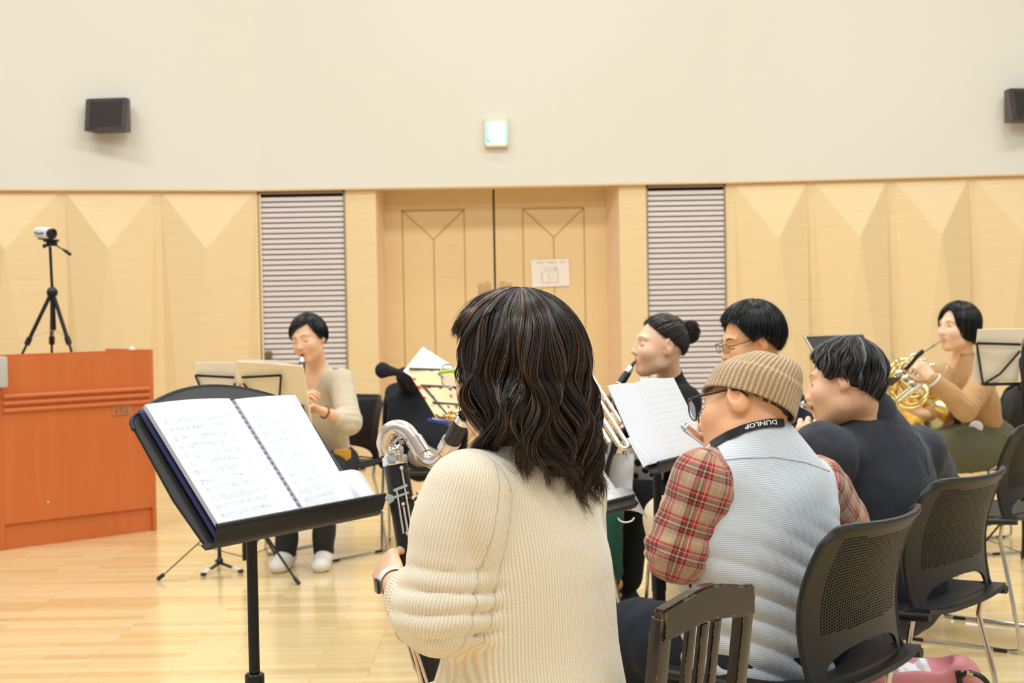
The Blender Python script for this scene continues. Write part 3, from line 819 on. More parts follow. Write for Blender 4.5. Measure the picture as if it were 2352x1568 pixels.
# ---- folding wire music stand. local: reader at -Y side; desk faces -Y
def wire_stand(label, loc, rz, h=.92, tilt=.35, foot=.34, deskw=.46, deskh=.22, group=None, a0=90):
    t = thing('folding_music_stand', label, 'music stand', (loc[0], loc[1], 0), rz, group)
    up = V3((0, math.sin(tilt), math.cos(tilt))); c = V3((0, 0, h))
    mt = M['black_metal']; B0 = lambda x, s_: c+V3((x, 0, 0))+up*s_
    m = MB(); hw = deskw/2
    for s_ in (-1, 1):
        m.bar(B0(s_*.02, .16), B0(s_*hw, .17), .012, .004, up=(0, 1, 0)); m.bar(B0(s_*hw, .17), B0(s_*hw*.78, -.03), .010, .004, up=(0, 1, 0))
        m.bar(B0(s_*.02, .13), B0(s_*hw*.45, .02), .010, .004, up=(0, 1, 0)); m.bar(B0(s_*hw*.45, .02), B0(s_*hw*.78, -.03), .010, .004, up=(0, 1, 0))
        m.bar(B0(s_*hw*.78, -.03)+V3((0, -.03, 0)), B0(0, -.03)+V3((0, -.03, 0)), .006, .012, up=(0, 1, 0))
        m.bar(B0(s_*hw*.78, -.03), B0(0, -.03), .014, .004, up=(0, 1, 0))
    obj('desk', m, mt, t, world=False, smooth=20)
    m = MB().box(B0(0, .06), (.032, .016, .26), np.array([(1, 0, 0), (0, math.cos(tilt), math.sin(tilt)), (0, -math.sin(tilt), math.cos(tilt))]).T @ np.eye(3), bev=.004)
    m.ball(B0(0, -.05)+V3((0, .02, 0)), (.022, .02, .022))
    obj('hinge', m, mt, t, world=False)
    m = MB().tube([(0, .02, h-.06), (0, .02, .62)], .007, 10).tube([(0, .02, .64), (0, .02, .36)], .010, 10).tube([(0, .02, .38), (0, .02, .07)], .0125, 10)
    m.ball((0, .02, .62), (.018, .014, .014)); m.ball((0, .02, .38), (.02, .017, .016)); m.box((.028, .02, .38), (.03, .006, .018), bev=.002)
    obj('pole', m, mt, t, world=False)
    for k in range(3):
        a = math.radians(a0+120*k); d = V3((math.cos(a), math.sin(a), 0)); b0 = V3((0, .02, .34)); e_ = V3((0, .02, .012))+d*foot
        m = MB().bar(b0+d*.014, e_, .012, .004).bar(V3((0, .02, .09))+d*.014, b0.lerp(e_, .55), .010, .003); m.tube([e_-V3((d.x*.02, d.y*.02, -.018)), e_+d*.012-V3((0, 0, .004))], .010, 8)
        obj('leg', m, mt, t, world=False, smooth=20)
    return t

# ---- solid desk music stand built between measured corners of the desk
def solid_stand(label, BL, BR, tiltv, L, lip=.05, arch=.03, name='orchestra_music_stand', pole=True, pole_u=.5, mat=None, base=True, group=None, hole=None):
    """BL,BR lower corners (reader sees BL on the left); tiltv: unit vector up the desk"""
    BL, BR, tv = V3(BL), V3(BR), V3(tiltv).normalized(); e = (BR-BL).normalized(); W_ = (BR-BL).length
    n = e.cross(tv).normalized()     # towards the reader
    c = (BL+BR)/2; bx = c-n*.03
    t = thing(name, label, 'music stand', (bx.x, bx.y, 0), 0, group)
    mat = mat or M['desk_black']; out = []
    K = 22
    def outline(z0=0.0):
        pts = [BL+e*.012+tv*0, BR-e*.012]
        r = .03; sidein = .0
        pts += [BR+tv*(L*.30), BR-e*.004+tv*(L*.85-r)]
        for k in range(5):
            a = math.pi/2*k/4; pts.append(BR-e*(r-r*math.cos(a)+.004)+tv*(L*.86-r+r*math.sin(a)))
        for k in range(1, K):
            s_ = k/K; u = W_*(1-s_); pts.append(BL+e*(u*(1-.16)+W_*.08)+tv*(L*.86+(arch+L*.0)*math.sin(math.pi*s_)**.8))
        for k in range(5):
            a = math.pi/2*(1-k/4); pts.append(BL+e*(r-r*math.cos(a)+.004)+tv*(L*.86-r+r*math.sin(a)))
        pts += [BL+e*.004+tv*(L*.85-r), BL+tv*(L*.30)]
        return pts
    pts = outline(); d = MB().prism(pts, n*-.006)
    d.tube([p-n*.003 for p in pts[3:-1]], .0048, 6)          # rolled rim
    obj('desk', d, mat, t, smooth=30)
    lp = MB(); fr_ = tv*.018
    Pm = []
    for i in range(13):
        u = i/12; ins = .0
        row = []
        for (a_, b_) in ((0, 0), (.004, -.012), (.016, -.018), (.030, -.016), (lip, -.004), (lip+.004, .004)):
            k = max(0, 1-min(u, 1-u)/.10); sh = a_*(1-k*.0)
            q = BL+e*(W_*u)+n*sh+tv*b_
            if b_ >= -.004 and a_ > .03: q -= e*0
            row.append(q[:])
        Pm.append(row)
    lp.slab(np.array(Pm), .003)
    lp.tube([V3(Pm[i][-1]) for i in range(13)], .0042, 6)
    obj('lip', lp, mat, t, smooth=40)
    if pole:
        c0 = BL.lerp(BR, pole_u)-n*.028+tv*.06; c0 = V3((c0.x, c0.y, c0.z)); bp = V3((c0.x, c0.y, 0))
        j = V3((c0.x, c0.y, max(.5, c0.z-.30)))
        m = MB().tube([c0, j], .0105, 14).lathe(j-V3((0, 0, j.z-.06)), (0, 0, 1), [(0, .0165), (j.z-.12, .0165), (j.z-.118, .0185), (j.z-.065, .0185), (j.z-.062, .016), (j.z-.06, .0)], 18)
        obj('pole', m, M['black_metal'], t)
        m = MB().box(c0, (.05, .03, .05), bev=.006).ball(c0, .02); obj('bracket', m, M['black_metal'], t)
        if base:
            for k in range(3):
                a = math.radians(30+120*k); dd = V3((math.cos(a), math.sin(a), 0))
                m = MB().tube([bp+V3((0, 0, .07)), bp+dd*.08+V3((0, 0, .055)), bp+dd*.27+V3((0, 0, .014))], [.013, .013, .010], 8); m.ball(bp+dd*.275+V3((0, 0, .013)), .0125)
                obj('leg', m, M['black_metal'], t)
    return t, e, n, tv
# ================================================================== front stand with the spiral-bound part book
BL = W(462, 1253, 2.50); BR = W(850, 1178, 2.88); BR.z = BL.z = (BL.z+BR.z)/2
tl = W(303, 958, 2.615); tvec = (tl-BL).normalized()
e0 = (BR-BL).normalized(); tvec = (tvec-e0*tvec.dot(e0)).normalized()
st, e_, n_, tv = solid_stand('large black orchestra music stand in front, holding a spiral-bound music book', BL, BR, tvec, .345, lip=.052, arch=.052, pole_u=.40)
WD = (BR-BL).length
D_ = lambda u, v, h=0.0: BL+e_*u+tv*v+n_*h
# book: solve page corners on the desk plane from the photo's sight lines
def on_desk(px, py, h=.004):
    o = V3((0, 0, CAMH)); d = ray(px, py); p0 = D_(0, 0, h); return o+d*((p0-o).dot(n_)/d.dot(n_))
bk = thing('music_book', 'open spiral-bound music book with white pages on the front music stand', 'music book', D_(WD/2, .0, .02))
LT, LC, LB, LL = on_desk(328, 936, .014), on_desk(520, 922, .012), on_desk(688, 1190, .012), on_desk(508, 1232, .016)
RT, RB = on_desk(674, 911, .010), on_desk(812, 1150, .010)
cover = MB().prism([LT-e_*.006-n_*.006, RT+e_*.004-n_*.006, RB+e_*.002-n_*.006, LL-e_*.007-n_*.007], n_*-.003)
obj('back_cover', cover, plain('book_cover', srgb(62, 64, 104), .4), bk, label='dark blue cover')
P, U = page(LT, LC, LB, LL, .006, n_, 12)
obj('left_page', MB().slab(P, .010, U), M['music'], bk, smooth=50)
P, U = page(LC+e_*.018, RT, RB, LB+e_*.018, .003, n_, 12)
obj('right_page', MB().slab(P, .006, U), M['music_b'], bk, smooth=50)
sp_ = MB()
nc = 23
for i in range(nc):
    v = .015+.97*i/(nc-1); c = (LC.lerp(LB, v)+e_*.009)+n_*.000; al = (LB-LC).normalized()
    for dd in (0, .0028):
        pts = [c+al*dd+e_*(.0085*math.cos(a))+n_*(.005*math.sin(a)) for a in np.linspace(-.3, math.pi+.3, 9)]
        sp_.tube(pts, .0007, 5)
obj('spiral_binding', sp_, plain('spiral', srgb(140, 142, 170), .35, .2), bk, label='twin-loop wire binding')
obj('binding_strip', MB().prism([LC-e_*.001, LC+e_*.019, LB+e_*.019, LB-e_*.001], n_*.0012), plain('strip', srgb(206, 206, 216), .5), bk)
# printed titles and coloured tabs on the pages
ink = MB()
def put_text(mb, body, size, O, X, Y, align='LEFT'):
    v, f = text_mesh(body, size, align); O, X, Y = V3(O), V3(X), V3(Y)
    if len(v): mb.add([(O+X*p[0]+Y*p[1])[:] for p in v], f)
X1 = (LC-LT).normalized(); Y1 = (LT-LL).normalized(); up1 = n_*.0075
put_text(ink, '夏祭り', .0115, LT.lerp(LC, .42)-Y1*.045+up1, X1, Y1)
put_text(ink, '  ウインドアーケストラ', .0075, LT.lerp(LC, .10)-Y1*.032+up1*.9, X1, Y1)
put_text(ink, 'Bass Clarinet', .005, LT.lerp(LC, .12)-Y1*.046+up1*.9, X1, Y1)
ink2 = MB(); X2 = (RT-LC).normalized(); Y2 = (RT-RB).normalized()
put_text(ink2, 'レジェンドメドレー', .0085, LC.lerp(RT, .42)-Y2*.040+n_*.005, X2, Y2)
obj('printed_title', ink2, plain('print_ink_right', srgb(110, 110, 150), .6), bk, smooth=0)
obj('printed_title', ink, plain('print_ink', srgb(110, 110, 150), .6), bk, smooth=0)
def tab(px, py, w_, h_, col, nm):
    c = on_desk(px, py, .0215); m = MB().box(c, (w_, h_, .0012), np.array([e_[:], tv[:], n_[:]]).T)
    q = obj('index_tab', m, plain('tab_'+nm, col, .5), bk, label=nm+' marker tab')
tab(466, 998, .0035, .012, srgb(90, 190, 235), 'blue'); tab(577, 1064, .0035, .011, srgb(90, 190, 235), 'light blue')
tab(440, 1055, .005, .005, srgb(245, 140, 200), 'pink'); tab(476, 1075, .005, .006, srgb(250, 180, 110), 'orange')
tab(562, 1161, .012, .0035, srgb(250, 160, 70), 'bright orange'); tab(555, 1184, .008, .005, srgb(240, 150, 210), 'pale pink')
# loose curved sheet sticking out behind the book
s0, s1, s2, s3 = on_desk(776, 1084, .002), W(834, 1090, 3.02), W(888, 1182, 2.86), on_desk(838, 1178, .003)
t = thing('loose_sheet', 'loose white music sheet sticking out beyond the right end of the front stand', 'sheet music', s3)
P, U = page(s0, s1, s2, s3, .012, n_, 8); U = U[..., [1, 0, 2]]
obj('sheet', MB().slab(P, .001, U), sheet_mat('music_loose', PAGE, srgb(70, 70, 90), 5, .7, (.02, .04, .05, .06)), t, smooth=60)

# ------------------------------------------------------------------ lower stands by the seated flute players
def stand_from_px(label, bl, br, Yl, Yr, tlpx, Ytl, L, **kw):
    a, c = W(*bl, Yl), W(*br, Yr); z = (a.z+c.z)/2; a.z = c.z = z
    q = W(*tlpx, Ytl)-a; e = (c-a).normalized(); q = (q-e*q.dot(e)).normalized()
    return solid_stand(label, a, c, q, L, **kw)+(a, c)
t2, e2, n2, v2, a2, c2 = stand_from_px('black orchestra music stand with two white pages left of the man in the beanie', (1488, 1080), (1616, 1046), 3.32, 3.62, (1420, 890), 3.42, .225, lip=.028, arch=.0)
def pl_pt(px, py, O, n, h=.0):
    o = V3((0, 0, CAMH)); d = ray(px, py); return o+d*(((O+n*h)-o).dot(n)/d.dot(n))
k = lambda x, y, h=.006: pl_pt(x, y, a2, n2, h)
t = thing('music_folder', 'white open music folder on the stand left of the beanie', 'sheet music', a2)
P, U = page(k(1394, 886), k(1460, 880), k(1540, 1056), k(1476, 1072), .004, n2); obj('left_sheet', MB().slab(P, .003, U), plain('blank_page', (.85, .86, .91), .5, var=.01), t)
P, U = page(k(1458, 878, .008), k(1545, 868, .008), k(1625, 1030, .008), k(1536, 1056, .008), .004, n2); obj('right_sheet', MB().slab(P, .003, U), M['music_c'], t)
P, U = page(k(1470, 868, .003), k(1540, 870, .003), k(1560, 920, .003), k(1478, 900, .003), .002, n2); obj('top_sheet', MB().slab(P, .001, U), M['paper'], t)
P, U = page(k(1440, 1006, .010), k(1452, 1004, .010), k(1500, 1058, .010), k(1478, 1073, .010), .002, n2); obj('corner_sheet', MB().slab(P, .001, U), M['paper'], t)

t3, e3, n3, v3, a3, c3 = stand_from_px('low black orchestra music stand with highlighted sheet right of the cream cardigan', (1285, 1186), (1440, 1178), 3.05, 3.30, (1240, 1010), 3.30, .20, lip=.028, arch=.0)
k = lambda x, y, h=.006: pl_pt(x, y, a3, n3, h)
b = NB('music_green'); x, y, z = b.xyz(b.attr('rest'))
row = b.math('LESS_THAN', b.math('FRACT', b.math('MULTIPLY', y, 9)), .28)
M['music_green'] = b.out(b.mix(b.math('MULTIPLY', row, .5), (.88, .88, .9, 1), srgb(214, 224, 170)+(1,)), .5)
t = thing('music_sheet', 'white music sheet with pale green lines on the low stand beside the cream cardigan', 'sheet music', a3)
P, U = page(k(1270, 1040), k(1372, 1062), k(1446, 1172), k(1330, 1180), .004, n3); obj('sheet', MB().slab(P, .002, U), M['music_green'], t)
t = thing('loose_sheet', 'loose white sheet hanging off the right side of the low stand', 'sheet music', c3)
P, U = page(k(1396, 1126, .003), k(1452, 1124, .003), W(1488, 1192, 3.36), k(1438, 1172, .003), .008, n3); obj('sheet', MB().slab(P, .001, U[..., [1, 0, 2]]), sheet_mat('music_loose_b', PAGE, srgb(120, 90, 110), 4, .5, (.02, .04, .05, .06)), t)
c = W(1438, 1188, 3.2)
t = thing('accessory_hook', 'white plastic ring hanging under the low music stand', 'ring', c)
obj('ring', MB().tube([c+V3((.018*math.cos(a), 0, .011*math.sin(a))) for a in np.linspace(math.pi, 2*math.pi, 12)], .0022, 8), M['white_plastic'], t)

# dark desk stand behind the grey-haired player (seen from behind)
q0, q1, q2, q3 = W(1848, 773, 5.75), W(1982, 768, 6.0), W(2052, 884, 5.85), W(1915, 890, 5.6)
t = thing('orchestra_music_stand', 'dark olive and black desk music stand behind the grey-haired woman', 'music stand', (q3.x, q3.y, 0))
nn = (q1-q0).cross(q3-q0).normalized()
obj('desk', MB().prism([q0, q1, q2, q3], nn*.006), plain('desk_olive', (.040, .034, .020), .4, .1), t)
obj('rim', MB().tube([q3, q0, q1], .005, 6), plain('desk_rim', srgb(200, 186, 160), .4, .3), t, label='pale metal edge')
pc = (q2+q3)/2; pb = V3((pc.x, pc.y, 0))
obj('pole', MB().tube([pc+V3((0, 0, .03)), pb+V3((0, 0, .5))], .0105).tube([pb+V3((0, 0, .52)), pb+V3((0, 0, .05))], .0165), M['black_metal'], t)
for k_ in range(3):
    a = math.radians(90+120*k_); dd = V3((math.cos(a), math.sin(a), 0)); obj('leg', MB().tube([pb+V3((0, 0, .07)), pb+dd*.27+V3((0, 0, .012))], .011, 8), M['black_metal'], t)
obj('lip', MB().prism([q2, q3, q3-nn*.05, q2-nn*.05], (q0-q3).normalized()*.003), M['desk_black'], t)

# ------------------------------------------------------------------ far folding stands
def sheets_on(st_label, root, h, tilt, items, mat):
    pass
cA = G(568, 1318); 
rzA = math.radians(180-18)
sA = wire_stand('black folding music stand in front of the clarinet player in beige', (cA.x, cA.y), rzA, h=.80, tilt=-.0+.30, foot=.40, a0=35)
def local_sheet(name, label, root, h, tilt, x0, x1, z0, z1, mat, cat='sheet music', off=-.012, th=.004, bend=.0, parts=None, z0b=None, z1b=None):
    up = V3((0, math.sin(tilt), math.cos(tilt))); c = V3((0, off, h))
    t = thing(name, label, cat, root.location+V3((0, 0, h)), root.rotation_euler.z)
    z0b = z0 if z0b is None else z0b; z1b = z1 if z1b is None else z1b
    q = [V3((0, off, 0))+V3((x0, 0, 0))+up*z1, V3((0, off, 0))+V3((x1, 0, 0))+up*z1b, V3((0, off, 0))+V3((x1, 0, 0))+up*z0b, V3((0, off, 0))+V3((x0, 0, 0))+up*z0]
    P, U = page(*q, bend, (0, -1, 0), 8)
    obj('sheet', MB().slab(P, th, U), mat, t, world=False); return t
# seen from behind: local +x of the stand is to the left of the photo
local_sheet('music_booklet', 'pale open booklet, left half, on the folding stand by the beige clarinet player', sA, .80, .30, .01, .225, -.02, .235, M['paper_cream'], bend=.012)
local_sheet('music_booklet', 'thicker pale booklet on the right of the same folding stand, reaching to her hand', sA, .80, .30, -.34, .0, -.09, .215, M['music_back'], bend=.01, th=.012, z0b=-.03, z1b=.24)
local_sheet('music_sheet', 'white sheet lying inside the top of the booklet right of the stand hinge', sA, .80, .30, -.21, -.01, .05, .245, M['paper'], off=-.03, th=.002)

# stand with the patterned cloth
cB = W(985, 870, 6.35); cB.z = 0
tB = thing('folding_music_stand', 'folding stand covered by a cream cloth with red and brown motifs', 'music stand', cB)
f0, f1, f2, f3 = W(934, 848, 6.3), W(1068, 852, 6.45), W(1085, 975, 6.30), W(1005, 965, 6.15)
nb = (f1-f0).cross(f3-f0).normalized()
if nb.y > 0: nb = -nb
b = NB('motif_cloth'); at = b.attr('rest'); x, y, z = b.xyz(at)
br = b.n('ShaderNodeCombineXYZ'); b.put(br.inputs[0], b.math('MULTIPLY', x, 4.6)); b.put(br.inputs[1], b.math('MULTIPLY', y, 5.0))
v1 = b.n('ShaderNodeTexVoronoi'); b.put(v1.inputs['Vector'], br.outputs[0]); v1.inputs['Scale'].default_value = 1.15; v1.inputs['Randomness'].default_value = .35
d1 = b.math('LESS_THAN', b.math('ADD', v1.outputs['Distance'], b.math('MULTIPLY', b.noise(br.outputs[0], 3, 2), .22)), .34)
rc = b.xyz(v1.outputs['Color'])[0]
mc = b.ramp(rc, [(0, srgb(222, 70, 60)), (.5, srgb(222, 70, 60)), (.55, srgb(128, 100, 60)), (1, srgb(150, 120, 80))], 'CONSTANT')
M['motif'] = b.out(b.mix(d1, srgb(240, 216, 170)+(1,), mc), .85)
P, U = page(f0, f1, f2, f3, .01, nb, 12)
obj('cloth_cover', MB().slab(P, .002, U), M['motif'], tB, label='cream cloth printed with red and brown motifs')
Fp = lambda u, v: (f0*(1-u)+f1*u)*(1-v)+(f3*(1-u)+f2*u)*v+nb*.012
m = MB()
for p, q in (((.02, .02), (.98, .02)), ((.05, .35), (.98, .35)), ((.1, .68), (.98, .68)), ((.10, .35), (.35, .98)), ((.48, .1), (.98, .6)), ((.0, .97), (1, .97))): m.bar(Fp(*p), Fp(*q), .009, .004, up=nb)
obj('desk_bars', m, plain('bars_olive', (.045, .035, .02), .5), tB)
pz = (f2+f3)/2
obj('pole', MB().tube([pz, (pz.x, pz.y, .4)], .008).tube([(pz.x, pz.y, .42), (pz.x, pz.y, .06)], .012), M['black_metal'], tB)
for k_ in range(3):
    a = math.radians(30+120*k_); dd = V3((math.cos(a), math.sin(a), 0)); obj('leg', MB().bar(V3((pz.x, pz.y, .32)), V3((pz.x, pz.y, .008))+dd*.3, .012, .004), M['black_metal'], tB)
g0, g1, g2, g3 = W(971, 796, 6.5), W(1075, 862, 6.46), W(1040, 930, 6.36), W(926, 852, 6.40)
t = thing('white_sheet', 'white paper sheet standing cornerwise on the cloth-covered stand', 'sheet music', g3)
obj('sheet', MB().prism([g0, g1, g2, g3], (0, .004, 0)), M['paper'], t)
c = W(1003, 966, 6.1)
t = thing('ballpoint_pen', 'blue pen lying on the ledge of the cloth-covered stand', 'pen', c)
obj('barrel', MB().tube([W(984, 963, 6.1), W(1030, 972, 6.15)], .006, 8), plain('pen_blue', srgb(40, 60, 190), .3), t)
obj('clip', MB().tube([W(993, 960, 6.09), W(1003, 962, 6.09)], .005, 6), M['chrome'], t)

# ------------------------------------------------------------------ chairs
def rz_face(deg): return math.radians(deg+90)      # local -Y faces direction deg
def at(px, py, Y): q = W(px, py, Y); return (q.x, q.y)
ch = make_chair('black perforated chair in front right under the man in the light vest', at(1792, 1500, 3.16), rz_face(141), 'black perforated stacking chairs')
CH1 = ch
def chair(label, loc, rz, **kw): return copy_thing(ch, (loc[0], loc[1], 0), rz, label, 'black perforated stacking chairs')
CH2 = chair('black perforated chair under the grey-haired woman in the charcoal jacket', at(2040, 1392, 3.86), rz_face(137))
CH3 = chair('black chair cut by the right edge of the photo, its seat empty', at(2238, 1195, 5.35), rz_face(142))
chm = make_chair('mesh-backed dark chair under the horn player at right', at(2285, 1060, 7.25), rz_face(195), 'mesh-backed dark chairs', mesh=True)
def chairm(label, loc, rz): return copy_thing(chm, (loc[0], loc[1], 0), rz, label, 'mesh-backed dark chairs')
CH6 = chairm('mesh-backed dark chair the clarinet player in beige sits on', at(742, 1078, 7.38), rz_face(-128))
CH7 = chair('black chair under the woman with the bun', at(1575, 1150, 5.85), rz_face(185))
CH8 = chair('dark chair draped with a black coat behind the cloth-covered stand', at(975, 1075, 7.6), rz_face(-90))
CH9 = chair('black chair under the man with black hair and glasses', at(1760, 1190, 5.0), rz_face(186))
CH10 = chair('black chair hidden behind the long-haired woman in cream', at(1270, 1170, 5.4), rz_face(185))

# wooden chair of the player in front
tpL, tpR = W(1512, 1402, 2.40), W(1722, 1345, 2.60)
zc = (tpL.z+tpR.z)/2; tpL.z = tpR.z = zc
ew = (tpR-tpL).normalized(); Ww = (tpR-tpL).length; nw = V3((-ew.y, ew.x, 0))   # towards the sitter (left, away)
t = thing('wooden_chair', 'dark lacquered wooden slat-back chair with worn edges, front right of centre', 'chair', ((tpL.x+tpR.x)/2, (tpL.y+tpR.y)/2, 0))
b = NB('dark_lacquer'); co = b.obj(); geo = b.n('ShaderNodeNewGeometry')
bv = b.n('ShaderNodeBevel', samples=6); bv.inputs['Radius'].default_value = .0035
dt = b.n('ShaderNodeVectorMath', operation='DOT_PRODUCT'); b.put(dt.inputs[0], bv.outputs[0]); b.put(dt.inputs[1], geo.outputs['Normal'])
edge = b.math('LESS_THAN', dt.outputs['Value'], .965)
wear = b.math('MULTIPLY', edge, b.ramp(b.noise(co, 40, 4, .7), [(.53, 0), (.58, 1)]))
M['lacquer'] = b.out(b.mix(wear, b.mix(b.noise(b.map(co, (6, 6, 60)), 4, 4), (.016, .008, .006, 1), (.030, .017, .012, 1)), (.30, .19, .09, 1)), .16, 0, None, Coat_Weight=.4, Coat_Roughness=.08)
Cw = lambda u, z, d=0.0: tpL+ew*(u*Ww)+V3((0, 0, z-zc))+nw*d
lean = lambda z: .10*(1-(z/zc))   # lower parts are further forward
def post(u):
    m = MB(); 
    for z0_, z1_ in ((0, .42), (.42, zc-.012)):
        a, c = Cw(u, z0_, lean(z0_)-(.06 if z0_ == 0 else 0)), Cw(u, z1_, lean(z1_)); m.bar(a, c, .034, .026, up=nw, bev=.005)
    return m
for u in (.045, .955): obj('back_post', post(u), M['lacquer'], t)
top = []
K = 16
for i in range(K+1):
    u = i/K; hgt = .018*math.sin(math.pi*u)**2+.006
    if u < .12: hgt -= .004*(1-u/.12)
    top.append(Cw(u, zc+hgt))
low = [Cw(i/K, zc-.052-.006*math.cos(2*math.pi*i/K)+.006) for i in range(K, -1, -1)]
rail = MB(); bm = bmesh.new(); ring = [bm.verts.new(p) for p in top+low]; f_ = bm.faces.new(ring)
r_ = bmesh.ops.extrude_face_region(bm, geom=[f_]); vs_ = [g for g in r_['geom'] if isinstance(g, bmesh.types.BMVert)]
bmesh.ops.translate(bm, verts=vs_, vec=nw*.026); bmesh.ops.recalc_face_normals(bm, faces=bm.faces)
bmesh.ops.bevel(bm, geom=[e for e in bm.edges if e.calc_face_angle(0) > .5], offset=.004, segments=2, affect='EDGES')
bm.verts.index_update(); rail.add([v.co[:] for v in bm.verts], [tuple(v.index for v in f.verts) for f in bm.faces]); bm.free()
rail.v[0] = rail.v[0]-np.array(nw[:])*.013
obj('top_rail', rail, M['lacquer'], t)
for u in (.36, .50, .64):
    obj('slat', MB().bar(Cw(u, .47, lean(.47)), Cw(u, zc-.045, lean(zc-.045)), .022, .012, up=nw, bev=.003), M['lacquer'], t)
obj('lower_rail', MB().bar(Cw(.04, .465, lean(.465)), Cw(.96, .465, lean(.465)), .02, .04, bev=.004), M['lacquer'], t)
sc = Cw(.5, .42, .30)
obj('seat', MB().box(sc, (Ww*1.08, .40, .035), np.array([ew[:], nw[:], (0, 0, 1)]).T, bev=.01), M['lacquer'], t)
for u in (.0, 1.0): obj('front_leg', MB().bar(Cw(u, 0, .47), Cw(u, .41, .47), .034, .034, up=nw, bev=.004), M['lacquer'], t)

# chrome-edged round seat rim seen under the man in the vest is the chair frame; small clarinet peg on the floor
pg = G(505, 1308)
t = thing('instrument_peg', 'small black and white clarinet peg stand on the floor by the folding stand', 'instrument stand', pg)
obj('peg', MB().lathe(pg+V3((0, 0, .03)), (0, 0, 1), [(0, .016), (.02, .018), (.03, .010), (.07, .009), (.15, .006), (.16, 0)]), M['black_plastic'], t)
for i, (x, y) in enumerate(((465, 1324), (556, 1316), (500, 1290))):
    f = G(x, y); k_ = obj('leg', MB().bar(pg+V3((0, 0, .035)), f+V3((0, 0, .010)), .014, .010).ball(f.lerp(pg, .06)+V3((0, 0, .010)), (.016, .016, .009)), M['black_plastic'], t)
    obj('foot_cap', MB().bar(f.lerp(pg, .05)+V3((0, 0, .012)), f.lerp(pg, .40)+V3((0, 0, .02)), .02, .013, bev=.004), M['white_plastic'], t, label='white end of the leg')
# ================================================================== people
from mathutils.bvhtree import BVHTree
def skin_mat(name, base, rough=.48):
    b = NB(name); co = b.obj(); nz = b.noise(co, 26, 4, .6); nf = b.noise(co, 300, 2, .6)
    t = b.n('ShaderNodeAttribute', attribute_name='tint').outputs['Vector']
    col = b.mix(1.0, tuple(base)+(1,), t, 'MULTIPLY')
    col = b.mix(b.math('MULTIPLY', nz, .14), col, srgb(226, 140, 112)+(1,))
    return b.out(col, rough, 0, b.bump(nf, .08, .0006), Subsurface_Weight=.18, Subsurface_Radius=(.012, .005, .003), Subsurface_Scale=.6)
M['skin'] = skin_mat('skin', srgb(244, 194, 156)); M['skin_warm'] = skin_mat('skin_warm', srgb(246, 184, 136)); M['skin_fair'] = skin_mat('skin_fair', srgb(250, 206, 172))
def hair_mat(name, rough=.34, spec=.5):
    b = NB(name); t = b.n('ShaderNodeAttribute', attribute_name='tint').outputs['Vector']
    b.out(None, rough, 0, None, Specular_IOR_Level=spec, Anisotropic=.5); b.put(b.b.inputs['Base Color'], t); return b.m
M['hair'] = hair_mat('hair'); M['hair_soft'] = hair_mat('hair_soft', .45, .35)

class Frame:
    """head frame: x to the person's right, y forward, z up; metres"""
    def __init__(s, pos, a, pitch=0, roll=0, scale=1.0):
        a, p, r = map(math.radians, (a, pitch, roll))
        f = V3((math.cos(a)*math.cos(p), math.sin(a)*math.cos(p), -math.sin(p)))
        x = V3((math.sin(a), -math.cos(a), 0)); u = x.cross(f)
        x, u = x*math.cos(r)-u*math.sin(r), u*math.cos(r)+x*math.sin(r)
        s.o = V3(pos); s.x, s.y, s.z = x.normalized(), f.normalized(), u.normalized(); s.s = scale
        s.R = np.array([s.x[:], s.y[:], s.z[:]]).T
    def __call__(s, x, y, z): return s.o+(s.x*x+s.y*y+s.z*z)*s.s
    def local(s, P): return (np.asarray(P)-A3(s.o)) @ s.R/s.s

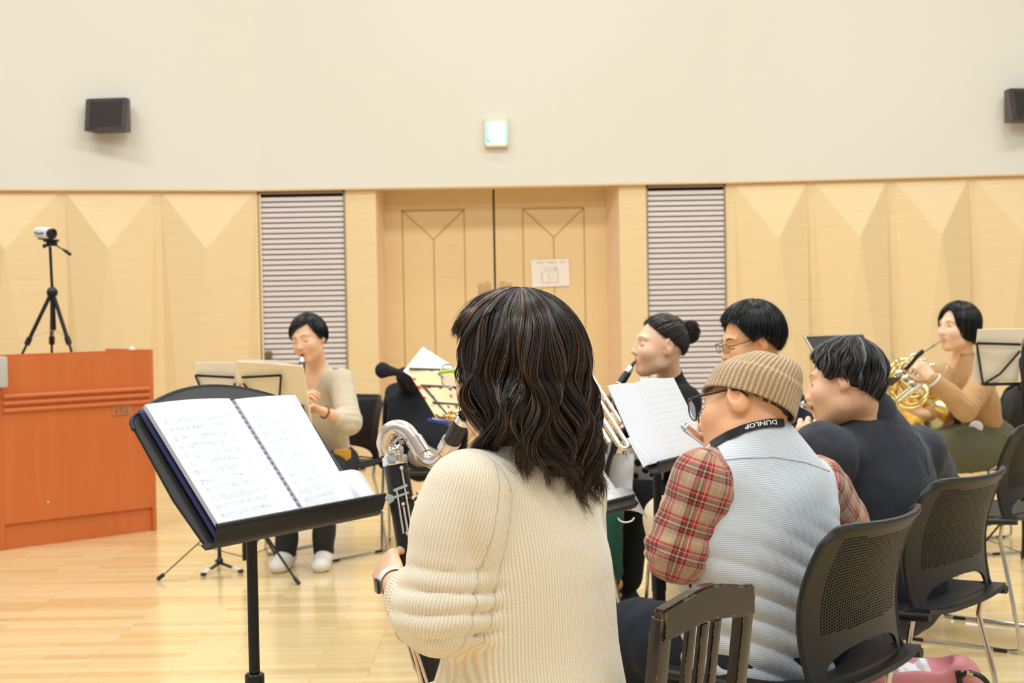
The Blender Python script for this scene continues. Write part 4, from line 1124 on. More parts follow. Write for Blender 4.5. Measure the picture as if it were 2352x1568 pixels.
def add_head(F, H, male=False, ears=True, nose=1.0, jaw=1.0, cheek=1.0, R=None, ear=1.0):
    """skull, face, nose, lips, chin, ears as one blended volume"""
    s = H.s; c = lambda a, b, ra, rb, k=.012, sub=False: F.cone(H(*a), H(*b), ra*s, rb*s, k*s, sub)
    e = lambda a, r, k=.014, sub=False, RR=None: F.ell(H(*a), tuple(q*s for q in r), H.R if RR is None else H.R @ RR, k*s, sub)
    e((0, -.020, .030), (.073, .089, .083), .01)
    e((0, .012, -.012), (.068, .076, .082), .03)
    e((0, .036, -.045), (.054*jaw, .058, .066), .03)
    c((-.040*jaw, .010, -.072), (0, .062, -.094), .022, .019, .025); c((.040*jaw, .010, -.072), (0, .062, -.094), .022, .019, .025)
    e((0, .074, -.096), (.019, .016, .016), .018)
    for sg in (-1, 1):
        e((sg*.038, .062, -.028), (.024*cheek, .024, .024), .022)                   # cheek
        c((sg*.014, .082, .030), (sg*.044, .070, .026), .0085, .007, .014)            # brow
        e((sg*.033, .098, .004), (.019, .019, .0125), .012, True)                    # socket
        e((sg*.032, .0725, .003), (.0145, .0125, .0105), .004)                       # lid over the eye
        if ears:
            RR = np.array(Matrix.Rotation(math.radians(sg*-24), 3, 'Z') @ Matrix.Rotation(math.radians(-10), 3, 'X'))
            e((sg*.078, -.012, -.006), (.0075*ear, .019*ear, .031*ear), .008, False, RR)
            e((sg*.086, -.006, .001), (.0055, .010*ear, .016*ear), .005, True, RR)
            e((sg*.076, -.004, -.030), (.006, .008, .009), .008)
    c((0, .088, .016), (0, .104*1.0+.004*(nose-1)*5, -.026), .0075, .0095*nose, .012)
    e((0, .106, -.029), (.0105*nose, .0095, .0085), .008)
    for sg in (-1, 1):
        e((sg*.0115, .096, -.032), (.0072, .009, .0065), .006)
        e((sg*.0065, .103, -.0385), (.0033, .004, .003), .003, True)
    e((0, .080, -.060), (.026, .014, .017), .016)
    c((-.017, .082, -.0575), (.017, .082, -.0575), .0048, .0048, .006); c((0, .0915, -.0560), (0, .0916, -.0562), .0055, .0055, .008)
    c((-.014, .083, -.0675), (.014, .083, -.0675), .0055, .0055, .006)
    c((-.020, .094, -.0625), (.020, .094, -.0625), .0014, .0014, .002, True)
def head_tint(H, V, lips=(1.0, .62, .60), blush=.12, stubble=0):
    L = H.local(V); T = np.ones((len(V), 3)); x, y, z = L.T
    inh = (np.linalg.norm(L, axis=1) < .17)
    m = np.exp(-((x/.019)**4+((z+.0625)/.0085)**4))*(y > .07)*inh; T = T*(1-m[:, None])+np.array(lips)*m[:, None]
    for sg in (-1, 1):
        m = np.exp(-(((x-sg*.040)/.02)**2+((z+.028)/.018)**2))*(y > .03)*inh*blush; T = T*(1-m[:, None])+np.array((1.05, .75, .70))*m[:, None]
        m = np.exp(-(((x-sg*.08)/.012)**2+((z+.004)/.035)**2))*(np.abs(y) < .04)*inh*.35; T = T*(1-m[:, None])+np.array((1.0, .72, .62))*m[:, None]
    return T
def add_hand(F, wrist, d, n, side, curl=(.5, .6, .6, .6), spread=.10, thumb=(.55, .6, .5), s=1.0, tcurl=.5, fl=1.0):
    """d: wrist->knuckles, n: direction the palm faces, side: +1 thumb towards d x n, -1 the other way"""
    d = V3(d).normalized(); n = V3(n); n = (n-n.project(d)).normalized(); l = d.cross(n)*side; W0 = V3(wrist)
    F.cone(W0, W0+d*.030*s, .021*s, .026*s, .012, sq=(n, .62))
    F.cone(W0+d*.025*s, W0+d*.072*s, .031*s, .034*s, .014, sq=(n, .42))
    F.cone(W0+d*.030*s+l*.024*s, W0+d*.082*s+l*.028*s, .012*s, .011*s, .010)
    F.cone(W0+d*.030*s-l*.020*s+n*.004, W0+d*.074*s-l*.026*s, .012*s, .010*s, .010)
    lens = (.92, 1.0, .94, .76)
    for i in range(4):
        o = (.029, .010, -.010, -.028)[i]; base = W0+d*(.084, .090, .086, .077)[i]*s+l*o*s
        th = curl[i]*1.25; sp = spread*(1.5-i)*.6; dd = d
        F.ell(base-n*.001*s, .0100*s, None, .005)
        p = base
        for j, (L_, r0, r1) in enumerate(((.042, .0088, .0080), (.026, .0080, .0072), (.020, .0072, .0060))):
            an = th*(.8, 1.7, 2.3)[j]
            dr = (d*math.cos(an)+n*math.sin(an)+l*sp).normalized(); q = p+dr*L_*lens[i]*s*fl
            F.cone(p, q, r0*s, r1*s, .0035); p = q
    t0 = W0+d*.020*s+l*.020*s+n*.006*s; td = (d*thumb[0]+l*thumb[1]+n*thumb[2]).normalized()
    t1 = t0+td*.040*s; td2 = (td*(1-tcurl)+(d*.9-l*.3+n*.4)*tcurl).normalized(); t2 = t1+td2*.030*s; t3 = t2+(td2+d*.2).normalized()*.022*s
    F.cone(t0, t1, .0135*s, .0105*s, .010); F.cone(t1, t2, .0100*s, .0088*s, .004); F.cone(t2, t3, .0088*s, .0068*s, .004)
    return p

class Person:
    def __init__(s, label, at_, h=.0045, cat='person'):
        s.root = thing('person', label, cat, (at_[0], at_[1], 0)); s.F = Field(h); s.J = {}
    def skeleton(s, H, neck, shL, shR, elL, elR, wrL, wrR, pelvis, knL, knR, anL, anR, ft=90, male=False, head_kw={}, feet=True, slim=1.0):
        """ft: direction the torso faces in degrees"""
        J = s.J; J.update(H=H, neck=V3(neck), shL=V3(shL), shR=V3(shR), elL=V3(elL), elR=V3(elR), wrL=V3(wrL), wrR=V3(wrR), pel=V3(pelvis),
                          knL=V3(knL), knR=V3(knR), anL=V3(anL), anR=V3(anR))
        a = math.radians(ft); f = V3((math.cos(a), math.sin(a), 0)); r = (J['shR']-J['shL']).normalized()
        up = (J['neck']-J['pel']).normalized(); f = (f-f.project(up)).normalized(); J['front'] = f; J['right'] = r
        J['side'] = f.cross(up).normalized()
        hw = .085*slim; J['hipL'] = J['pel']-J['side']*hw; J['hipR'] = J['pel']+J['side']*hw
        F = s.F; add_head(F, H, male, **head_kw)
        nk = .050 if male else .044
        F.cone(H(0, -.030, -.050), J['neck'], nk*1.0, nk*1.12, .018)
        ch = J['neck']*.72+J['pel']*.28
        F.cone(J['neck']-up*.03, ch, .06, .105, .05, sq=(f, .75)); F.cone(J['shL'], J['shR'], .045, .045, .04)
        F.cone(ch, J['pel']*.75+J['neck']*.25, .135*slim, .12*slim, .05, sq=(f, .68)); F.ell(J['pel'], (.15*slim, .12, .12), np.array([J['side'][:], f[:], up[:]]).T, .05)
        for q in 'LR':
            F.cone(J['sh'+q], J['el'+q], .042, .035, .02); F.cone(J['el'+q], J['wr'+q], .036, .024, .015)
            F.cone(J['hip'+q], J['kn'+q], .075, .052, .03); F.cone(J['kn'+q], J['an'+q], .048, .032, .02)
            tf = (J['kn'+q]-J['hip'+q]); tf.z = 0; tf.normalize(); F.cone(J['an'+q]-V3((0, 0, .03)), J['an'+q]+tf*.02-V3((0, 0, .045)), .034, .030, .02)
    def finish(s, mat, smooth=1, lips=(1.0, .62, .60), blush=.12, extra=None):
        V, Q = s.F.build(); V = relax(V, Q, smooth, .35)
        T = head_tint(s.J['H'], V, lips, blush)
        if extra: T = extra(V, T)
        s.V, s.Q = V, Q
        s.body = obj('body', (V, Q), mat, s.root, smooth=180, attrs={'tint': T})
        H = s.J['H']; L = H.local(V); fm = L[Q].mean(1); sel = Q[(np.linalg.norm(fm, axis=1) < .15)]
        s.bvh = BVHTree.FromPolygons([V3(v) for v in V], [tuple(int(i) for i in q) for q in sel])
        return s.body
    def face_pt(s, x, z, off=.0, y0=.2):
        H = s.J['H']; hit = s.bvh.ray_cast(H(x, y0, z), -H.y, .4)[0]
        return (hit if hit is not None else H(x, .085, z))+H.y*off
    def curve(s, pts, r, off=.0005, n=10):
        """tube laid on the face through (x,z) points"""
        P = []
        for i in range(n+1):
            t = i/n*(len(pts)-1); k = min(int(t), len(pts)-2); u = t-k
            P.append(s.face_pt(pts[k][0]*(1-u)+pts[k+1][0]*u, pts[k][1]*(1-u)+pts[k+1][1]*u, off))
        rs = [r*(.35+.65*math.sin(math.pi*min(1, max(0, (i+.6)/(n+1.2))))) for i in range(n+1)]
        return MB().tube(P, rs, 6)
    def face_details(s, brow=srgb(60, 45, 40), closed=True, lash=srgb(50, 35, 32), brow_r=.0016, browz=.026):
        bm_ = plain('brow_'+s.root.name, brow, .7); lm = plain('lash_'+s.root.name, lash, .6)
        for sg in (-1, 1):
            obj('eyebrow', s.curve([(sg*.014, browz), (sg*.030, browz+.006), (sg*.048, browz)], brow_r, .0002), bm_, s.body, smooth=180)
            if closed:
                obj('eyelash', s.curve([(sg*.018, .000), (sg*.032, -.0055), (sg*.046, -.0005)], .0011, .0004), lm, s.body, smooth=180)
            else:
                c = s.face_pt(sg*.032, .002, -.0095); H = s.J['H']
                eye = obj('eye', MB().ball(c+H.y*.003, (.0125, .0085, .0062), H.R), plain('eye_white_'+s.root.name+str(sg), (.62, .58, .55), .2), s.body, smooth=180)
                obj('iris', MB().ball(s.face_pt(sg*.031, .002, .0)-H.y*.0012, (.0050, .0022, .0052), H.R), plain('iris_'+s.root.name+str(sg), (.02, .012, .01), .1), s.body, smooth=180)
                obj('eyelash', s.curve([(sg*.018, .002), (sg*.031, .0095), (sg*.047, .004)], .0013, .0008), lm, s.body, smooth=180)
    # ---------------------------------------------------------------- clothes
    def cloth(s, name, F, mat, disp=None, frames=None, smooth=1, label=None, tint=None):
        V, Q = F.build(disp); V = relax(V, Q, smooth, .4); at_ = {}
        if frames: at_['rest'] = rest_uv(V, frames)
        return obj(name, (V, Q), mat, s.root, smooth=180, attrs=at_ or None, label=label)
def rest_uv(V, frames):
    """(u around or across, v along, id) from the nearest frame: (a, b, radius, side, front, flat)"""
    best = np.full(len(V), 1e9); out = np.zeros((len(V), 3))
    for k, (a, b_, ra, rb, side, front, flat) in enumerate(frames):
        a, b_ = A3(a), A3(b_); ax = norm(b_-a); L = np.linalg.norm(b_-a)
        sd = A3(side); sd = norm(sd-ax*(sd @ ax)); fr = np.cross(ax, sd)
        d = V-a; s_ = d @ ax; t = np.clip(s_/L, 0, 1); x, y = d @ sd, d @ fr
        rad = np.sqrt(x**2+(y/flat)**2+(s_-t*L)**2)
        r = ra+(rb-ra)*t; dist = np.abs(rad-r)
        if flat < 1: u = x
        else: u = np.arctan2(y, x)*(ra+rb)/2
        m = dist < best; best[m] = dist[m]; out[m] = np.stack([u, s_, np.full(len(V), k*.37)], 1)[m]
    return out

# ---------------------------------------------------------------- hair
def strands(paths, radii, colors, name, mat, parent, sides=3):
    """paths (N,M,3) tapered threads in one mesh with a colour per thread"""
    N, Mn = paths.shape[:2]
    T = np.gradient(paths, axis=1); T /= np.linalg.norm(T, axis=2, keepdims=True)+1e-12
    ref = np.array((.31, .52, .79)); U = np.cross(T, ref); U /= np.linalg.norm(U, axis=2, keepdims=True)+1e-12; Wv = np.cross(T, U)
    s = np.linspace(0, 1, Mn); tap = (np.clip((1-s)*3.0, 0, 1)**.6)*(.55+.45*np.clip(s*8, 0, 1)); tap[-1] = .08
    R = radii[:, None]*tap[None]
    V = np.stack([paths+(U*math.cos(2*math.pi*k/sides)+Wv*math.sin(2*math.pi*k/sides))*R[..., None] for k in range(sides)], 2)
    idx = np.arange(N*Mn*sides).reshape(N, Mn, sides); nx = np.roll(idx, -1, axis=2)
    Q = np.stack([idx[:, :-1], nx[:, :-1], nx[:, 1:], idx[:, 1:]], -1).reshape(-1, 4)
    C = np.repeat(colors[:, None], Mn*sides, 1).reshape(-1, 3)
    return obj(name, (V.reshape(-1, 3), Q), mat, parent, smooth=180, attrs={'tint': C})
class Hair:
    """threads that run from the crown over an ellipsoid and then hang. table rows: (phi deg, theta max deg, hang length m); phi 0 = front, +90 = the person's right"""
    def __init__(s, H, radii=(.086, .104, .098), c=(0, -.012, .022), pole=(0, -.32, .95), table=(), down=(0, 0, -1), th_h=98, wave=.0, wl=.10, flick=0.0, part=0.0, seed=1, drift=0.0, inward=0.0):
        s.H = H; s.r = A3(radii); s.c = A3(c); s.tab = np.array(table, float); s.th_h = math.radians(th_h)
        s.wave, s.wl, s.flick, s.seed, s.part, s.inward = wave, wl, flick, seed, part, inward
        p = norm(pole); y = norm(A3((0, 1, 0))-p*p[1]); x = np.cross(y, p); s.B = np.stack([x, y, p], 1)
        s.down = norm(H.R.T @ norm(down)); s.drift = drift
    def row(s, phi):
        ph = np.degrees(phi) % 360; t = s.tab; X = np.concatenate([t[:, 0]-360, t[:, 0], t[:, 0]+360])
        o = np.argsort(X); return np.radians(np.interp(ph, X[o], np.tile(t[:, 1], 3)[o])), np.interp(ph, X[o], np.tile(t[:, 2], 3)[o])
    def paths(s, phi, off, Mn=16, lenf=None, rag=None, start=.06, rng=None):
        phi = np.asarray(phi, float); N = len(phi); tm, hl = s.row(phi)
        if lenf is not None: tm = tm*np.where(hl > .02, 1, lenf); hl = hl*lenf
        S = np.linspace(0, 1, Mn)[None]
        th1 = np.minimum(tm, s.th_h) if (hl > .001).any() else tm
        th1 = np.where(hl > .001, np.minimum(tm, s.th_h), tm)
        arc = th1*.098; fr = arc/(arc+hl+1e-9)
        t_on = np.clip(S/fr[:, None], 0, 1); th = start+(th1[:, None]-start)*t_on
        ph = phi[:, None]+0*th
        d = np.stack([np.sin(th)*np.sin(ph), np.sin(th)*np.cos(ph), np.cos(th)], -1) @ s.B.T
        P = s.c+d*(s.r+off[:, None, None])
        ext = np.clip((S-fr[:, None])/(1-fr[:, None]+1e-9), 0, 1)*hl[:, None]
        P = P+s.down*ext[..., None]
        h = ext/np.maximum(hl[:, None], 1e-6)
        rad = P-s.c; rad = rad-(rad @ s.down)[..., None]*s.down; rad /= np.linalg.norm(rad, axis=-1, keepdims=True)+1e-9
        if s.drift: P = P+rad*(s.drift*np.sin(np.clip(h, 0, 1)*math.pi)*(hl[:, None] > .02))[..., None]
        if s.inward: P = P-rad*(s.inward*h**2)[..., None]
        if s.wave:
            al = S*(arc+hl)[:, None]; k = phi[:, None]*5+s.seed
            tang = np.cross(rad, s.down); amp = s.wave*np.clip(S*1.6-.25, 0, 1)*np.clip(.35+hl[:, None]*8, 0, 1)
            P = P+tang*(amp*np.sin(al/s.wl*6.283+3*np.sin(k)))[..., None]+rad*(amp*.8*np.sin(al/s.wl*6.283*.9+2+2.5*np.sin(k*1.3)))[..., None]
            lg_ = (hl > .04)[:, None]
            if s.flick: P = P+tang*(lg_*s.flick*np.sin(k*2.3)*np.clip((S-.8)*5, 0, 1)**2)[..., None]+rad*(lg_*s.flick*.8*np.clip((S-.82)*5.5, 0, 1)**2*(.5+.5*np.sin(k*1.7)))[..., None]
        return P
    def build(s, parent, n=900, r=.0010, base=(.02, .015, .013), var=.5, hi=None, hi_p=.0, thick=.012, mat=None, Mn=16, ragged=.12, clump=40, shell_off=-.003, puff=.004, name='hair', fly=.02, nphi=72, label=None, shell_len=.965):
        rng = np.random.default_rng(s.seed+5); H = s.H; mat = mat or M['hair']
        to_w = lambda P: (P*H.s) @ H.R.T+A3(H.o)
        phis = np.linspace(0, 2*np.pi, nphi, endpoint=False)
        G_ = s.paths(phis, np.full(nphi, shell_off)+.0025*np.sin(phis*23+s.seed), 20, lenf=np.full(nphi, shell_len), start=.0)
        G2 = s.c+(G_-s.c)*(1-thick/.1); g = [to_w(G_), to_w(G2)]
        a, b_ = nphi, 20; V = np.concatenate([q.reshape(-1, 3) for q in g]); F = []
        for i in range(a):
            j = (i+1) % a
            for k in range(b_-1):
                F.append((i*b_+k, i*b_+k+1, j*b_+k+1, j*b_+k)); o = a*b_
                F.append((o+i*b_+k, o+j*b_+k, o+j*b_+k+1, o+i*b_+k+1))
            F.append((i*b_+b_-1, a*b_+i*b_+b_-1, a*b_+j*b_+b_-1, j*b_+b_-1))
        sh = obj(name, (V, np.array(F)), mat, parent, smooth=180, attrs={'tint': np.tile(np.array(base)*.8, (len(V), 1))}, label=label)
        cl = rng.uniform(0, 2*np.pi, clump*3); ph = rng.uniform(0, 2*np.pi, n)
        near = cl[np.argmin(np.abs((ph[:, None]-cl[None]+np.pi) % (2*np.pi)-np.pi), 1)]
        lf = 1-ragged*rng.uniform(0, 1, n)**1.5-.5*ragged*(.5+.5*np.sin(near*37))
        off = rng.uniform(-.002, puff, n)+.0015*np.sin(near*51)
        Pm = s.paths(ph, off, Mn, lenf=lf); Pn = s.paths(near, off, Mn, lenf=lf)
        t = np.linspace(0, 1, Mn)[None, :, None]; P = Pm*(1-.62*t**1.3)+Pn*(.62*t**1.3)
        P = P+rng.normal(0, .0012, (n, 1, 3))*t+(np.sin(np.linspace(0, 9, Mn)[None, :, None]+rng.uniform(0, 6, (n, 1, 3))))*.0012*t
        nf = int(n*fly)
        if nf: P[:nf] += rng.normal(0, .010, (nf, 1, 3))*t**1.5+rng.uniform(.0, .008, (nf, 1, 1))*norm((0, 0, 1))*np.sin(np.pi*t)
        col = np.array(base)[None]*np.exp(rng.normal(0, var, (n, 1)))
        if hi is not None:
            m = (rng.uniform(0, 1, n) < hi_p*(.4+1.2*(np.sin(near*29) > .2))); k = rng.uniform(.35, 1, (n, 1)); col = np.where(m[:, None], np.array(hi)[None]*k, col)
        rr = r*rng.uniform(.6, 1.3, n); rr[:nf] *= .45
        strands(to_w(P), rr, col, 'hair_strands', mat, sh)
        return sh
def glasses(parent, H, frame_mat, r=.0012, w=.026, h=.019, cx=.034, cy=.104, cz=.003, temple_mat=None, temple_r=.0018, half=False, tw=.081, name='glasses', lens_mat=None):
    lens = MB(); rim = MB()
    for sg in (-1, 1):
        ring = []
        for k in range(24):
            a = 2*math.pi*k/24; e = .75; ca, sa = math.cos(a), math.sin(a)
            x = math.copysign(abs(ca)**e, ca)*w; z = math.copysign(abs(sa)**e, sa)*h
            ring.append(H(sg*(cx)+x, cy-.10*abs(sg*cx+x)**1.0*abs(sg*cx+x)/.06, cz+z))
        if half: rim.tube(ring[0:13], r, 6)
        else: rim.tube(ring, r, 6, closed=True)
        lens.add([p[:] for p in ring], [tuple(range(24))])
    rim.tube([H(-.009, cy, cz+.006), H(0, cy+.003, cz+.009), H(.009, cy, cz+.006)], r, 6)
    g = obj('glasses', rim, frame_mat, parent, smooth=180)
    obj('lens', lens, lens_mat or M['lens_glass'], g, smooth=180)
    for sg in (-1, 1):
        obj('temple', MB().tube([H(sg*(cx+w), cy-.008, cz+.008), H(sg*(tw-.008), cy-.022, cz+.008), H(sg*tw, .02, cz+.009), H(sg*(tw-.001), -.015, cz+.006), H(sg*(tw-.004), -.035, cz-.012)], [temple_r*1.3, temple_r, temple_r, temple_r, temple_r*.8], 6), temple_mat or frame_mat, g, smooth=180)
    return g
def shoe(P, q, toe_dir, mat, sole_mat, L=.25, w=.044, name='shoe', h=.0045):
    """a shoe around ankle joint q"""
    an = P.J['an'+q]; d = V3(toe_dir); d.z = 0; d.normalize(); sd = V3((-d.y, d.x, 0)); base = V3((an.x, an.y, 0))
    F = Field(h); heel = base-d*.045; R = np.array([d[:], sd[:], (0, 0, 1)]).T
    F.cone(heel+V3((0, 0, .040)), base+d*.06+V3((0, 0, .045)), .036, .038, .02); F.cone(base+d*.06+V3((0, 0, .042)), base+d*(L-.085)+V3((0, 0, .034)), .038, w*.78, .03)
    F.cone(an-V3((0, 0, .03)), heel+V3((0, 0, .05)), .040, .038, .03); F.ell(base+d*(L-.095)+V3((0, 0, .03)), (.055, w, .030), R, .02)
    F.ell(base+V3((0, 0, -.5)), (1, 1, .503), None, .003, True)
    s_ = P.cloth(name, F, mat)
    S_ = Field(h); S_.cone(heel+V3((0, 0, .012)), base+d*(L-.10)+V3((0, 0, .012)), .036, w*.98, .01, sq=((0, 0, 1), .3))
    V, Q = S_.build(); obj('sole', (V, Q), sole_mat, s_, smooth=180)
    lc = MB()
    for k in range(4):
        c = base+d*(.035+.022*k)+V3((0, 0, .080-.011*k)); lc.tube([c-sd*.018, c+V3((0, 0, .004)), c+sd*.018], .0025, 6)
    obj('laces', lc, M['white_plastic'] if mat is M.get('white_shoe') else mat, s_)
    return s_
# ================================================================== the players
def sq(f, r): return (tuple(f), r)
# ---- A: long-haired woman in the cream cardigan, seen from behind
HA = Frame(W(1172, 856, 2.52), 148, 4, 0, 1.0)
A_ = Person('long-haired woman in a cream ribbed cardigan seen from behind playing a bass clarinet', W(1190, 1500, 2.5)[:2], .0045)
nkA = W(1195, 1030, 2.50)
shL, shR = W(1072, 1135, 2.38), W(1302, 1124, 2.62)
elL, elR = W(1008, 1404, 2.36), W(1330, 1420, 2.78)
wrL, wrR = W(901, 1338, 2.60), W(1125, 1530, 2.84)
pel = W(1225, 1720, 2.50); a = math.radians(136); fA = V3((math.cos(a), math.sin(a), 0))
sdA = V3((fA.y, -fA.x, 0))
knL, knR = pel-sdA*.05+fA*.36, pel+sdA*.20+fA*.40; knL.z = knR.z = .47
anL, anR = knL-fA*.02, knR+fA*.02; anL.z = anR.z = .09
A_.skeleton(HA, nkA, shL, shR, elL, elR, wrL, wrR, pel, knL, knR, anL, anR, ft=136)
add_hand(A_.F, wrL, W(884, 1290, 2.68)-wrL, V3((.55, .1, -.35)), 1, curl=(.62, .62, .62, .62), s=.95, thumb=(.5, .6, .5))
add_hand(A_.F, wrR, V3((-.45, .1, -.5)), V3((-.5, -.6, .3)), 1, curl=(.6, .6, .6, .6), s=.95)
A_.finish(M['skin_fair']); A_.face_details()
# cardigan
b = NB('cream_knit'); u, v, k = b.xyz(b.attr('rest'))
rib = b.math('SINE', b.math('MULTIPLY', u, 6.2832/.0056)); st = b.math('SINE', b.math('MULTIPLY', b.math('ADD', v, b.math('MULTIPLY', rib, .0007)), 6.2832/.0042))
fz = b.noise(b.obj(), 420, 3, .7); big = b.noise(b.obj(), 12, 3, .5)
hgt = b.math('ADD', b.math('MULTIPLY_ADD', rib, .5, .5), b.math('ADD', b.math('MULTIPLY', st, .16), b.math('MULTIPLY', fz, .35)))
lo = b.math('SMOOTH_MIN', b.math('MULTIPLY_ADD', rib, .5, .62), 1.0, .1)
kc = b.mix(lo, srgb(242, 214, 176)+(1,), srgb(255, 247, 230)+(1,))  # rib grooves tinted darker: groove shade is put into the knit colour
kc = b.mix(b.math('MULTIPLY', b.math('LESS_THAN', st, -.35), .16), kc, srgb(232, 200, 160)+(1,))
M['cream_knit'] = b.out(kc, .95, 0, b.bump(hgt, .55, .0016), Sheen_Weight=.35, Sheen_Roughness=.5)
J = A_.J; up = (J['neck']-J['pel']).normalized(); f = J['front']; sd = J['side']
F = Field(.0045)
F.cone(nkA-up*.035+f*-.012, nkA-up*.14, .080, .125, .06, sq=sq(f, .74))
F.cone(shL+V3((0, 0, .006)), shR+V3((0, 0, .006)), .060, .060, .05)
mid = nkA.lerp(pel, .45); F.cone(nkA-up*.15, mid, .148, .150, .06, sq=sq(f, .72)); F.cone(mid, pel+V3((0, 0, .02)), .150, .182, .06, sq=sq(f, .74))
F.cone(mid+sd*.04, pel+sd*.035, .125, .168, .05, sq=sq(f, .8))
F.cone(nkA+up*.018, nkA-up*.03, .056, .068, .03)
F.cone(shL, shL.lerp(elL, .30), .068, .076, .035); F.cone(shL.lerp(elL, .25), elL+V3((.004, 0, .005)), .076, .074, .03)
F.cone(elL, elL.lerp(wrL, .36), .070, .056, .03); F.cone(elL.lerp(wrL, .3), elL.lerp(wrL, .52), .055, .044, .02)
F.cone(shR, elR, .070, .066, .035); F.cone(elR, wrR, .064, .045, .03)
fl = W(1055, 1475, 2.42); F.cone(W(1085, 1420, 2.50), W(1030, 1640, 2.56), .03, .045, .02)
pass
def foldA(P):
    d = np.zeros(len(P)); a, b_ = A3(shL), A3(elL); ax = norm(b_-a); s_ = (P-a) @ ax; L = np.linalg.norm(b_-a)
    rr = np.linalg.norm(P-a-s_[:, None]*ax, axis=1); m = np.exp(-((rr-.07)/.03)**2)*((P @ A3(sd))-A3(shL) @ A3(sd) < .045)
    w_ = np.clip((s_-.5*L)/(.3*L), 0, 1)*np.clip((L*1.28-s_)/.03, 0, 1)*m
    x = (P-a) @ A3((1, .2, 0)); ph = s_/.037*6.283+3.2*x/.08*.9+.8*np.sin(x*30)+1.4*wav(P, 4, (1, 1, 1), 15)
    d += -.0075*w_*(.75+.35*wav(P, 6, (1, 1, 1), 25))*(np.abs(np.sin(ph/2))**.7*2-1)
    a2, b2 = A3(elL), A3(wrL); ax2 = norm(b2-a2); s2 = (P-a2) @ ax2; r2 = np.linalg.norm(P-a2-s2[:, None]*ax2, axis=1)
    w2 = np.exp(-((r2-.06)/.04)**2)*np.clip((s2+.01)/.03, 0, 1)*np.clip((.24-s2)/.05, 0, 1); d += -.0045*w2*(np.abs(np.sin(s2/.034*3.14+.6*np.sin(P[:, 2]*40)))**.7*2-1)
    # armhole crease
    c = A3(W(1078, 1245, 2.33)); g = np.exp(-(((P-c)/np.array((.022, .05, .055)))**2).sum(1)); d += .016*g
    c = A3(W(1085, 1380, 2.36)); g = np.exp(-(((P-c)/np.array((.012, .05, .10)))**2).sum(1)); d += .007*g
    d += -.003*wav(P, 5.5, (1, 1, .8), 2); return d
frA = [(nkA+V3((0, 0, .05)), pel, .15, .17, sd, f, .74), (shL, elL, .070, .074, f, sd, 1), (elL, wrL, .072, .048, f, sd, 1), (shR, elR, .07, .066, f, sd, 1), (elR, wrR, .064, .045, f, sd, 1)]
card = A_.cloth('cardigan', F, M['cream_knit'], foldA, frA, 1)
obj('seam', MB().tube([W(x, y, Y) for x, y, Y in ((1118, 1085, 2.42), (1108, 1120, 2.40), (1100, 1170, 2.38), (1098, 1215, 2.37))], .0002, 5), M['cream_knit'], card)
F = Field(.006); F.cone(W(1088, 1500, 2.58), W(1112, 1700, 2.60), .055, .075, .03, sq=sq(f, .8)); A_.cloth('shirt', F, cloth('cream_shirt', srgb(250, 234, 206), .8), lambda P: -.004*wav(P, 9, (1, 1, .4), 5))
F = Field(.006)
for q in 'LR': F.cone(J['hip'+q], J['kn'+q], .095, .070, .03); F.cone(J['kn'+q], J['an'+q], .068, .052, .02)
F.ell(pel, (.19, .14, .11), np.array([sd[:], f[:], (0, 0, 1)]).T, .05); A_.cloth('trousers', F, cloth('beige_trousers', srgb(196, 176, 150)))
for q in 'LR': shoe(A_, q, fA, M['ebony'], M['rubber'], h=.006)
# watch strap
ax = (wrL-elL).normalized(); n1 = ax.orthogonal().normalized(); n2_ = ax.cross(n1); c = wrL-ax*.006
wb = obj('wrist_band', MB().grid([[(c+ax*t+n1*(.0285*math.cos(a))+n2_*(.0285*math.sin(a)))[:] for a in np.linspace(0, 6.2832, 25)] for t in (-.012, -.009, .009, .012)]), plain('band_white', (.85, .83, .86), .4), A_.root, label='white watch strap')
sd_ = W(893, 1350, 2.56)-c; sd_ = (sd_-sd_.project(ax)).normalized()
obj('watch_face', MB().box(c+sd_*.031, (.024, .026, .006), np.array([ax[:], ax.cross(sd_)[:], sd_[:]]).T, bev=.002), M['dark_glass'], wb)
glasses(A_.root, HA, plain('clear_rim', (.75, .75, .78), .15), r=.0013, temple_mat=plain('lime_temple', srgb(190, 226, 60), .35), temple_r=.0034, tw=.084, cy=.112, cx=.036, w=.028, h=.021)
hA = Hair(HA, radii=(.104, .116, .110), c=(0, -.016, .024), pole=(0, -.15, .98), seed=4, th_h=100, wave=.015, wl=.13, flick=.035, drift=.020, inward=.004,
          table=((0, 74, 0), (18, 78, 0), (38, 92, .03), (60, 108, .14), (85, 100, .20), (120, 100, .235), (150, 100, .255), (180, 100, .24), (205, 100, .20), (235, 100, .185), (262, 100, .18), (275, 100, .165), (286, 98, .07), (294, 84, 0), (310, 74, 0), (330, 76, 0)))
hA.build(A_.root, n=5200, r=.00095, base=(.034, .020, .014), var=.5, hi=(.30, .16, .09), hi_p=.16, Mn=34, ragged=.26, clump=26, puff=.016, shell_off=-.008, thick=.02, fly=.03, shell_len=.80)
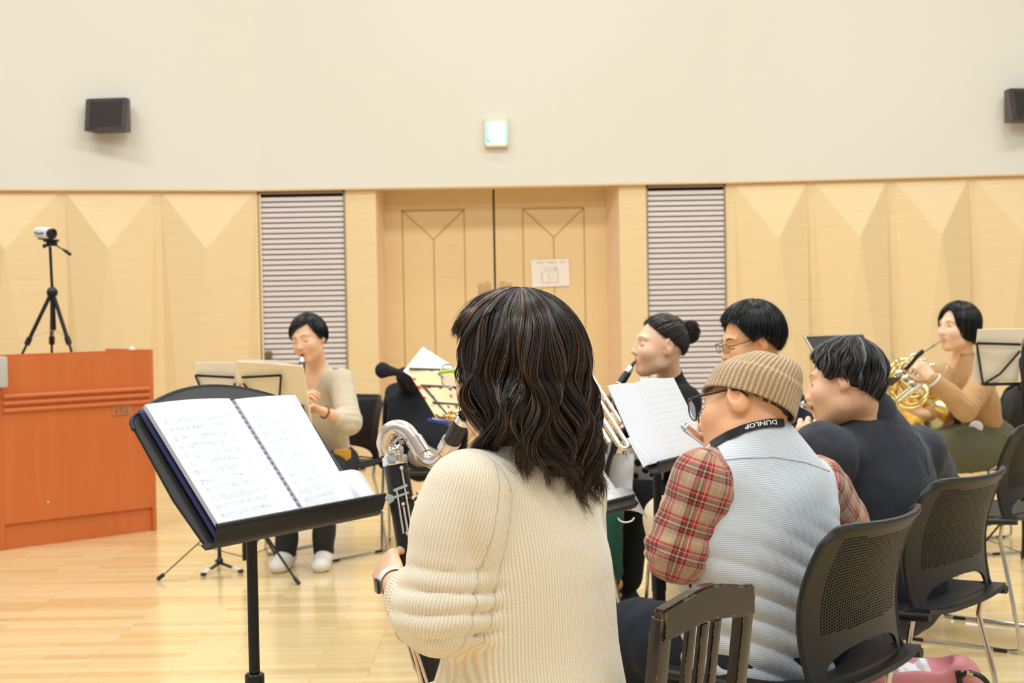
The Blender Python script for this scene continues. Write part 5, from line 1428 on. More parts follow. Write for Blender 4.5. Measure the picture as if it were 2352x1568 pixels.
def trousers(P, mat, r=(.098, .072, .060, .052), hem=1.0, name='trousers', amp=.004, h=.005, pelr=(.175, .135, .12)):
    J = P.J; F = Field(h); up = (J['neck']-J['pel']).normalized()
    F.ell(J['pel']+V3((0, 0, .01)), pelr, np.array([J['side'][:], J['front'][:], up[:]]).T, .05)
    fr = []
    for q in 'LR':
        hp, kn, an = J['hip'+q], J['kn'+q], J['kn'+q].lerp(J['an'+q], hem)
        F.cone(hp, kn, r[0], r[1], .04); F.cone(kn, an, r[2]+.006, r[3], .02)
        fr += [(hp, kn, r[0], r[1], J['side'], J['front'], 1), (kn, an, r[2], r[3], J['side'], J['front'], 1)]
    return P.cloth(name, F, mat, lambda X: -amp*wav(X, 7, (1, 1, .6), 3)-.5*amp*np.abs(wav(X, 16, (1, 1, .5), 8)), fr)
def top(P, mat, name='sweater', rs=(.115, .140, .150), flat=.74, sl=(.062, .055, .046, .038), ends=(.95, .95), collar=(.058, .02, .068), amp=.004, h=.005, hem=.0, cut=None, extra=None, folds=1.0, k=.05, label=None, sleeves=True):
    J = P.J; F = Field(h); up = (J['neck']-J['pel']).normalized(); f = J['front']; nk = J['neck']; pel = J['pel']-up*hem
    mid = nk.lerp(pel, .48)
    F.cone(nk-up*.035, nk-up*.13, rs[0]*.68, rs[0], k, sq=(f, flat)); F.cone(J['shL'], J['shR'], sl[0]*.88, sl[0]*.88, .045)
    F.cone(nk-up*.13, mid, rs[0]+.015, rs[1], k, sq=(f, flat)); F.cone(mid, pel, rs[1], rs[2], k, sq=(f, flat+.04))
    if collar: F.cone(nk+up*collar[1], nk-up*.03, collar[0], collar[2], .025)
    fr = [(nk+up*.05, pel, rs[1], rs[2], J['side'], f, flat)]
    if sleeves:
        for q, e in zip('LR', ends):
            sh, el, wr = J['sh'+q], J['el'+q], J['wr'+q]
            F.cone(sh, el, sl[0], sl[1], .035)
            if e > 0: F.cone(el, el.lerp(wr, e), sl[2]+.006, sl[3], .02)
            fr += [(sh, el, sl[0], sl[1], f, up, 1), (el, wr, sl[2], sl[3], f, up, 1)]
    if extra: extra(F)
    if cut: cut(F)
    els = [(A3(J['el'+q]), A3(J['sh'+q])) for q in 'LR']
    def disp(X):
        d = -amp*wav(X, 6, (1, 1, .7), 4)-.6*amp*np.abs(wav(X, 15, (1, 1, .5), 9))
        for e, s_ in els:
            r = np.linalg.norm(X-e, axis=1); ax = norm(s_-e); t = (X-e) @ ax
            d += -folds*.0042*np.exp(-(r/.09)**2)*np.sin(t/.036*6.283+2.2*wav(X, 5, (1, 1, 1), 12))*(.55+.45*wav(X, 7, (1, 1, 1), 21))
        return d
    return P.cloth(name, F, mat, disp, fr, label=label)
def toe(P, q): v = P.J['kn'+q]-P.J['hip'+q]; v.z = 0; return v.normalized()

# ---- B: clarinet player in the beige sweater, far left, facing the camera
YB = 7.2
HB = Frame(W(709, 776, 7.08), -113, 12, 9, .98)
B = Person('woman with short black hair in a beige v-neck sweater, playing a clarinet at left', W(735, 1050, YB)[:2], .0048)
nk = W(728, 850, 7.18); pel = W(745, 1062, 7.32)
B.skeleton(HB, nk, W(783, 876, 7.12), W(673, 872, 7.22), W(800, 968, 6.96), W(655, 965, 7.05), W(742, 945, 6.84), W(684, 930, 6.85), pel, W(744, 1108, 6.82), W(658, 1108, 6.82), W(744, 1262, 7.02), W(657, 1268, 7.02), ft=-108)
J = B.J
add_hand(B.F, J['wrL'], W(712, 928, 6.80)-J['wrL'], V3((-.3, -.2, -.9)), -1, curl=(.6, .7, .7, .7), s=.9)
add_hand(B.F, J['wrR'], W(704, 905, 6.80)-J['wrR'], V3((.5, .2, -.6)), 1, curl=(.6, .7, .7, .7), s=.9)
B.finish(M['skin']); B.face_details(brow_r=.0012)
M['beige_wool'] = cloth('beige_wool', srgb(206, 190, 164), .95)
f = J['front']
top(B, M['beige_wool'], rs=(.110, .135, .150), sl=(.060, .062, .055, .048), ends=(.30, .35), collar=(.060, .012, .075), hem=.03,
    cut=lambda F: F.cone(nk+f*.07+V3((0, 0, .04)), nk+f*.135-V3((0, 0, .15)), .062, .012, .008, True))
trousers(B, cloth('black_trousers', (.018, .018, .022)), r=(.090, .068, .060, .052))
M['white_shoe'] = plain('white_shoe', srgb(236, 228, 216), .6, var=.08)
for q in 'LR': shoe(B, q, (-.10, -1, 0) if q == 'R' else (.02, -1, 0), M['white_shoe'], M['white_plastic'], L=.245)
hB = Hair(HB, radii=(.090, .106, .100), pole=(-.10, -.25, .96), seed=2, th_h=115,
          table=((0, 74, 0), (-18, 66, 0), (-32, 58, 0), (-50, 86, 0), (-75, 112, 0), (-100, 112, 0), (-130, 122, 0), (180, 126, 0), (130, 122, 0), (100, 118, 0), (75, 116, 0), (52, 104, 0), (30, 90, 0), (14, 80, 0)))
hB.build(B.root, n=1500, r=.0012, base=(.007, .006, .007), var=.35, ragged=.10, thick=.012)
c = W(786, 1043, 7.14)
obj('pouch', MB().box(c, (.085, .045, .05), None, bev=.012).box(c+V3((0, -.005, -.012)), (.06, .05, .045), None, bev=.012), plain('yellow_pouch', srgb(240, 178, 60), .7), B.root, label='yellow waist pouch')
ax = (J['wrL']-J['elL']).normalized(); n1 = ax.orthogonal().normalized(); n2_ = ax.cross(n1); c = J['wrL']-ax*.012
obj('bracelet', MB().tube([c+n1*(.030*math.cos(a))+n2_*(.030*math.sin(a)) for a in np.linspace(0, 6.28, 20)], .004, 6, closed=True), plain('bracelet_brown', srgb(120, 70, 60), .3), B.root)

# ---- C: woman with a bun, black cardigan, clarinet
HC = Frame(W(1516, 792, 5.55), 192, -2, 0, 1.02)
C = Person('woman with a hair bun in a black top playing a clarinet', W(1560, 1100, 5.7)[:2], .0045)
nk = W(1540, 880, 5.62); pel = W(1572, 1130, 5.85)
C.skeleton(HC, nk, W(1572, 925, 5.46), W(1508, 915, 5.78), W(1540, 1035, 5.32), W(1480, 1010, 5.72), W(1432, 992, 5.36), W(1432, 965, 5.60), pel, W(1452, 1150, 5.62), W(1440, 1145, 5.95), W(1440, 1345, 5.72), W(1424, 1330, 6.05), ft=190)
J = C.J
add_hand(C.F, J['wrL'], W(1402, 948, 5.42)-J['wrL'], V3((-.2, .9, .1)), 1, curl=(.75, .75, .75, .75), s=.95)
add_hand(C.F, J['wrR'], W(1405, 930, 5.58)-J['wrR'], V3((-.2, -.9, 0)), -1, curl=(.75, .75, .75, .75), s=.95)
C.finish(M['skin_fair']); C.face_details(brow_r=.0010, brow=srgb(120, 95, 80))
M['black_wool'] = cloth('black_wool', (.010, .010, .012), .95)
top(C, M['black_wool'], name='cardigan', rs=(.115, .145, .16), collar=(.058, .028, .070), ends=(.88, .88), cut=lambda F: F.cone(nk+C.J['front']*.06+V3((0, 0, .05)), nk+C.J['front']*.12-V3((0, 0, .10)), .055, .012, .008, True))
b = NB('floral'); co = b.obj(); v_ = b.n('ShaderNodeTexVoronoi'); b.put(v_.inputs['Vector'], co); v_.inputs['Scale'].default_value = 24
M['floral'] = b.out(b.mix(b.math('LESS_THAN', b.math('ADD', v_.outputs['Distance'], b.math('MULTIPLY', b.noise(co, 60, 3), .35)), .52), srgb(214, 208, 208)+(1,), (.012, .012, .014, 1)), .9)
F = Field(.005); F.cone(J['neck'].lerp(J['pel'], .5)+J['front']*.10, J['pel']+J['front']*.20+V3((0, 0, .06)), .10, .13, .04); F.cone(J['pel']+J['front']*.18+V3((0, 0, .06)), J['pel']+J['front']*.30+V3((0, 0, .05)), .12, .10, .04)
C.cloth('apron_skirt', F, M['floral'], lambda X: -.005*wav(X, 8, (1, 1, .5), 2), label='black and white floral cloth over the lap')
trousers(C, M['black_wool'], r=(.105, .080, .072, .058), hem=.9)
M['sneaker'] = plain('sneaker_black', (.014, .014, .016), .75); M['sole_cream'] = plain('sole_cream', srgb(226, 208, 186), .6)
for q in 'LR':
    an = J['an'+q]; sk = MB().lathe(an+V3((0, 0, -.02)), (0, 0, 1), [(0, .036), (.03, .038), (.09, .042), (.095, .040)])
    b = NB('stripe_sock'+q); x, y, z = b.xyz(b.obj()); M_ = b.out(b.mix(b.math('GREATER_THAN', b.math('SINE', b.math('MULTIPLY', z, 330)), .35), (.02, .02, .022, 1), srgb(150, 140, 148)+(1,)), .9)
    obj('sock', sk, M_, C.root, label='dark striped sock'); shoe(C, q, (-.55, -.80, 0), M['sneaker'], M['sole_cream'], L=.24)
hC = Hair(HC, radii=(.080, .100, .094), c=(0, -.014, .024), pole=(0, -.85, .50), seed=3, th_h=140,
          table=((0, 108, 0), (25, 112, 0), (50, 110, 0), (78, 104, 0), (100, 92, 0), (125, 80, 0), (150, 76, 0), (180, 74, 0), (210, 76, 0), (235, 80, 0), (260, 92, 0), (282, 104, 0), (310, 110, 0), (335, 112, 0)))
shc = hC.build(C.root, n=1300, r=.0011, base=(.030, .022, .018), var=.5, ragged=.04, thick=.010, puff=.002)
bun = HC(0, -.122, .052); bb = MB().ball(bun, (.036, .030, .038), HC.R)
rng = np.random.default_rng(2); th = rng.uniform(0, 6.28, (260, 1)); s_ = np.linspace(0, 1, 12)[None]; an_ = th+s_*3.4; lat = rng.uniform(-1.1, 1.1, (260, 1))+s_*rng.normal(0, .4, (260, 1))
Pb = np.stack([np.cos(lat)*np.cos(an_)*.040, np.cos(lat)*np.sin(an_)*.033, np.sin(lat)*.042], -1)*rng.uniform(.9, 1.18, (260, 1, 1))
bo = obj('hair_bun', bb, M['hair'], C.root, smooth=180, attrs={'tint': np.tile((.022, .015, .012), (sum(len(v) for v in bb.v), 1))})
strands(Pb @ HC.R.T+A3(bun), np.full(260, .0012), np.array((.035, .022, .018))*np.exp(rng.normal(0, .5, (260, 1))), 'bun_strands', M['hair'], bo)

# ---- D: man with black hair and glasses, navy sweater
HD = Frame(W(1724, 782, 4.92), 194, 15, 0, 1.04)
D = Person('man with thick black hair and glasses in a navy sweater behind the beanie', W(1790, 1150, 5.05)[:2], .0045)
nk = W(1768, 868, 5.0); pel = W(1800, 1160, 5.05)
D.skeleton(HD, nk, W(1800, 935, 4.80), W(1752, 915, 5.20), W(1770, 1080, 4.72), W(1700, 1075, 5.24), W(1668, 1010, 4.84), W(1650, 1000, 5.10), pel, W(1528, 1190, 5.0), W(1548, 1185, 5.3), W(1552, 1450, 5.05), W(1572, 1410, 5.35), ft=188, male=True, slim=1.08)
J = D.J
add_hand(D.F, J['wrL'], V3((-.8, .3, .3)), V3((0, .9, .2)), 1, curl=(.7, .7, .7, .7)); add_hand(D.F, J['wrR'], V3((-.8, -.3, .3)), V3((0, -.9, .2)), -1, curl=(.7, .7, .7, .7))
D.finish(M['skin_warm']); D.face_details(brow_r=.0022)
M['navy_wool'] = cloth('navy_wool', srgb(24, 34, 60), .95)
top(D, M['navy_wool'], rs=(.135, .165, .17), collar=(.060, .015, .075), sl=(.070, .060, .052, .042))
trousers(D, cloth('chino', srgb(226, 208, 176), .9), r=(.10, .074, .070, .066), hem=.96)
for q in 'LR': shoe(D, q, (-1, -.1, 0), M['sneaker'], M['sole_cream'], L=.27)
hD = Hair(HD, radii=(.094, .114, .106), c=(0, -.012, .024), pole=(0, -.34, .94), seed=6, th_h=120,
          table=((0, 76, 0), (12, 70, 0), (24, 78, 0), (40, 80, 0), (58, 98, 0), (74, 112, 0), (90, 100, 0), (108, 112, 0), (140, 124, 0), (180, 128, 0), (220, 124, 0), (252, 112, 0), (270, 100, 0), (286, 112, 0), (302, 98, 0), (320, 80, 0), (336, 76, 0), (348, 70, 0)))
hD.build(D.root, n=2000, r=.0012, base=(.006, .0055, .006), var=.3, ragged=.14, thick=.014, puff=.006, fly=.02)
glasses(D.root, HD, plain('brown_rim', srgb(90, 60, 50), .3, .6), r=.0011, w=.024, h=.016, cy=.108)

# ---- E: man in the knitted beanie, light vest over a plaid shirt, flute
HE = Frame(W(1714, 940, 3.12), 152, 10, 28, 1.0)
E = Person('man in a tan knitted beanie and pale vest over a red plaid shirt', W(1745, 1480, 3.1)[:2], .0045)
nk = W(1738, 1010, 3.10); pel = W(1752, 1480, 3.16)
E.skeleton(HE, nk, W(1610, 1108, 3.02), W(1880, 1118, 3.26), W(1560, 1262, 3.02), W(1965, 1262, 3.46), W(1640, 1110, 3.42), W(1900, 1130, 3.62), pel, W(1462, 1462, 3.28), W(1985, 1465, 3.6), W(1500, 1838, 3.35), W(1995, 1715, 3.72), ft=127, male=True, slim=1.12, head_kw=dict(jaw=1.05, ear=1.3))
J = E.J
add_hand(E.F, J['wrL'], W(1642, 1040, 3.46)-J['wrL'], V3((.3, .6, -.4)), -1, curl=(.7, .7, .7, .7)); add_hand(E.F, J['wrR'], V3((-.7, .2, .5)), V3((-.5, -.6, 0)), -1, curl=(.7, .7, .7, .7))
E.finish(M['skin_warm'], blush=.2); E.face_details(brow_r=.0014, brow=srgb(120, 110, 105))
def tartan(name):
    b = NB(name); u, v, k = b.xyz(b.attr('rest')); P_ = .062
    rd, bg_, gr, wh, ye, nv = srgb(196, 44, 50), srgb(206, 176, 146), srgb(52, 62, 52), srgb(236, 224, 214), srgb(206, 190, 130), srgb(36, 40, 62)
    st = [(0, bg_), (.20, rd), (.30, wh), (.325, rd), (.42, gr), (.475, bg_), (.50, ye), (.515, bg_), (.54, gr), (.60, rd), (.68, nv), (.73, bg_), (.90, wh), (.915, bg_)]
    a = b.ramp(b.math('FRACT', b.math('MULTIPLY', u, 1/P_)), st, 'CONSTANT'); c = b.ramp(b.math('FRACT', b.math('MULTIPLY', v, 1/P_)), st, 'CONSTANT')
    n_ = b.noise(b.obj(), 500, 2); m = b.mix(.5, a, c); m = b.mix(.42, m, b.mix(1.0, a, c, 'MULTIPLY'))
    return b.out(m, .85, 0, b.bump(n_, .2, .001), Sheen_Weight=.2)
M['tartan'] = tartan('tartan')
top(E, M['tartan'], name='plaid_shirt', rs=(.135, .155, .16), sl=(.066, .066, .058, .042), ends=(.9, .9), collar=(.060, .012, .07), amp=.006, folds=1.6, h=.0045)
b = NB('vest_cloth'); u, v, k = b.xyz(b.attr('rest')); rp = b.math('SINE', b.math('MULTIPLY', v, 6.2832/.0042)); nz = b.noise(b.obj(), 10, 3)
M['vest'] = b.out(b.mix(nz, srgb(206, 210, 216)+(1,), srgb(222, 227, 236)+(1,)), .75, 0, b.bump(b.math('ADD', rp, b.noise(b.obj(), 300, 2)), .25, .0012), Sheen_Weight=.2)
F = Field(.0045); up = (nk-pel).normalized(); f = J['front']; mid = nk.lerp(pel, .45); sd = J['side']
F.cone(nk-up*.035-f*.01, nk-up*.14, .088, .155, .06, sq=(f, .72)); F.cone(J['shL'].lerp(J['shR'], .12), J['shR'].lerp(J['shL'], .10), .070, .070, .05)
F.cone(nk-up*.14, mid, .165, .175, .06, sq=(f, .74)); F.cone(mid, pel-up*.01, .175, .178, .06, sq=(f, .80)); F.cone(nk+up*.012, nk-up*.03, .064, .082, .03)
F.cone(mid-sd*.03, pel-sd*.04-up*.0, .15, .165, .05, sq=(f, .8))
F.cone(nk+up*.11, nk+up*.004, .056, .054, .008, True)
def foldE(X):
    a_ = A3(mid); x = (X-a_) @ A3(sd); z = (X-a_) @ A3(up)
    low = np.clip((.08-z)/.2, 0, 1); ph = (z+.55*x)/.055*6.283+1.3*np.sin(x*14)
    d = -.0055*low*(np.abs(np.sin(ph/2))**.8*2-1)-.004*wav(X, 6, (1, 1, 1), 6)
    c = A3(W(1640, 1170, 2.93)); r_ = (X-c)/np.array((.09, .10, .035)); d += .010*np.exp(-(r_**2).sum(1))
    return d
vest = E.cloth('vest', F, M['vest'], foldE, [(nk+up*.05, pel, .17, .17, sd, f, .74)])
# yoke seam, armhole piping and side pocket
V_, Q_ = None, None
def on_mesh(o, px, py, off=.001, root=None):
    me = o.data; 
    if not hasattr(on_mesh, 'c'): on_mesh.c = {}
    if o.name not in on_mesh.c:
        co = np.empty(len(me.vertices)*3, np.float32); me.vertices.foreach_get('co', co); co = co.reshape(-1, 3)
        r = o
        while r.parent: r = r.parent
        on_mesh.c[o.name] = (BVHTree.FromPolygons([V3(v) for v in co], [tuple(p.vertices) for p in me.polygons]), root_matrix(r))
    t, Mx = on_mesh.c[o.name]; Mi = Mx.inverted(); o_ = Mi @ V3((0, 0, CAMH)); d_ = (Mi.to_3x3() @ ray(px, py)).normalized(); h = t.ray_cast(o_, d_)
    return (Mx @ (h[0]+h[1]*off)) if h[0] is not None else None
def seam_line(o, pts, r, mat, name='seam', parent=None, n=16, off=.0006):
    P = []
    for i in range(n+1):
        t = i/n*(len(pts)-1); k = min(int(t), len(pts)-2); u = t-k; q = on_mesh(o, pts[k][0]*(1-u)+pts[k+1][0]*u, pts[k][1]*(1-u)+pts[k+1][1]*u, off)
        if q is not None: P.append(q)
    if len(P) > 2: return obj(name, MB().tube(P, r, 5), mat, o, smooth=180)
seam = plain('vest_seam', srgb(176, 184, 200), .8)
seam_line(vest, [(1628, 1062), (1700, 1052), (1780, 1050), (1850, 1062), (1905, 1082)], .0011, seam, 'yoke_seam')
seam_line(vest, [(1612, 1030), (1622, 1075), (1624, 1130), (1612, 1190), (1590, 1240)], .0011, seam, 'armhole_seam')
seam_line(vest, [(1590, 1312), (1584, 1335), (1590, 1362)], .0035, plain('pocket_dark', srgb(36, 50, 84), .7), 'pocket_opening')
# lanyard strap around the neck with printed letters
def nearest(px, py, off):
    best = None
    for o_ in (E.body, vest):
        q = on_mesh(o_, px, py, off)
        if q is not None and (best is None or q.y < best.y): best = q
    return best
low_ = spline_pts = [(1624, 1040), (1648, 1022), (1676, 1006), (1706, 993), (1738, 984), (1770, 978), (1800, 978)]
def along(t, up_=0.0):
    k = min(int(t*6), 5); u = t*6-k; x = low_[k][0]*(1-u)+low_[k+1][0]*u; y = low_[k][1]*(1-u)+low_[k+1][1]*u
    return nearest(x-3*up_, y+3-19*up_, .004)
rows_ = []
for t_ in np.linspace(0, 1, 25):
    a_, c_ = along(t_, 0), along(t_, 1)
    if a_ is not None and c_ is not None and (a_-c_).length < .05: rows_.append([a_[:], ((a_+c_)/2)[:], c_[:]])
strap = obj('neck_strap', MB().slab(np.array(rows_), .0015), plain('strap_black', (.014, .014, .017), .7), E.root, label='black neck strap with white letters', smooth=60)
v, fa = text_mesh('DUNLOP', .0185, 'CENTER', off=.0005); pts = []; R3 = np.array(rows_); nR = len(R3)
L_tot = sum(np.linalg.norm(R3[i+1, 1]-R3[i, 1]) for i in range(nR-1)); ctr = .70
for q in v:     # the strap is worn upside down: letters read from the other side
    s_ = np.clip((ctr-q[0]/L_tot), 0, .999)*(nR-1); i_ = int(s_); u = s_-i_; w_ = np.clip(.16+q[1]/.0175*.72, 0, 1)
    a_ = R3[i_]*(1-u)+R3[i_+1]*u; p_ = a_[2]*(1-w_)+a_[0]*w_; dv = norm(A3((0, 0, CAMH))-p_); pts.append(p_+dv*.0022)
obj('strap_letters', MB().add(pts, fa), M['white_plastic'], strap, smooth=0)
# beanie: ribbed knit with a turned-up brim and a soft peak
b = NB('beanie_knit'); u, v, k = b.xyz(b.attr('rest')); rb = b.math('SINE', b.math('MULTIPLY', u, 6.2832)); st = b.math('SINE', b.math('MULTIPLY', v, 6.2832/.0045))
hh = b.math('ADD', rb, b.math('MULTIPLY', st, .25)); M['beanie'] = b.out(b.mix(b.math('MULTIPLY_ADD', rb, .5, .55), srgb(172, 134, 96)+(1,), srgb(218, 184, 144)+(1,)), .95, 0, b.bump(b.math('ADD', hh, b.noise(b.obj(), 500, 3)), .7, .0025), Sheen_Weight=.3)
def beanie():
    c0 = HE(0, -.006, .014); axis = (HE.z*.93-HE.y*.37).normalized(); tip = W(1793, 826, 3.16); n = 120; rows = 40; P = []; U = []
    xx = HE.x; yy = axis.cross(xx).normalized()
    if yy.dot(HE.y) < 0: yy = -yy
    top_ = c0+axis*.100; Lh = .15
    for i in range(n):
        a = 2*math.pi*i/n; row = []; ru = []
        for j in range(rows):
            t = j/(rows-1); k = t**1.2; rad = max(.012, (1-k**2.3)**.62*.096)
            fold = .006 if t < .40 else .006*max(0, 1-(t-.40)*30)
            sft = (tip-top_)*(max(0, t-.28)/.72)**1.15
            z = -.004+.104*math.sin(min(1, t*1.02)*math.pi/2)
            lump = .006*math.sin(a*2+.6)*t*(1-t)*4+.004*math.sin(a*5+t*7)*t
            p = c0+xx*(math.cos(a)*(rad*.905+fold+lump))+yy*(math.sin(a)*(rad*1.10+fold+lump))+axis*z+sft
            row.append(p[:]); ru.append((i/n*56, t*Lh, 0))
        P.append(row); U.append(ru)
    P.append(P[0]); U.append([(56, q[1], 0) for q in U[0]])
    m = MB(); P = np.array(P); 
    m.slab(P, .005, np.array(U)); m.ball(tip-axis*.002, .013)
    return m
bn = obj('beanie', beanie(), M['beanie'], E.root, smooth=180)
hE = Hair(HE, radii=(.0795, .0985, .092), c=(0, -.016, .026), pole=(0, -.1, 1), seed=9, th_h=140, table=((0, 50, 0), (40, 55, 0), (75, 78, 0), (95, 100, 0), (120, 118, 0), (180, 128, 0), (240, 118, 0), (265, 100, 0), (285, 78, 0), (320, 55, 0)))
hE.build(E.root, n=900, r=.0007, base=(.05, .045, .045), var=.6, ragged=.3, thick=.006, puff=.001, fly=0, shell_off=-.006, name='cropped_hair')
glasses(E.root, HE, plain('dark_rim', (.02, .02, .022), .2), r=.0016, w=.029, h=.021, cy=.116, cx=.036, temple_r=.0028, tw=.083)
trousers(E, cloth('navy_jeans', srgb(30, 36, 48), .9), r=(.110, .085, .072, .058), pelr=(.185, .15, .12))
for q in 'LR': shoe(E, q, toe(E, q), M['sneaker'], M['rubber'], L=.28, h=.006)

# ---- F: grey-haired player in the charcoal jacket, flute
HF = Frame(W(1938, 878, 3.90), 160, 10, 14, .97)
Fp_ = Person('woman with short grey-black hair in a charcoal wool jacket playing a flute', W(2040, 1370, 3.95)[:2], .0045)
nk = W(2000, 965, 3.95); pel = W(2050, 1300, 3.98)
Fp_.skeleton(HF, nk, W(1888, 1040, 3.80), W(2108, 1040, 4.12), W(1870, 1200, 3.86), W(2160, 1130, 4.42), W(1850, 1050, 4.05), W(1990, 1010, 4.6), pel, W(1850, 1285, 4.25), W(2000, 1275, 4.5), W(1870, 1586, 4.3), W(2010, 1537, 4.55), ft=130)
J = Fp_.J
add_hand(Fp_.F, J['wrL'], V3((.2, .3, .9)), V3((.3, .8, 0)), 1, curl=(.7, .7, .7, .7)); add_hand(Fp_.F, J['wrR'], V3((-.8, .1, -.2)), V3((-.2, -.9, 0)), -1, curl=(.7, .7, .7, .7))
Fp_.finish(M['skin']); Fp_.face_details(brow_r=.0012)
b = NB('charcoal_wool'); co = b.obj(); fl_ = b.noise(co, 700, 3, .7); bg2 = b.noise(co, 60, 3, .6)
M['charcoal'] = b.out(b.mix(b.math('MULTIPLY_ADD', fl_, .7, b.math('MULTIPLY', bg2, .3)), srgb(28, 29, 36)+(1,), srgb(70, 72, 82)+(1,)), .95, 0, b.bump(fl_, .4, .0015), Sheen_Weight=.08)
up = (nk-pel).normalized(); f = J['front']
jk = top(Fp_, M['charcoal'], name='jacket', rs=(.135, .165, .185), flat=.74, sl=(.078, .070, .062, .050), ends=(.95, .8), collar=None, amp=.005, folds=1.5, hem=.02, h=.0045)
F = Field(.004); F.cone(nk-up*.035-f*.0, nk+up*.018-f*.006, .092, .071, .02); F.cone(nk+up*.14+f*.012, nk+up*.004+f*.008, .060, .056, .005, True)
F.cone(nk+f*.05-up*.1, nk+f*.12-up*.15, .03, .03, .01)
co_ = Fp_.cloth('collar', F, M['charcoal'])
seam_line(jk, [(2105, 1000), (2125, 1040), (2132, 1090)], .0012, plain('jacket_seam', (.02, .02, .025), .9), 'sleeve_seam')
hF = Hair(HF, radii=(.093, .108, .101), c=(0, -.014, .022), pole=(0, -.30, .95), seed=8, th_h=118, wave=.016, wl=.08,
          table=((0, 78, 0), (20, 84, 0), (40, 86, 0), (58, 106, 0), (74, 116, 0), (90, 108, 0), (110, 122, 0), (145, 128, 0), (180, 134, 0), (215, 128, 0), (250, 122, 0), (270, 108, 0), (286, 116, 0), (302, 106, 0), (320, 86, 0), (340, 80, 0)))
hF.build(Fp_.root, n=2600, r=.0010, base=(.022, .019, .018), var=.45, hi=(.34, .33, .33), hi_p=.30, ragged=.14, thick=.014, puff=.007, fly=.03, mat=M['hair_soft'], Mn=20)
trousers(Fp_, cloth('black_slacks', (.012, .012, .014)), r=(.10, .075, .065, .055))
for q in 'LR': shoe(Fp_, q, toe(Fp_, q), M['sneaker'], M['rubber'], L=.25, h=.006)

# ---- G: horn player
HG = Frame(W(2200, 750, 7.02), 206, 0, 0, 1.0)
Gp = Person('woman with a dark bob in a tan cardigan and olive trousers playing a french horn', W(2245, 1010, 7.1)[:2], .0048)
nk = W(2212, 828, 7.06); pel = W(2256, 1010, 7.2)
Gp.skeleton(HG, nk, W(2262, 865, 6.94), W(2172, 862, 7.24), W(2218, 940, 6.78), W(2160, 955, 7.16), W(2140, 868, 6.76), W(2130, 950, 6.96), pel, W(2128, 1042, 6.88), W(2150, 1042, 7.32), W(2150, 1238, 6.95), W(2165, 1205, 7.4), ft=198)
J = Gp.J
add_hand(Gp.F, J['wrL'], W(2100, 826, 6.78)-J['wrL'], V3((-.2, .8, -.2)), 1, curl=(.55, .6, .65, .7), s=.95); add_hand(Gp.F, J['wrR'], V3((-.8, -.4, .1)), V3((0, -.3, .9)), 1, curl=(.2, .2, .2, .2))
Gp.finish(M['skin_fair'], lips=(1.0, .42, .42)); Gp.face_details(closed=False, brow_r=.0014)
M['tan_wool'] = cloth('tan_wool', srgb(196, 152, 102), .95)
f = J['front']
top(Gp, M['tan_wool'], name='cardigan', rs=(.112, .135, .150), sl=(.060, .056, .050, .038), ends=(.93, .93), collar=(.058, .012, .072), amp=.005, folds=1.3, hem=.0,
    cut=lambda F: (F.cone(nk+f*.065+V3((0, 0, .05)), nk+f*.095-V3((0, 0, .0)), .05, .03, .008, True), F.cone(nk.lerp(pel, .62)+f*.17, pel+f*.20, .03, .11, .02, True)))
F = Field(.005); F.cone(nk.lerp(pel, .58)+f*.02, pel+f*.03, .115, .125, .04, sq=(f, .78)); Gp.cloth('camisole', F, M['black_wool'])
trousers(Gp, cloth('olive_linen', srgb(96, 94, 66), .9), r=(.125, .105, .085, .07), amp=.008, pelr=(.18, .14, .12))
obj('pocket_cloth', MB().ball(W(2242, 980, 6.98), (.035, .02, .032)), M['paper'], Gp.root, label='white handkerchief at the pocket')
for q in 'LR': shoe(Gp, q, toe(Gp, q), M['sneaker'], M['rubber'], L=.24, h=.006)
ax = (J['wrL']-J['elL']).normalized(); n1 = ax.orthogonal().normalized(); n2_ = ax.cross(n1); c = J['wrL']-ax*.015
obj('bracelet', MB().tube([c+n1*(.034*math.cos(a))+n2_*(.034*math.sin(a)) for a in np.linspace(0, 6.28, 20)], .007, 8, closed=True), M['white_plastic'], Gp.root, label='white cuff at the wrist')
hG = Hair(HG, radii=(.092, .108, .102), c=(0, -.016, .022), pole=(.05, -.15, .98), seed=7, th_h=96, inward=.012,
          table=((0, 58, 0), (15, 64, 0), (32, 84, .02), (50, 96, .075), (75, 96, .095), (120, 96, .095), (180, 96, .09), (240, 96, .095), (285, 96, .095), (312, 96, .07), (330, 78, .0), (346, 60, 0)))
hG.build(Gp.root, n=1700, r=.0012, base=(.010, .007, .007), var=.35, ragged=.05, thick=.012, puff=.004)

# ---- I: brass player hidden behind the long hair of the woman in front
HI = Frame(W(1268, 800, 5.35), 186, 5, 0, 1.0)
I_ = Person('brass player in a dark green top, mostly hidden behind the long-haired woman', W(1275, 1150, 5.4)[:2], .006)
nk = W(1280, 880, 5.38); pel = W(1290, 1150, 5.42)
I_.skeleton(HI, nk, W(1290, 925, 5.22), W(1275, 915, 5.54), W(1300, 1040, 5.10), W(1255, 1040, 5.6), W(1348, 1000, 5.05), W(1240, 985, 5.4), pel, W(1390, 1180, 5.15), W(1395, 1160, 5.45), W(1392, 1330, 5.30), W(1402, 1315, 5.60), ft=300)
add_hand(I_.F, I_.J['wrL'], V3((.8, .1, .1)), V3((0, .2, .9)), 1, curl=(.6, .6, .6, .6)); add_hand(I_.F, I_.J['wrR'], V3((.6, -.4, .2)), V3((0, -.8, .2)), 1, curl=(.6, .6, .6, .6))
I_.finish(M['skin_warm']); 
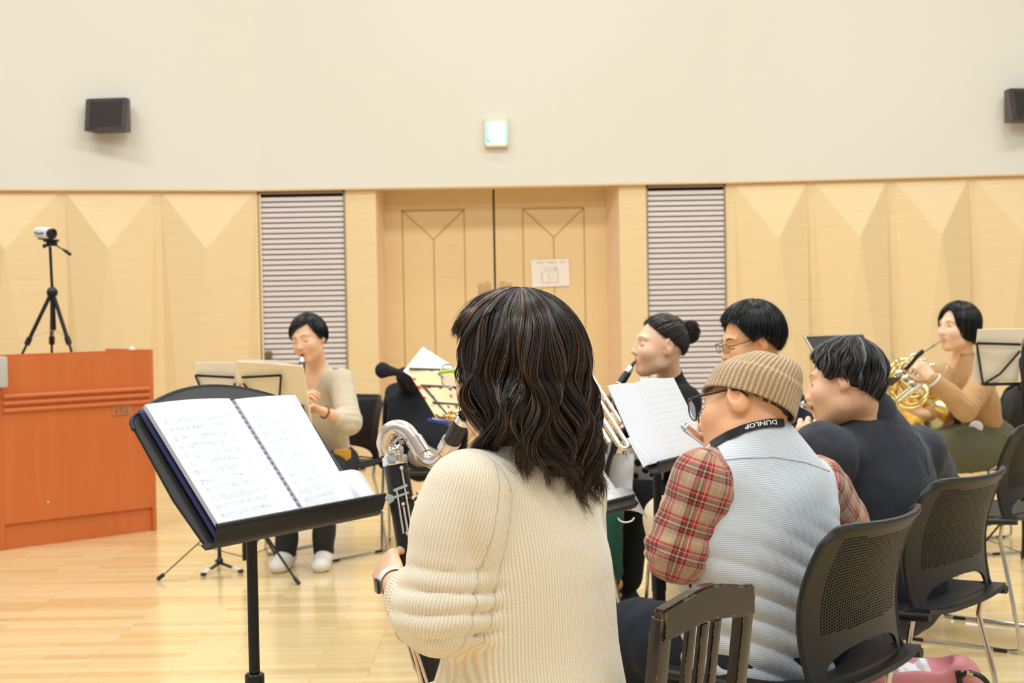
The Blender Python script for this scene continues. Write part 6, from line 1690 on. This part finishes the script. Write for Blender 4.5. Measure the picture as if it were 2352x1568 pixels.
top(I_, cloth('green_top', srgb(24, 84, 70), .9), rs=(.11, .14, .15), h=.006); trousers(I_, cloth('teal_trousers', srgb(22, 92, 84), .9), h=.006, r=(.085, .065, .055, .05), hem=.97)
for q in 'LR': shoe(I_, q, (.1, -1, 0), M['sneaker'], M['rubber'], L=.25, h=.006)
Hair(HI, table=((0, 70, 0), (60, 100, 0), (180, 125, 0), (300, 100, 0)), seed=11, th_h=130).build(I_.root, n=500, r=.0014, base=(.01, .008, .007))
# ================================================================== instruments
def spline(pts, n=8):
    P = [V3(p) for p in pts]; out = []
    for i in range(len(P)-1):
        p0, p1, p2, p3 = P[max(i-1, 0)], P[i], P[i+1], P[min(i+2, len(P)-1)]
        for k in range(n):
            t = k/n; out.append(.5*((2*p1)+(p2-p0)*t+(2*p0-5*p1+4*p2-p3)*t*t+(3*p1-p0-3*p2+p3)*t**3))
    out.append(P[-1]); return out
# ---- bass clarinet
b0 = W(906, 1052, 2.74); b1 = W(1020, 1740, 2.66); d = (b1-b0).normalized()
t = thing('bass_clarinet', 'black bass clarinet with silver curved neck and keys held by the long-haired woman', 'bass clarinet', (b1.x, b1.y, 0))
nn = (V3((0, 0, CAMH))-b0); nn = (nn-nn.project(d)).normalized(); ss = nn.cross(d).normalized()
if ss.x < 0: ss = -ss
Q_ = lambda x, y, z=0.0: b0+d*y+ss*x+nn*z
Lb = (b1-b0).length
mb_ = MB().lathe(b0, d, [(0, 0), (.0, .0215), (.012, .0235), (.10, .0235), (.2, .0245), (.30, .0245), (.302, .026), (.318, .026), (.32, .0245), (Lb-.06, .025), (Lb, .024), (Lb, 0)], 28)
obj('body', mb_, M['ebony'], t, smooth=30)
obj('top_ring', MB().lathe(b0-d*.004, d, [(0, 0), (0, .0235), (.003, .0245), (.015, .0245), (.017, .0238), (.017, .0)], 28).lathe(b0-d*.022, d, [(0, .018), (.004, .0205), (.012, .0205), (.02, .019)], 24), M['silver'], t)
mtip = HA(0, .094, -.060); r0 = W(1028, 1030, 2.63); md = (mtip-r0).normalized()
neck = spline([b0-d*.01, W(884, 1022, 2.74), W(890, 994, 2.735), W(908, 982, 2.73), W(930, 986, 2.72), W(948, 1006, 2.71), W(966, 1036, 2.70), W(985, 1056, 2.69), W(1005, 1060, 2.67), W(1021, 1046, 2.65), r0], 7)
nn_ = len(neck); obj('neck', MB().tube(neck, [.0165-.0035*i/nn_ for i in range(nn_)], 18), M['neck_silver'], t, smooth=180)
sl = MB(); a_, b_ = W(950, 1008, 2.708), W(971, 1042, 2.697); sl.tube([a_, b_], .0172, 20); sl.tube([b_-(b_-a_)*.02, b_+(b_-a_)*.03], .0178, 20); obj('neck_sleeve', sl, M['neck_silver'], t)
obj('mouthpiece_socket', MB().lathe(r0-md*.012, md, [(0, .0), (0, .015), (.006, .0185), (.034, .0185), (.036, .0172), (.036, 0)], 24), M['neck_silver'], t)
m0 = r0+md*.022; Lm = (mtip-m0).length
obj('mouthpiece', MB().lathe(m0, md, [(0, .0165), (Lm*.45, .0150), (Lm*.62, .0135), (Lm*.99, .0065), (Lm, 0)], 24), M['ebony'], t)
lg_ = MB().lathe(m0+md*Lm*.60, md, [(0, .0150), (.002, .0165), (.014, .0160), (.016, .0140)], 24)
obj('ligature', lg_, M['silver'], t)
q = m0+md*(Lm*.60+.006); ls = V3((-1, 0, .2)).normalized()
for k in (0, .012): obj('ligature_screw', MB().tube([q+md*k+ls*.013-nn*.004, q+md*k+ls*.027-nn*.004], .0028, 8).ball(q+md*k+ls*.028-nn*.004, .0045), M['gold'], t)
v, f_ = text_mesh('BOS', .008, 'CENTER'); ex = md.cross(nn).normalized(); ex = ex if ex.x > 0 else -ex
e_up = md
bp_ = m0+md*Lm*.20; pts = [(bp_+ex*q_[0]+e_up*(q_[1])+nn*math.sqrt(max(0, .0163**2-q_[0]**2)))[:] for q_ in v]
obj('maker_mark', MB().add(pts, f_), M['gold'], t, smooth=0, label='small gilt maker mark')
kf = MB()  # bracket under the neck
kf.tube(spline([W(905, 1040, 2.715), W(903, 1022, 2.712), W(912, 1008, 2.712), W(926, 1001, 2.715)], 5), .0032, 8).ball(W(905, 1034, 2.70), .006).ball(W(916, 1040, 2.70), .005).ball(W(897, 1036, 2.70), .0045).tube([W(912, 1030, 2.70), W(924, 1012, 2.705)], .003, 8).box(W(922, 1015, 2.70), (.010, .006, .008))
obj('octave_mechanism', kf, M['silver'], t)
def rod(x, y0, y1, z, r=.0022): return MB().tube([Q_(x, y0, z), Q_(x, y1, z)], r, 8)
def post(m, x, y, z): m.ball(Q_(x, y, z), .0042).tube([Q_(x, y, z-.010), Q_(x, y, z)], .0017, 6)
def key(name, parts): obj(name, parts, M['silver'], t, smooth=40)
m = rod(.010, .025, .155, .029); post(m, .010, .022, .029); post(m, .010, .158, .029); m.bar(Q_(.010, .030, .030), Q_(.026, .026, .026), .005, .002, up=nn); key('key_rod', m)
m = rod(-.006, .062, .145, .030); m.bar(Q_(-.012, .062, .031), Q_(.016, .056, .031), .0055, .002, up=nn); m.bar(Q_(-.002, .146, .031), Q_(.018, .141, .031), .0065, .002, up=nn); key('key_rod', m)
m = MB().bar(Q_(-.018, .076, .031), Q_(.016, .070, .031), .0045, .002, up=nn).lathe(Q_(-.021, .076, .024), nn, [(0, 0), (0, .0085), (.004, .0090), (.006, .0075), (.0062, 0)], 18); key('key_cup', m)
m = rod(.002, .095, .275, .029, .0026); post(m, .002, .090, .030); post(m, .002, .278, .030); key('key_rod', m)
m = rod(.035, .075, .20, .012, .0022); m.bar(Q_(.018, .088, .026), Q_(.038, .080, .014), .005, .002, up=nn); post(m, .034, .074, .014); post(m, .022, .082, .022); post(m, .030, .215, .012); m.tube([Q_(.028, .085, .014), Q_(.028, .125, .014)], .0014, 6); key('side_key', m)
m = MB(); 
for k_ in range(9):
    y = .19+.022*k_; m.ball(Q_(-.026, y, .006), (.0045, .0045, .0045)); m.lathe(Q_(-.022, y+.008, .008), (-ss+nn*.4), [(0, 0), (0, .0075), (.004, .008), (.006, .006), (.006, 0)], 14)
m.tube([Q_(-.029, .17, .008), Q_(-.029, .40, .008)], .0020, 8); key('tone_hole_keys', m)
m = MB().tube([Q_(-.030, .245, .0), Q_(-.034, .30, .002), Q_(-.030, .36, .004)], .0028, 8); key('side_lever', m)
m = MB()
for k_ in range(5):
    y = .44+.030*k_; m.lathe(Q_(.004, y, .020), nn, [(0, 0), (0, .014), (.005, .0145), (.007, .012), (.007, 0)], 18).bar(Q_(.004, y, .029), Q_(-.022, y-.006, .026), .005, .0022, up=nn)
m.tube([Q_(-.022, .40, .026), Q_(-.022, .60, .026)], .0026, 8); key('lower_keys', m)
kg = spline([W(908, 1428, 2.60), W(914, 1462, 2.60), W(936, 1478, 2.60), W(950, 1520, 2.60), W(968, 1566, 2.60), W(985, 1640, 2.61)], 6)
obj('key_guard', MB().tube(kg, [(.0045, .0022)]*len(kg), 8).tube([W(926, 1450, 2.60), W(948, 1490, 2.595), W(975, 1590, 2.60)], .0035, 8).tube([W(938, 1455, 2.60), W(962, 1510, 2.595), W(985, 1580, 2.60)], .003, 8), M['neck_silver'], t, label='flat silver key guard')
obj('end_peg', MB().tube([b1, (b1.x, b1.y, .0)], .005, 8), M['silver'], t)

# ---- clarinets
def clarinet(label, mouth, tipdir_pt, L=.62, near=None):
    p0 = V3(mouth); dd = (V3(tipdir_pt)-p0).normalized(); t = thing('clarinet', label, 'clarinet', p0+dd*L, group=None)
    P_ = lambda y: p0+dd*y
    obj('mouthpiece', MB().lathe(P_(0), dd, [(0, 0), (.002, .0045), (.035, .0095), (.06, .0115), (.062, .0)], 16), M['ebony'], t)
    obj('ligature', MB().lathe(P_(.030), dd, [(0, .0100), (.001, .0125), (.020, .0135), (.021, .0110)], 16), M['silver'], t)
    obj('barrel', MB().lathe(P_(.058), dd, [(0, .0), (0, .0150), (.03, .0165), (.060, .0150), (.060, 0)], 18), M['ebony'], t)
    obj('body', MB().lathe(P_(.118), dd, [(0, .0), (0, .0138), (.20, .0138), (.205, .0155), (.22, .0155), (.225, .0140), (.40, .0145), (.40, 0)], 18), M['ebony'], t)
    obj('bell', MB().lathe(P_(.515), dd, [(0, .0150), (.02, .0165), (.06, .021), (.09, .029), (.105, .036), (.104, .033), (.08, .024), (.0, .010)], 20), M['ebony'], t)
    for y, r in ((.056, .0158), (.116, .0158), (.318, .0162), (.338, .0162), (.514, .0165), (.618, .0365)): obj('ring', MB().lathe(P_(y), dd, [(-.003, r-.002), (-.003, r), (.003, r), (.003, r-.002)], 18), M['silver'], t)
    c = (V3((0, 0, CAMH))-p0); c = (c-c.project(dd)).normalized(); e = dd.cross(c)
    for k, (y0, y1, a) in enumerate(((.13, .25, .5), (.15, .30, -.6), (.19, .31, 1.2), (.35, .48, .4), (.36, .50, -.7))):
        w_ = c*math.cos(a)+e*math.sin(a); m = MB().tube([P_(y0)+w_*.019, P_(y1)+w_*.019], .0022, 6).ball(P_(y0)+w_*.019, .004).ball(P_(y1)+w_*.019, .004)
        for j in range(3): m.lathe(P_(y0+(y1-y0)*(.2+.3*j))+w_*.013+e*.006, w_, [(0, 0), (0, .007), (.004, .007), (.004, 0)], 10)
        obj('key', m, M['silver'], t)
    return t
clarinet('clarinet played by the woman in the beige sweater at left', HB(0, .098, -.062), W(694, 985, 6.66))
clarinet('clarinet pointing down left from the mouth of the woman with the bun', HC(0, .098, -.062), W(1372, 962, 5.44))

# ---- flutes
def flute(label, H, tilt=0, off=.085, L=.66, side=1, lz=-.058, pt=None):
    e = H(0, .103, lz); x = H.x; t = thing('flute', label, 'flute', e)
    x = (x-H.y*.10+H.z*tilt).normalized(); p0 = e-x*off
    obj('head_joint', MB().lathe(p0, x, [(0, 0), (.001, .0075), (.004, .0098), (.008, .0098), (.009, .0090), (.20, .0095), (.20, 0)], 20), M['silver'], t)
    obj('lip_plate', MB().ball(e+H.y*.003, (.014, .008, .005), H.R), M['silver'], t)
    obj('body', MB().lathe(p0+x*.198, x, [(0, 0), (0, .0110), (.03, .0110), (.032, .0096), (L-.2, .0096), (L-.2, 0)], 20), M['silver'], t)
    for k in range(9):
        c = p0+x*(.25+.042*k); obj('key', MB().lathe(c+H.z*.008+H.y*.003, H.z, [(0, 0), (0, .0075), (.004, .008), (.005, 0)], 12).tube([c+H.y*.011+H.z*.006-x*.018, c+H.y*.011+H.z*.006+x*.018], .002, 6), M['silver'], t)
    return t
flute('silver flute played by the man in the beanie', HE)
flute('silver flute played by the grey-haired woman in the charcoal jacket', HF, off=.075)

# ---- french horn
ch_ = W(2092, 886, 6.86); t = thing('french_horn', 'shiny brass french horn held by the woman in the tan cardigan', 'french horn', ch_)
hn = V3((-.30, -.93, .18)).normalized(); hx = V3((1, -.30, 0)); hx = (hx-hx.project(hn)).normalized(); hy = hn.cross(hx)*-1
hy = hy if hy.z > 0 else -hy
K_ = lambda x, y, z=0.0: ch_+hx*x+hy*y+hn*z
def arc(cx, cy, rx, ry, a0, a1, z0=0, z1=0, n=28, rot=0):
    out = []
    for i in range(n+1):
        u = i/n; a = math.radians(a0+(a1-a0)*u); x, y = rx*math.cos(a), ry*math.sin(a); r = math.radians(rot)
        out.append(K_(cx+x*math.cos(r)-y*math.sin(r), cy+x*math.sin(r)+y*math.cos(r), z0+(z1-z0)*u))
    return out
rim_c = W(2112, 938, 7.06); bax = V3((.50, .66, -.46)).normalized()
prof = [(-.30, .013), (-.24, .017), (-.19, .022), (-.15, .028), (-.11, .038), (-.075, .054), (-.045, .078), (-.020, .110), (-.006, .138), (0, .152), (.002, .154), (.0, .150), (-.012, .120), (-.04, .074), (-.08, .045)]
obj('bell', MB().lathe(rim_c, bax, prof, 48), M['brass'], t, smooth=60)
th = rim_c-bax*.30
pth = spline([th, th-bax*.05, K_(-.075, -.045, -.01), K_(-.112, .02, -.01), K_(-.088, .095, 0), K_(-.03, .13, 0), K_(.045, .115, 0), K_(.095, .05, .01), K_(.085, -.03, .01), K_(.03, -.085, .01), K_(-.04, -.085, .015), K_(-.09, -.03, .02)], 6)
obj('main_tube', MB().tube(pth, [.0135-.0055*i/len(pth) for i in range(len(pth))], 14), M['brass'], t, smooth=180)
obj('branch_tube', MB().tube(arc(-.005, .0, .098, .112, 60, 330, .03, .03), .0065, 12).tube(arc(.01, .03, .07, .09, 20, 300, .04, .045), .0065, 12), M['brass'], t, smooth=180)
vm = []
for i, (x, y) in enumerate(((-.05, .055), (-.018, .030), (.014, .005))):
    obj('rotary_valve', MB().lathe(K_(x, y, .02), hn, [(0, 0), (0, .016), (.03, .016), (.032, .018), (.036, .018), (.038, .010), (.038, 0)], 20), M['pale_brass'], t)
    obj('valve_slide', MB().tube(spline([K_(x, y, .035), K_(x+.05+.01*i, y+.075, .045), K_(x+.06+.01*i, y+.09, .045), K_(x+.074+.01*i, y+.082, .045), K_(x+.022, y-.002, .035)], 6), .0068, 10), M['pale_brass'], t, smooth=180)
    obj('key_lever', MB().tube([K_(x-.03, y+.085-.004*i, .055), K_(x-.012, y+.03, .050), K_(x, y, .045)], .003, 8).lathe(K_(x-.034, y+.090, .055), hn, [(0, 0), (0, .009), (.003, .009), (.003, 0)], 12), M['pale_brass'], t)
for i in range(3):
    x = -.02+.024*i; obj('tuning_slide', MB().tube(spline([K_(x-.055, -.075+.014*i, .045), K_(x+.05, .012+.014*i, .050), K_(x+.058, .008+.014*i, .050), K_(x+.056, -.002+.014*i, .050), K_(x-.045, -.088+.014*i, .045)], 6), .0062, 10), M['pale_brass'], t, smooth=180)
hm = HG(0, .100, -.062); lp_ = W(2108, 818, 6.80)
lead = spline([hm+(lp_-hm)*.12, hm.lerp(lp_, .5), hm.lerp(lp_, .95), W(2104, 828, 6.80), K_(-.005, .12, .02), K_(-.085, .08, .02)], 7)
obj('lead_pipe', MB().tube(lead, .0048, 10), M['pale_brass'], t, smooth=180)
mdir = (lp_-hm).normalized()
obj('mouthpiece', MB().lathe(hm, mdir, [(0, .007), (0, .0115), (.004, .0125), (.012, .010), (.026, .0065), (.058, .0045), (.06, .0055), (.066, .0062), (.10, .0055)], 18), M['silver'], t)
obj('hand_guard', MB().tube([W(2080, 848, 6.74), W(2092, 836, 6.72), W(2106, 818, 6.72), W(2118, 808, 6.76)], [(.014, .008), (.016, .008), (.016, .008), (.014, .010)], 10), M['rubber'], t, label='black leather hand guard')

# ---- brass tubing of the hidden player
ta, tb = W(1318, 850, 5.06), W(1424, 1018, 4.92); t = thing('brass_instrument', 'silver-beige brass instrument tubing seen between the long hair and the clarinet player', 'brass instrument', tb)
dd = (tb-ta).normalized(); sx = dd.cross(V3((0, 1, 0))).normalized()
for i, (o, r, e0_, e1_) in enumerate(((-.030, .010, 0, .93), (-.006, .011, 0, 1.0), (.020, .0085, -.05, 1.02), (.042, .0075, .05, .80))):
    obj('tube', MB().tube([ta+(tb-ta)*e0_+sx*o, ta+(tb-ta)*e1_+sx*o], r, 12), M['pale_brass'], t)
obj('bow', MB().tube(spline([tb+sx*-.006, tb+dd*.02+sx*.000, tb+dd*.028+sx*.012, tb+dd*.02+sx*.020, tb+sx*.020], 5), .0092, 12), M['pale_brass'], t)
obj('valve_casing', MB().lathe(W(1356, 985, 5.02), V3((.4, -.2, .9)), [(0, 0), (0, .020), (.10, .020), (.104, .012), (.12, .012), (.12, 0)], 18), M['silver'], t)
obj('bell', MB().lathe(ta+(tb-ta)*.2-sx*.10, -dd, [(-.2, .02), (.0, .028), (.08, .045), (.13, .075), (.16, .11), (.158, .10), (.1, .05)], 24), M['pale_brass'], t)

# ================================================================== bags, coat and the folding stand at the right edge
F = Field(.007); cb = (at(975, 1075, 7.6)); ccx, ccy = cb
F.cone(V3((ccx-.17, ccy+.22, .80)), V3((ccx+.16, ccy+.22, .80)), .055, .055, .04); F.cone(V3((ccx-.02, ccy+.20, .80)), V3((ccx-.02, ccy+.10, .50)), .13, .17, .05, sq=((0, 1, 0), .45))
F.cone(V3((ccx-.08, ccy+.12, .86)), V3((ccx-.10, ccy+.08, .90)), .06, .05, .04); F.cone(W(952, 872, 7.55), W(932, 858, 7.5), .055, .040, .03); F.cone(W(932, 858, 7.5), W(905, 853, 7.5), .032, .026, .02); F.cone(W(905, 853, 7.5), W(880, 850, 7.5), .026, .042, .02)
F.cone(V3((ccx-.15, ccy+.16, .76)), V3((ccx-.14, ccy+.10, .55)), .06, .07, .04)
V, Q = F.build(lambda X: -.007*wav(X, 5, (1.4, 1.4, .4), 2)); V = relax(V, Q, 1)
t = thing('coat', 'black coat draped over a chair behind the cloth-covered stand', 'coat', (ccx, ccy+.15, .46))
obj('coat_body', (V, Q), cloth('coat_black', (.010, .011, .016), .9), t, smooth=180)
F = Field(.005); c = W(968, 1048, 7.42); F.ell(c, (.075, .06, .065), None, .02); F.ell(c+V3((.08, 0, -.02)), (.06, .05, .045), None, .03); V, Q = F.build(lambda X: -.006*wav(X, 9, (1, 1, 1), 3))
t = thing('grey_pouch', 'small grey pouch lying on the seat of the coat-draped chair', 'pouch', c-V3((0, 0, .065))); obj('pouch_body', (V, Q), cloth('pouch_grey', srgb(150, 140, 130)), t, smooth=180)
obj('zip_tag', MB().box(c+V3((.13, -.045, -.03)), (.04, .01, .016), bev=.003), plain('tag_green', srgb(40, 190, 80), .5), t, label='green tag')

# white tote on the lap of the bun woman
c = W(1420, 1090, 5.25); t = thing('tote_bag', 'white tote bag with two thin handles in front of the bun woman', 'tote bag', c-V3((0, 0, .09)))
P = [[(c+V3((u*.048*(1+.25*(1-v)), -.012*math.cos(u*1.5)+.004*math.sin(9*v+u*3), .075-.16*v)))[:] for v in np.linspace(0, 1, 10)] for u in np.linspace(-1, 1, 10)]
m = MB().slab(np.array(P), .002); P2 = np.array(P); P2[..., 1] = 2*c.y+.02-P2[..., 1]; m.slab(P2, .002)
obj('bag_body', m, cloth('tote_white', srgb(226, 226, 230)), t, smooth=60)
for s_ in (-.012, .03): obj('handle', MB().tube(spline([c+V3((-.035, s_, .07)), c+V3((-.022, s_, .14)), c+V3((0, s_, .185)), c+V3((.018, s_, .14)), c+V3((.036, s_, .07))], 5), (.0035), 6), cloth('handle_'+str(s_), srgb(216, 214, 216)), t)
c = W(1392, 1078, 5.30); t = thing('red_pouch', 'narrow red fabric strip beside the white tote bag', 'pouch', c-V3((0, 0, .07))); obj('pouch_body', MB().box(c, (.030, .02, .14), np.array(Matrix.Rotation(.25, 3, 'Y')), bev=.006), cloth('red_cloth', srgb(186, 40, 34)), t)

# pink handbag on the floor
c = W(2115, 1545, 3.52); R_b = np.array(Matrix.Rotation(.3, 3, 'Z')); t = thing('handbag', 'open pink leather handbag with black handle on the floor at lower right', 'handbag', (c.x, c.y, 0))
F = Field(.004); bx, by = c.x, c.y; zt = W(2150, 1500, 3.52).z
F.cone((bx-.09, by, .06), (bx+.09, by, .06), .07, .07, .03, sq=((0, 1, 0), .9)); F.cone((bx-.11, by, .22), (bx+.11, by, .22), .06, .06, .05)
F.cone((bx-.10, by, zt-.05), (bx+.10, by, zt-.06), .048, .048, .05); F.cone((bx+.085, by-.02, zt-.035), (bx+.11, by-.02, zt-.09), .035, .045, .02)
F.cone((bx-.12, by-.018, zt+.012), (bx+.03, by-.018, zt+.005), .050, .044, .006, True); F.ell((bx, by, -.5), (1, 1, .503), None, .003, True)
V, Q = F.build(lambda X: -.003*wav(X, 9, (1, 1, .5), 5)); V = relax(V, Q, 1, .4)
pk_ = plain('pink_leather', srgb(206, 128, 134), .5, bump=.2, var=.1); hb_ = obj('bag_body', (V, Q), pk_, t, smooth=180)
F = Field(.003); F.ell((bx-.045, by-.01, zt-.040), (.026, .024, .022), None, .01); F.ell((bx-.002, by-.012, zt-.036), (.016, .018, .026), None, .006); F.ell((bx-.03, by-.02, zt-.06), (.05, .02, .025), None, .02)
V, Q = F.build(lambda X: -.006*np.abs(wav(X, 26, (1, 1, 1), 7))); obj('tissue', (V, Q), plain('tissue_white', srgb(236, 232, 236), .6), t, smooth=180, label='crumpled white plastic wrapper')
hs = spline([V3((bx+.075, by-.06, zt-.045)), V3((bx+.10, by-.075, zt-.030)), V3((bx+.135, by-.085, zt-.05)), V3((bx+.155, by-.085, zt-.11)), V3((bx+.15, by-.08, zt-.18))], 6)
obj('handle', MB().tube(hs, .0065, 10).tube([V3((bx+.075, by-.055, zt-.03)), V3((bx+.085, by-.06, zt-.10))], .007, 8), plain('handle_black', (.015, .012, .012), .35), t)
obj('buckle', MB().tube([V3((bx+.092, by-.072, zt-.032)), V3((bx+.105, by-.078, zt-.036))], .008, 8), M['gold'], t)
obj('handle_loop', MB().tube(spline([V3((bx+.02, by-.062, zt-.13)), V3((bx+.03, by-.068, zt-.10)), V3((bx+.05, by-.066, zt-.115)), V3((bx+.045, by-.062, zt-.16))], 5), .004, 8), M['silver'], t)
# small pad on the chair of the grey-haired woman's seat: dark jacket tail
F = Field(.006); c = W(2060, 1375, 3.90); F.cone(c+V3((-.12, .05, .02)), c+V3((.10, -.02, .0)), .05, .025, .03, sq=((0, 0, 1), .6)); V, Q = F.build(lambda X: -.004*wav(X, 8, (1, 1, 1), 3)); obj('jacket_tail', (V, Q), M['charcoal'], Fp_.root, smooth=180, label='hem of the jacket on the seat')

# folding stand at the right edge
pR = G(2350, 1312); sR = wire_stand('black folding music stand at the right edge holding pale booklets', (pR.x, pR.y), math.radians(184), h=.90, tilt=.28, foot=.34, a0=8)
local_sheet('music_booklet', 'pale booklet page on the right-edge folding stand, nearer the horn player', sR, .90, .28, .01, .225, -.02, .235, M['paper_cream'], bend=.008, th=.006)
local_sheet('music_booklet', 'pale booklet page cut off by the right edge of the photo', sR, .90, .28, -.225, -.01, -.02, .235, M['paper_cream'], bend=.008, th=.006)
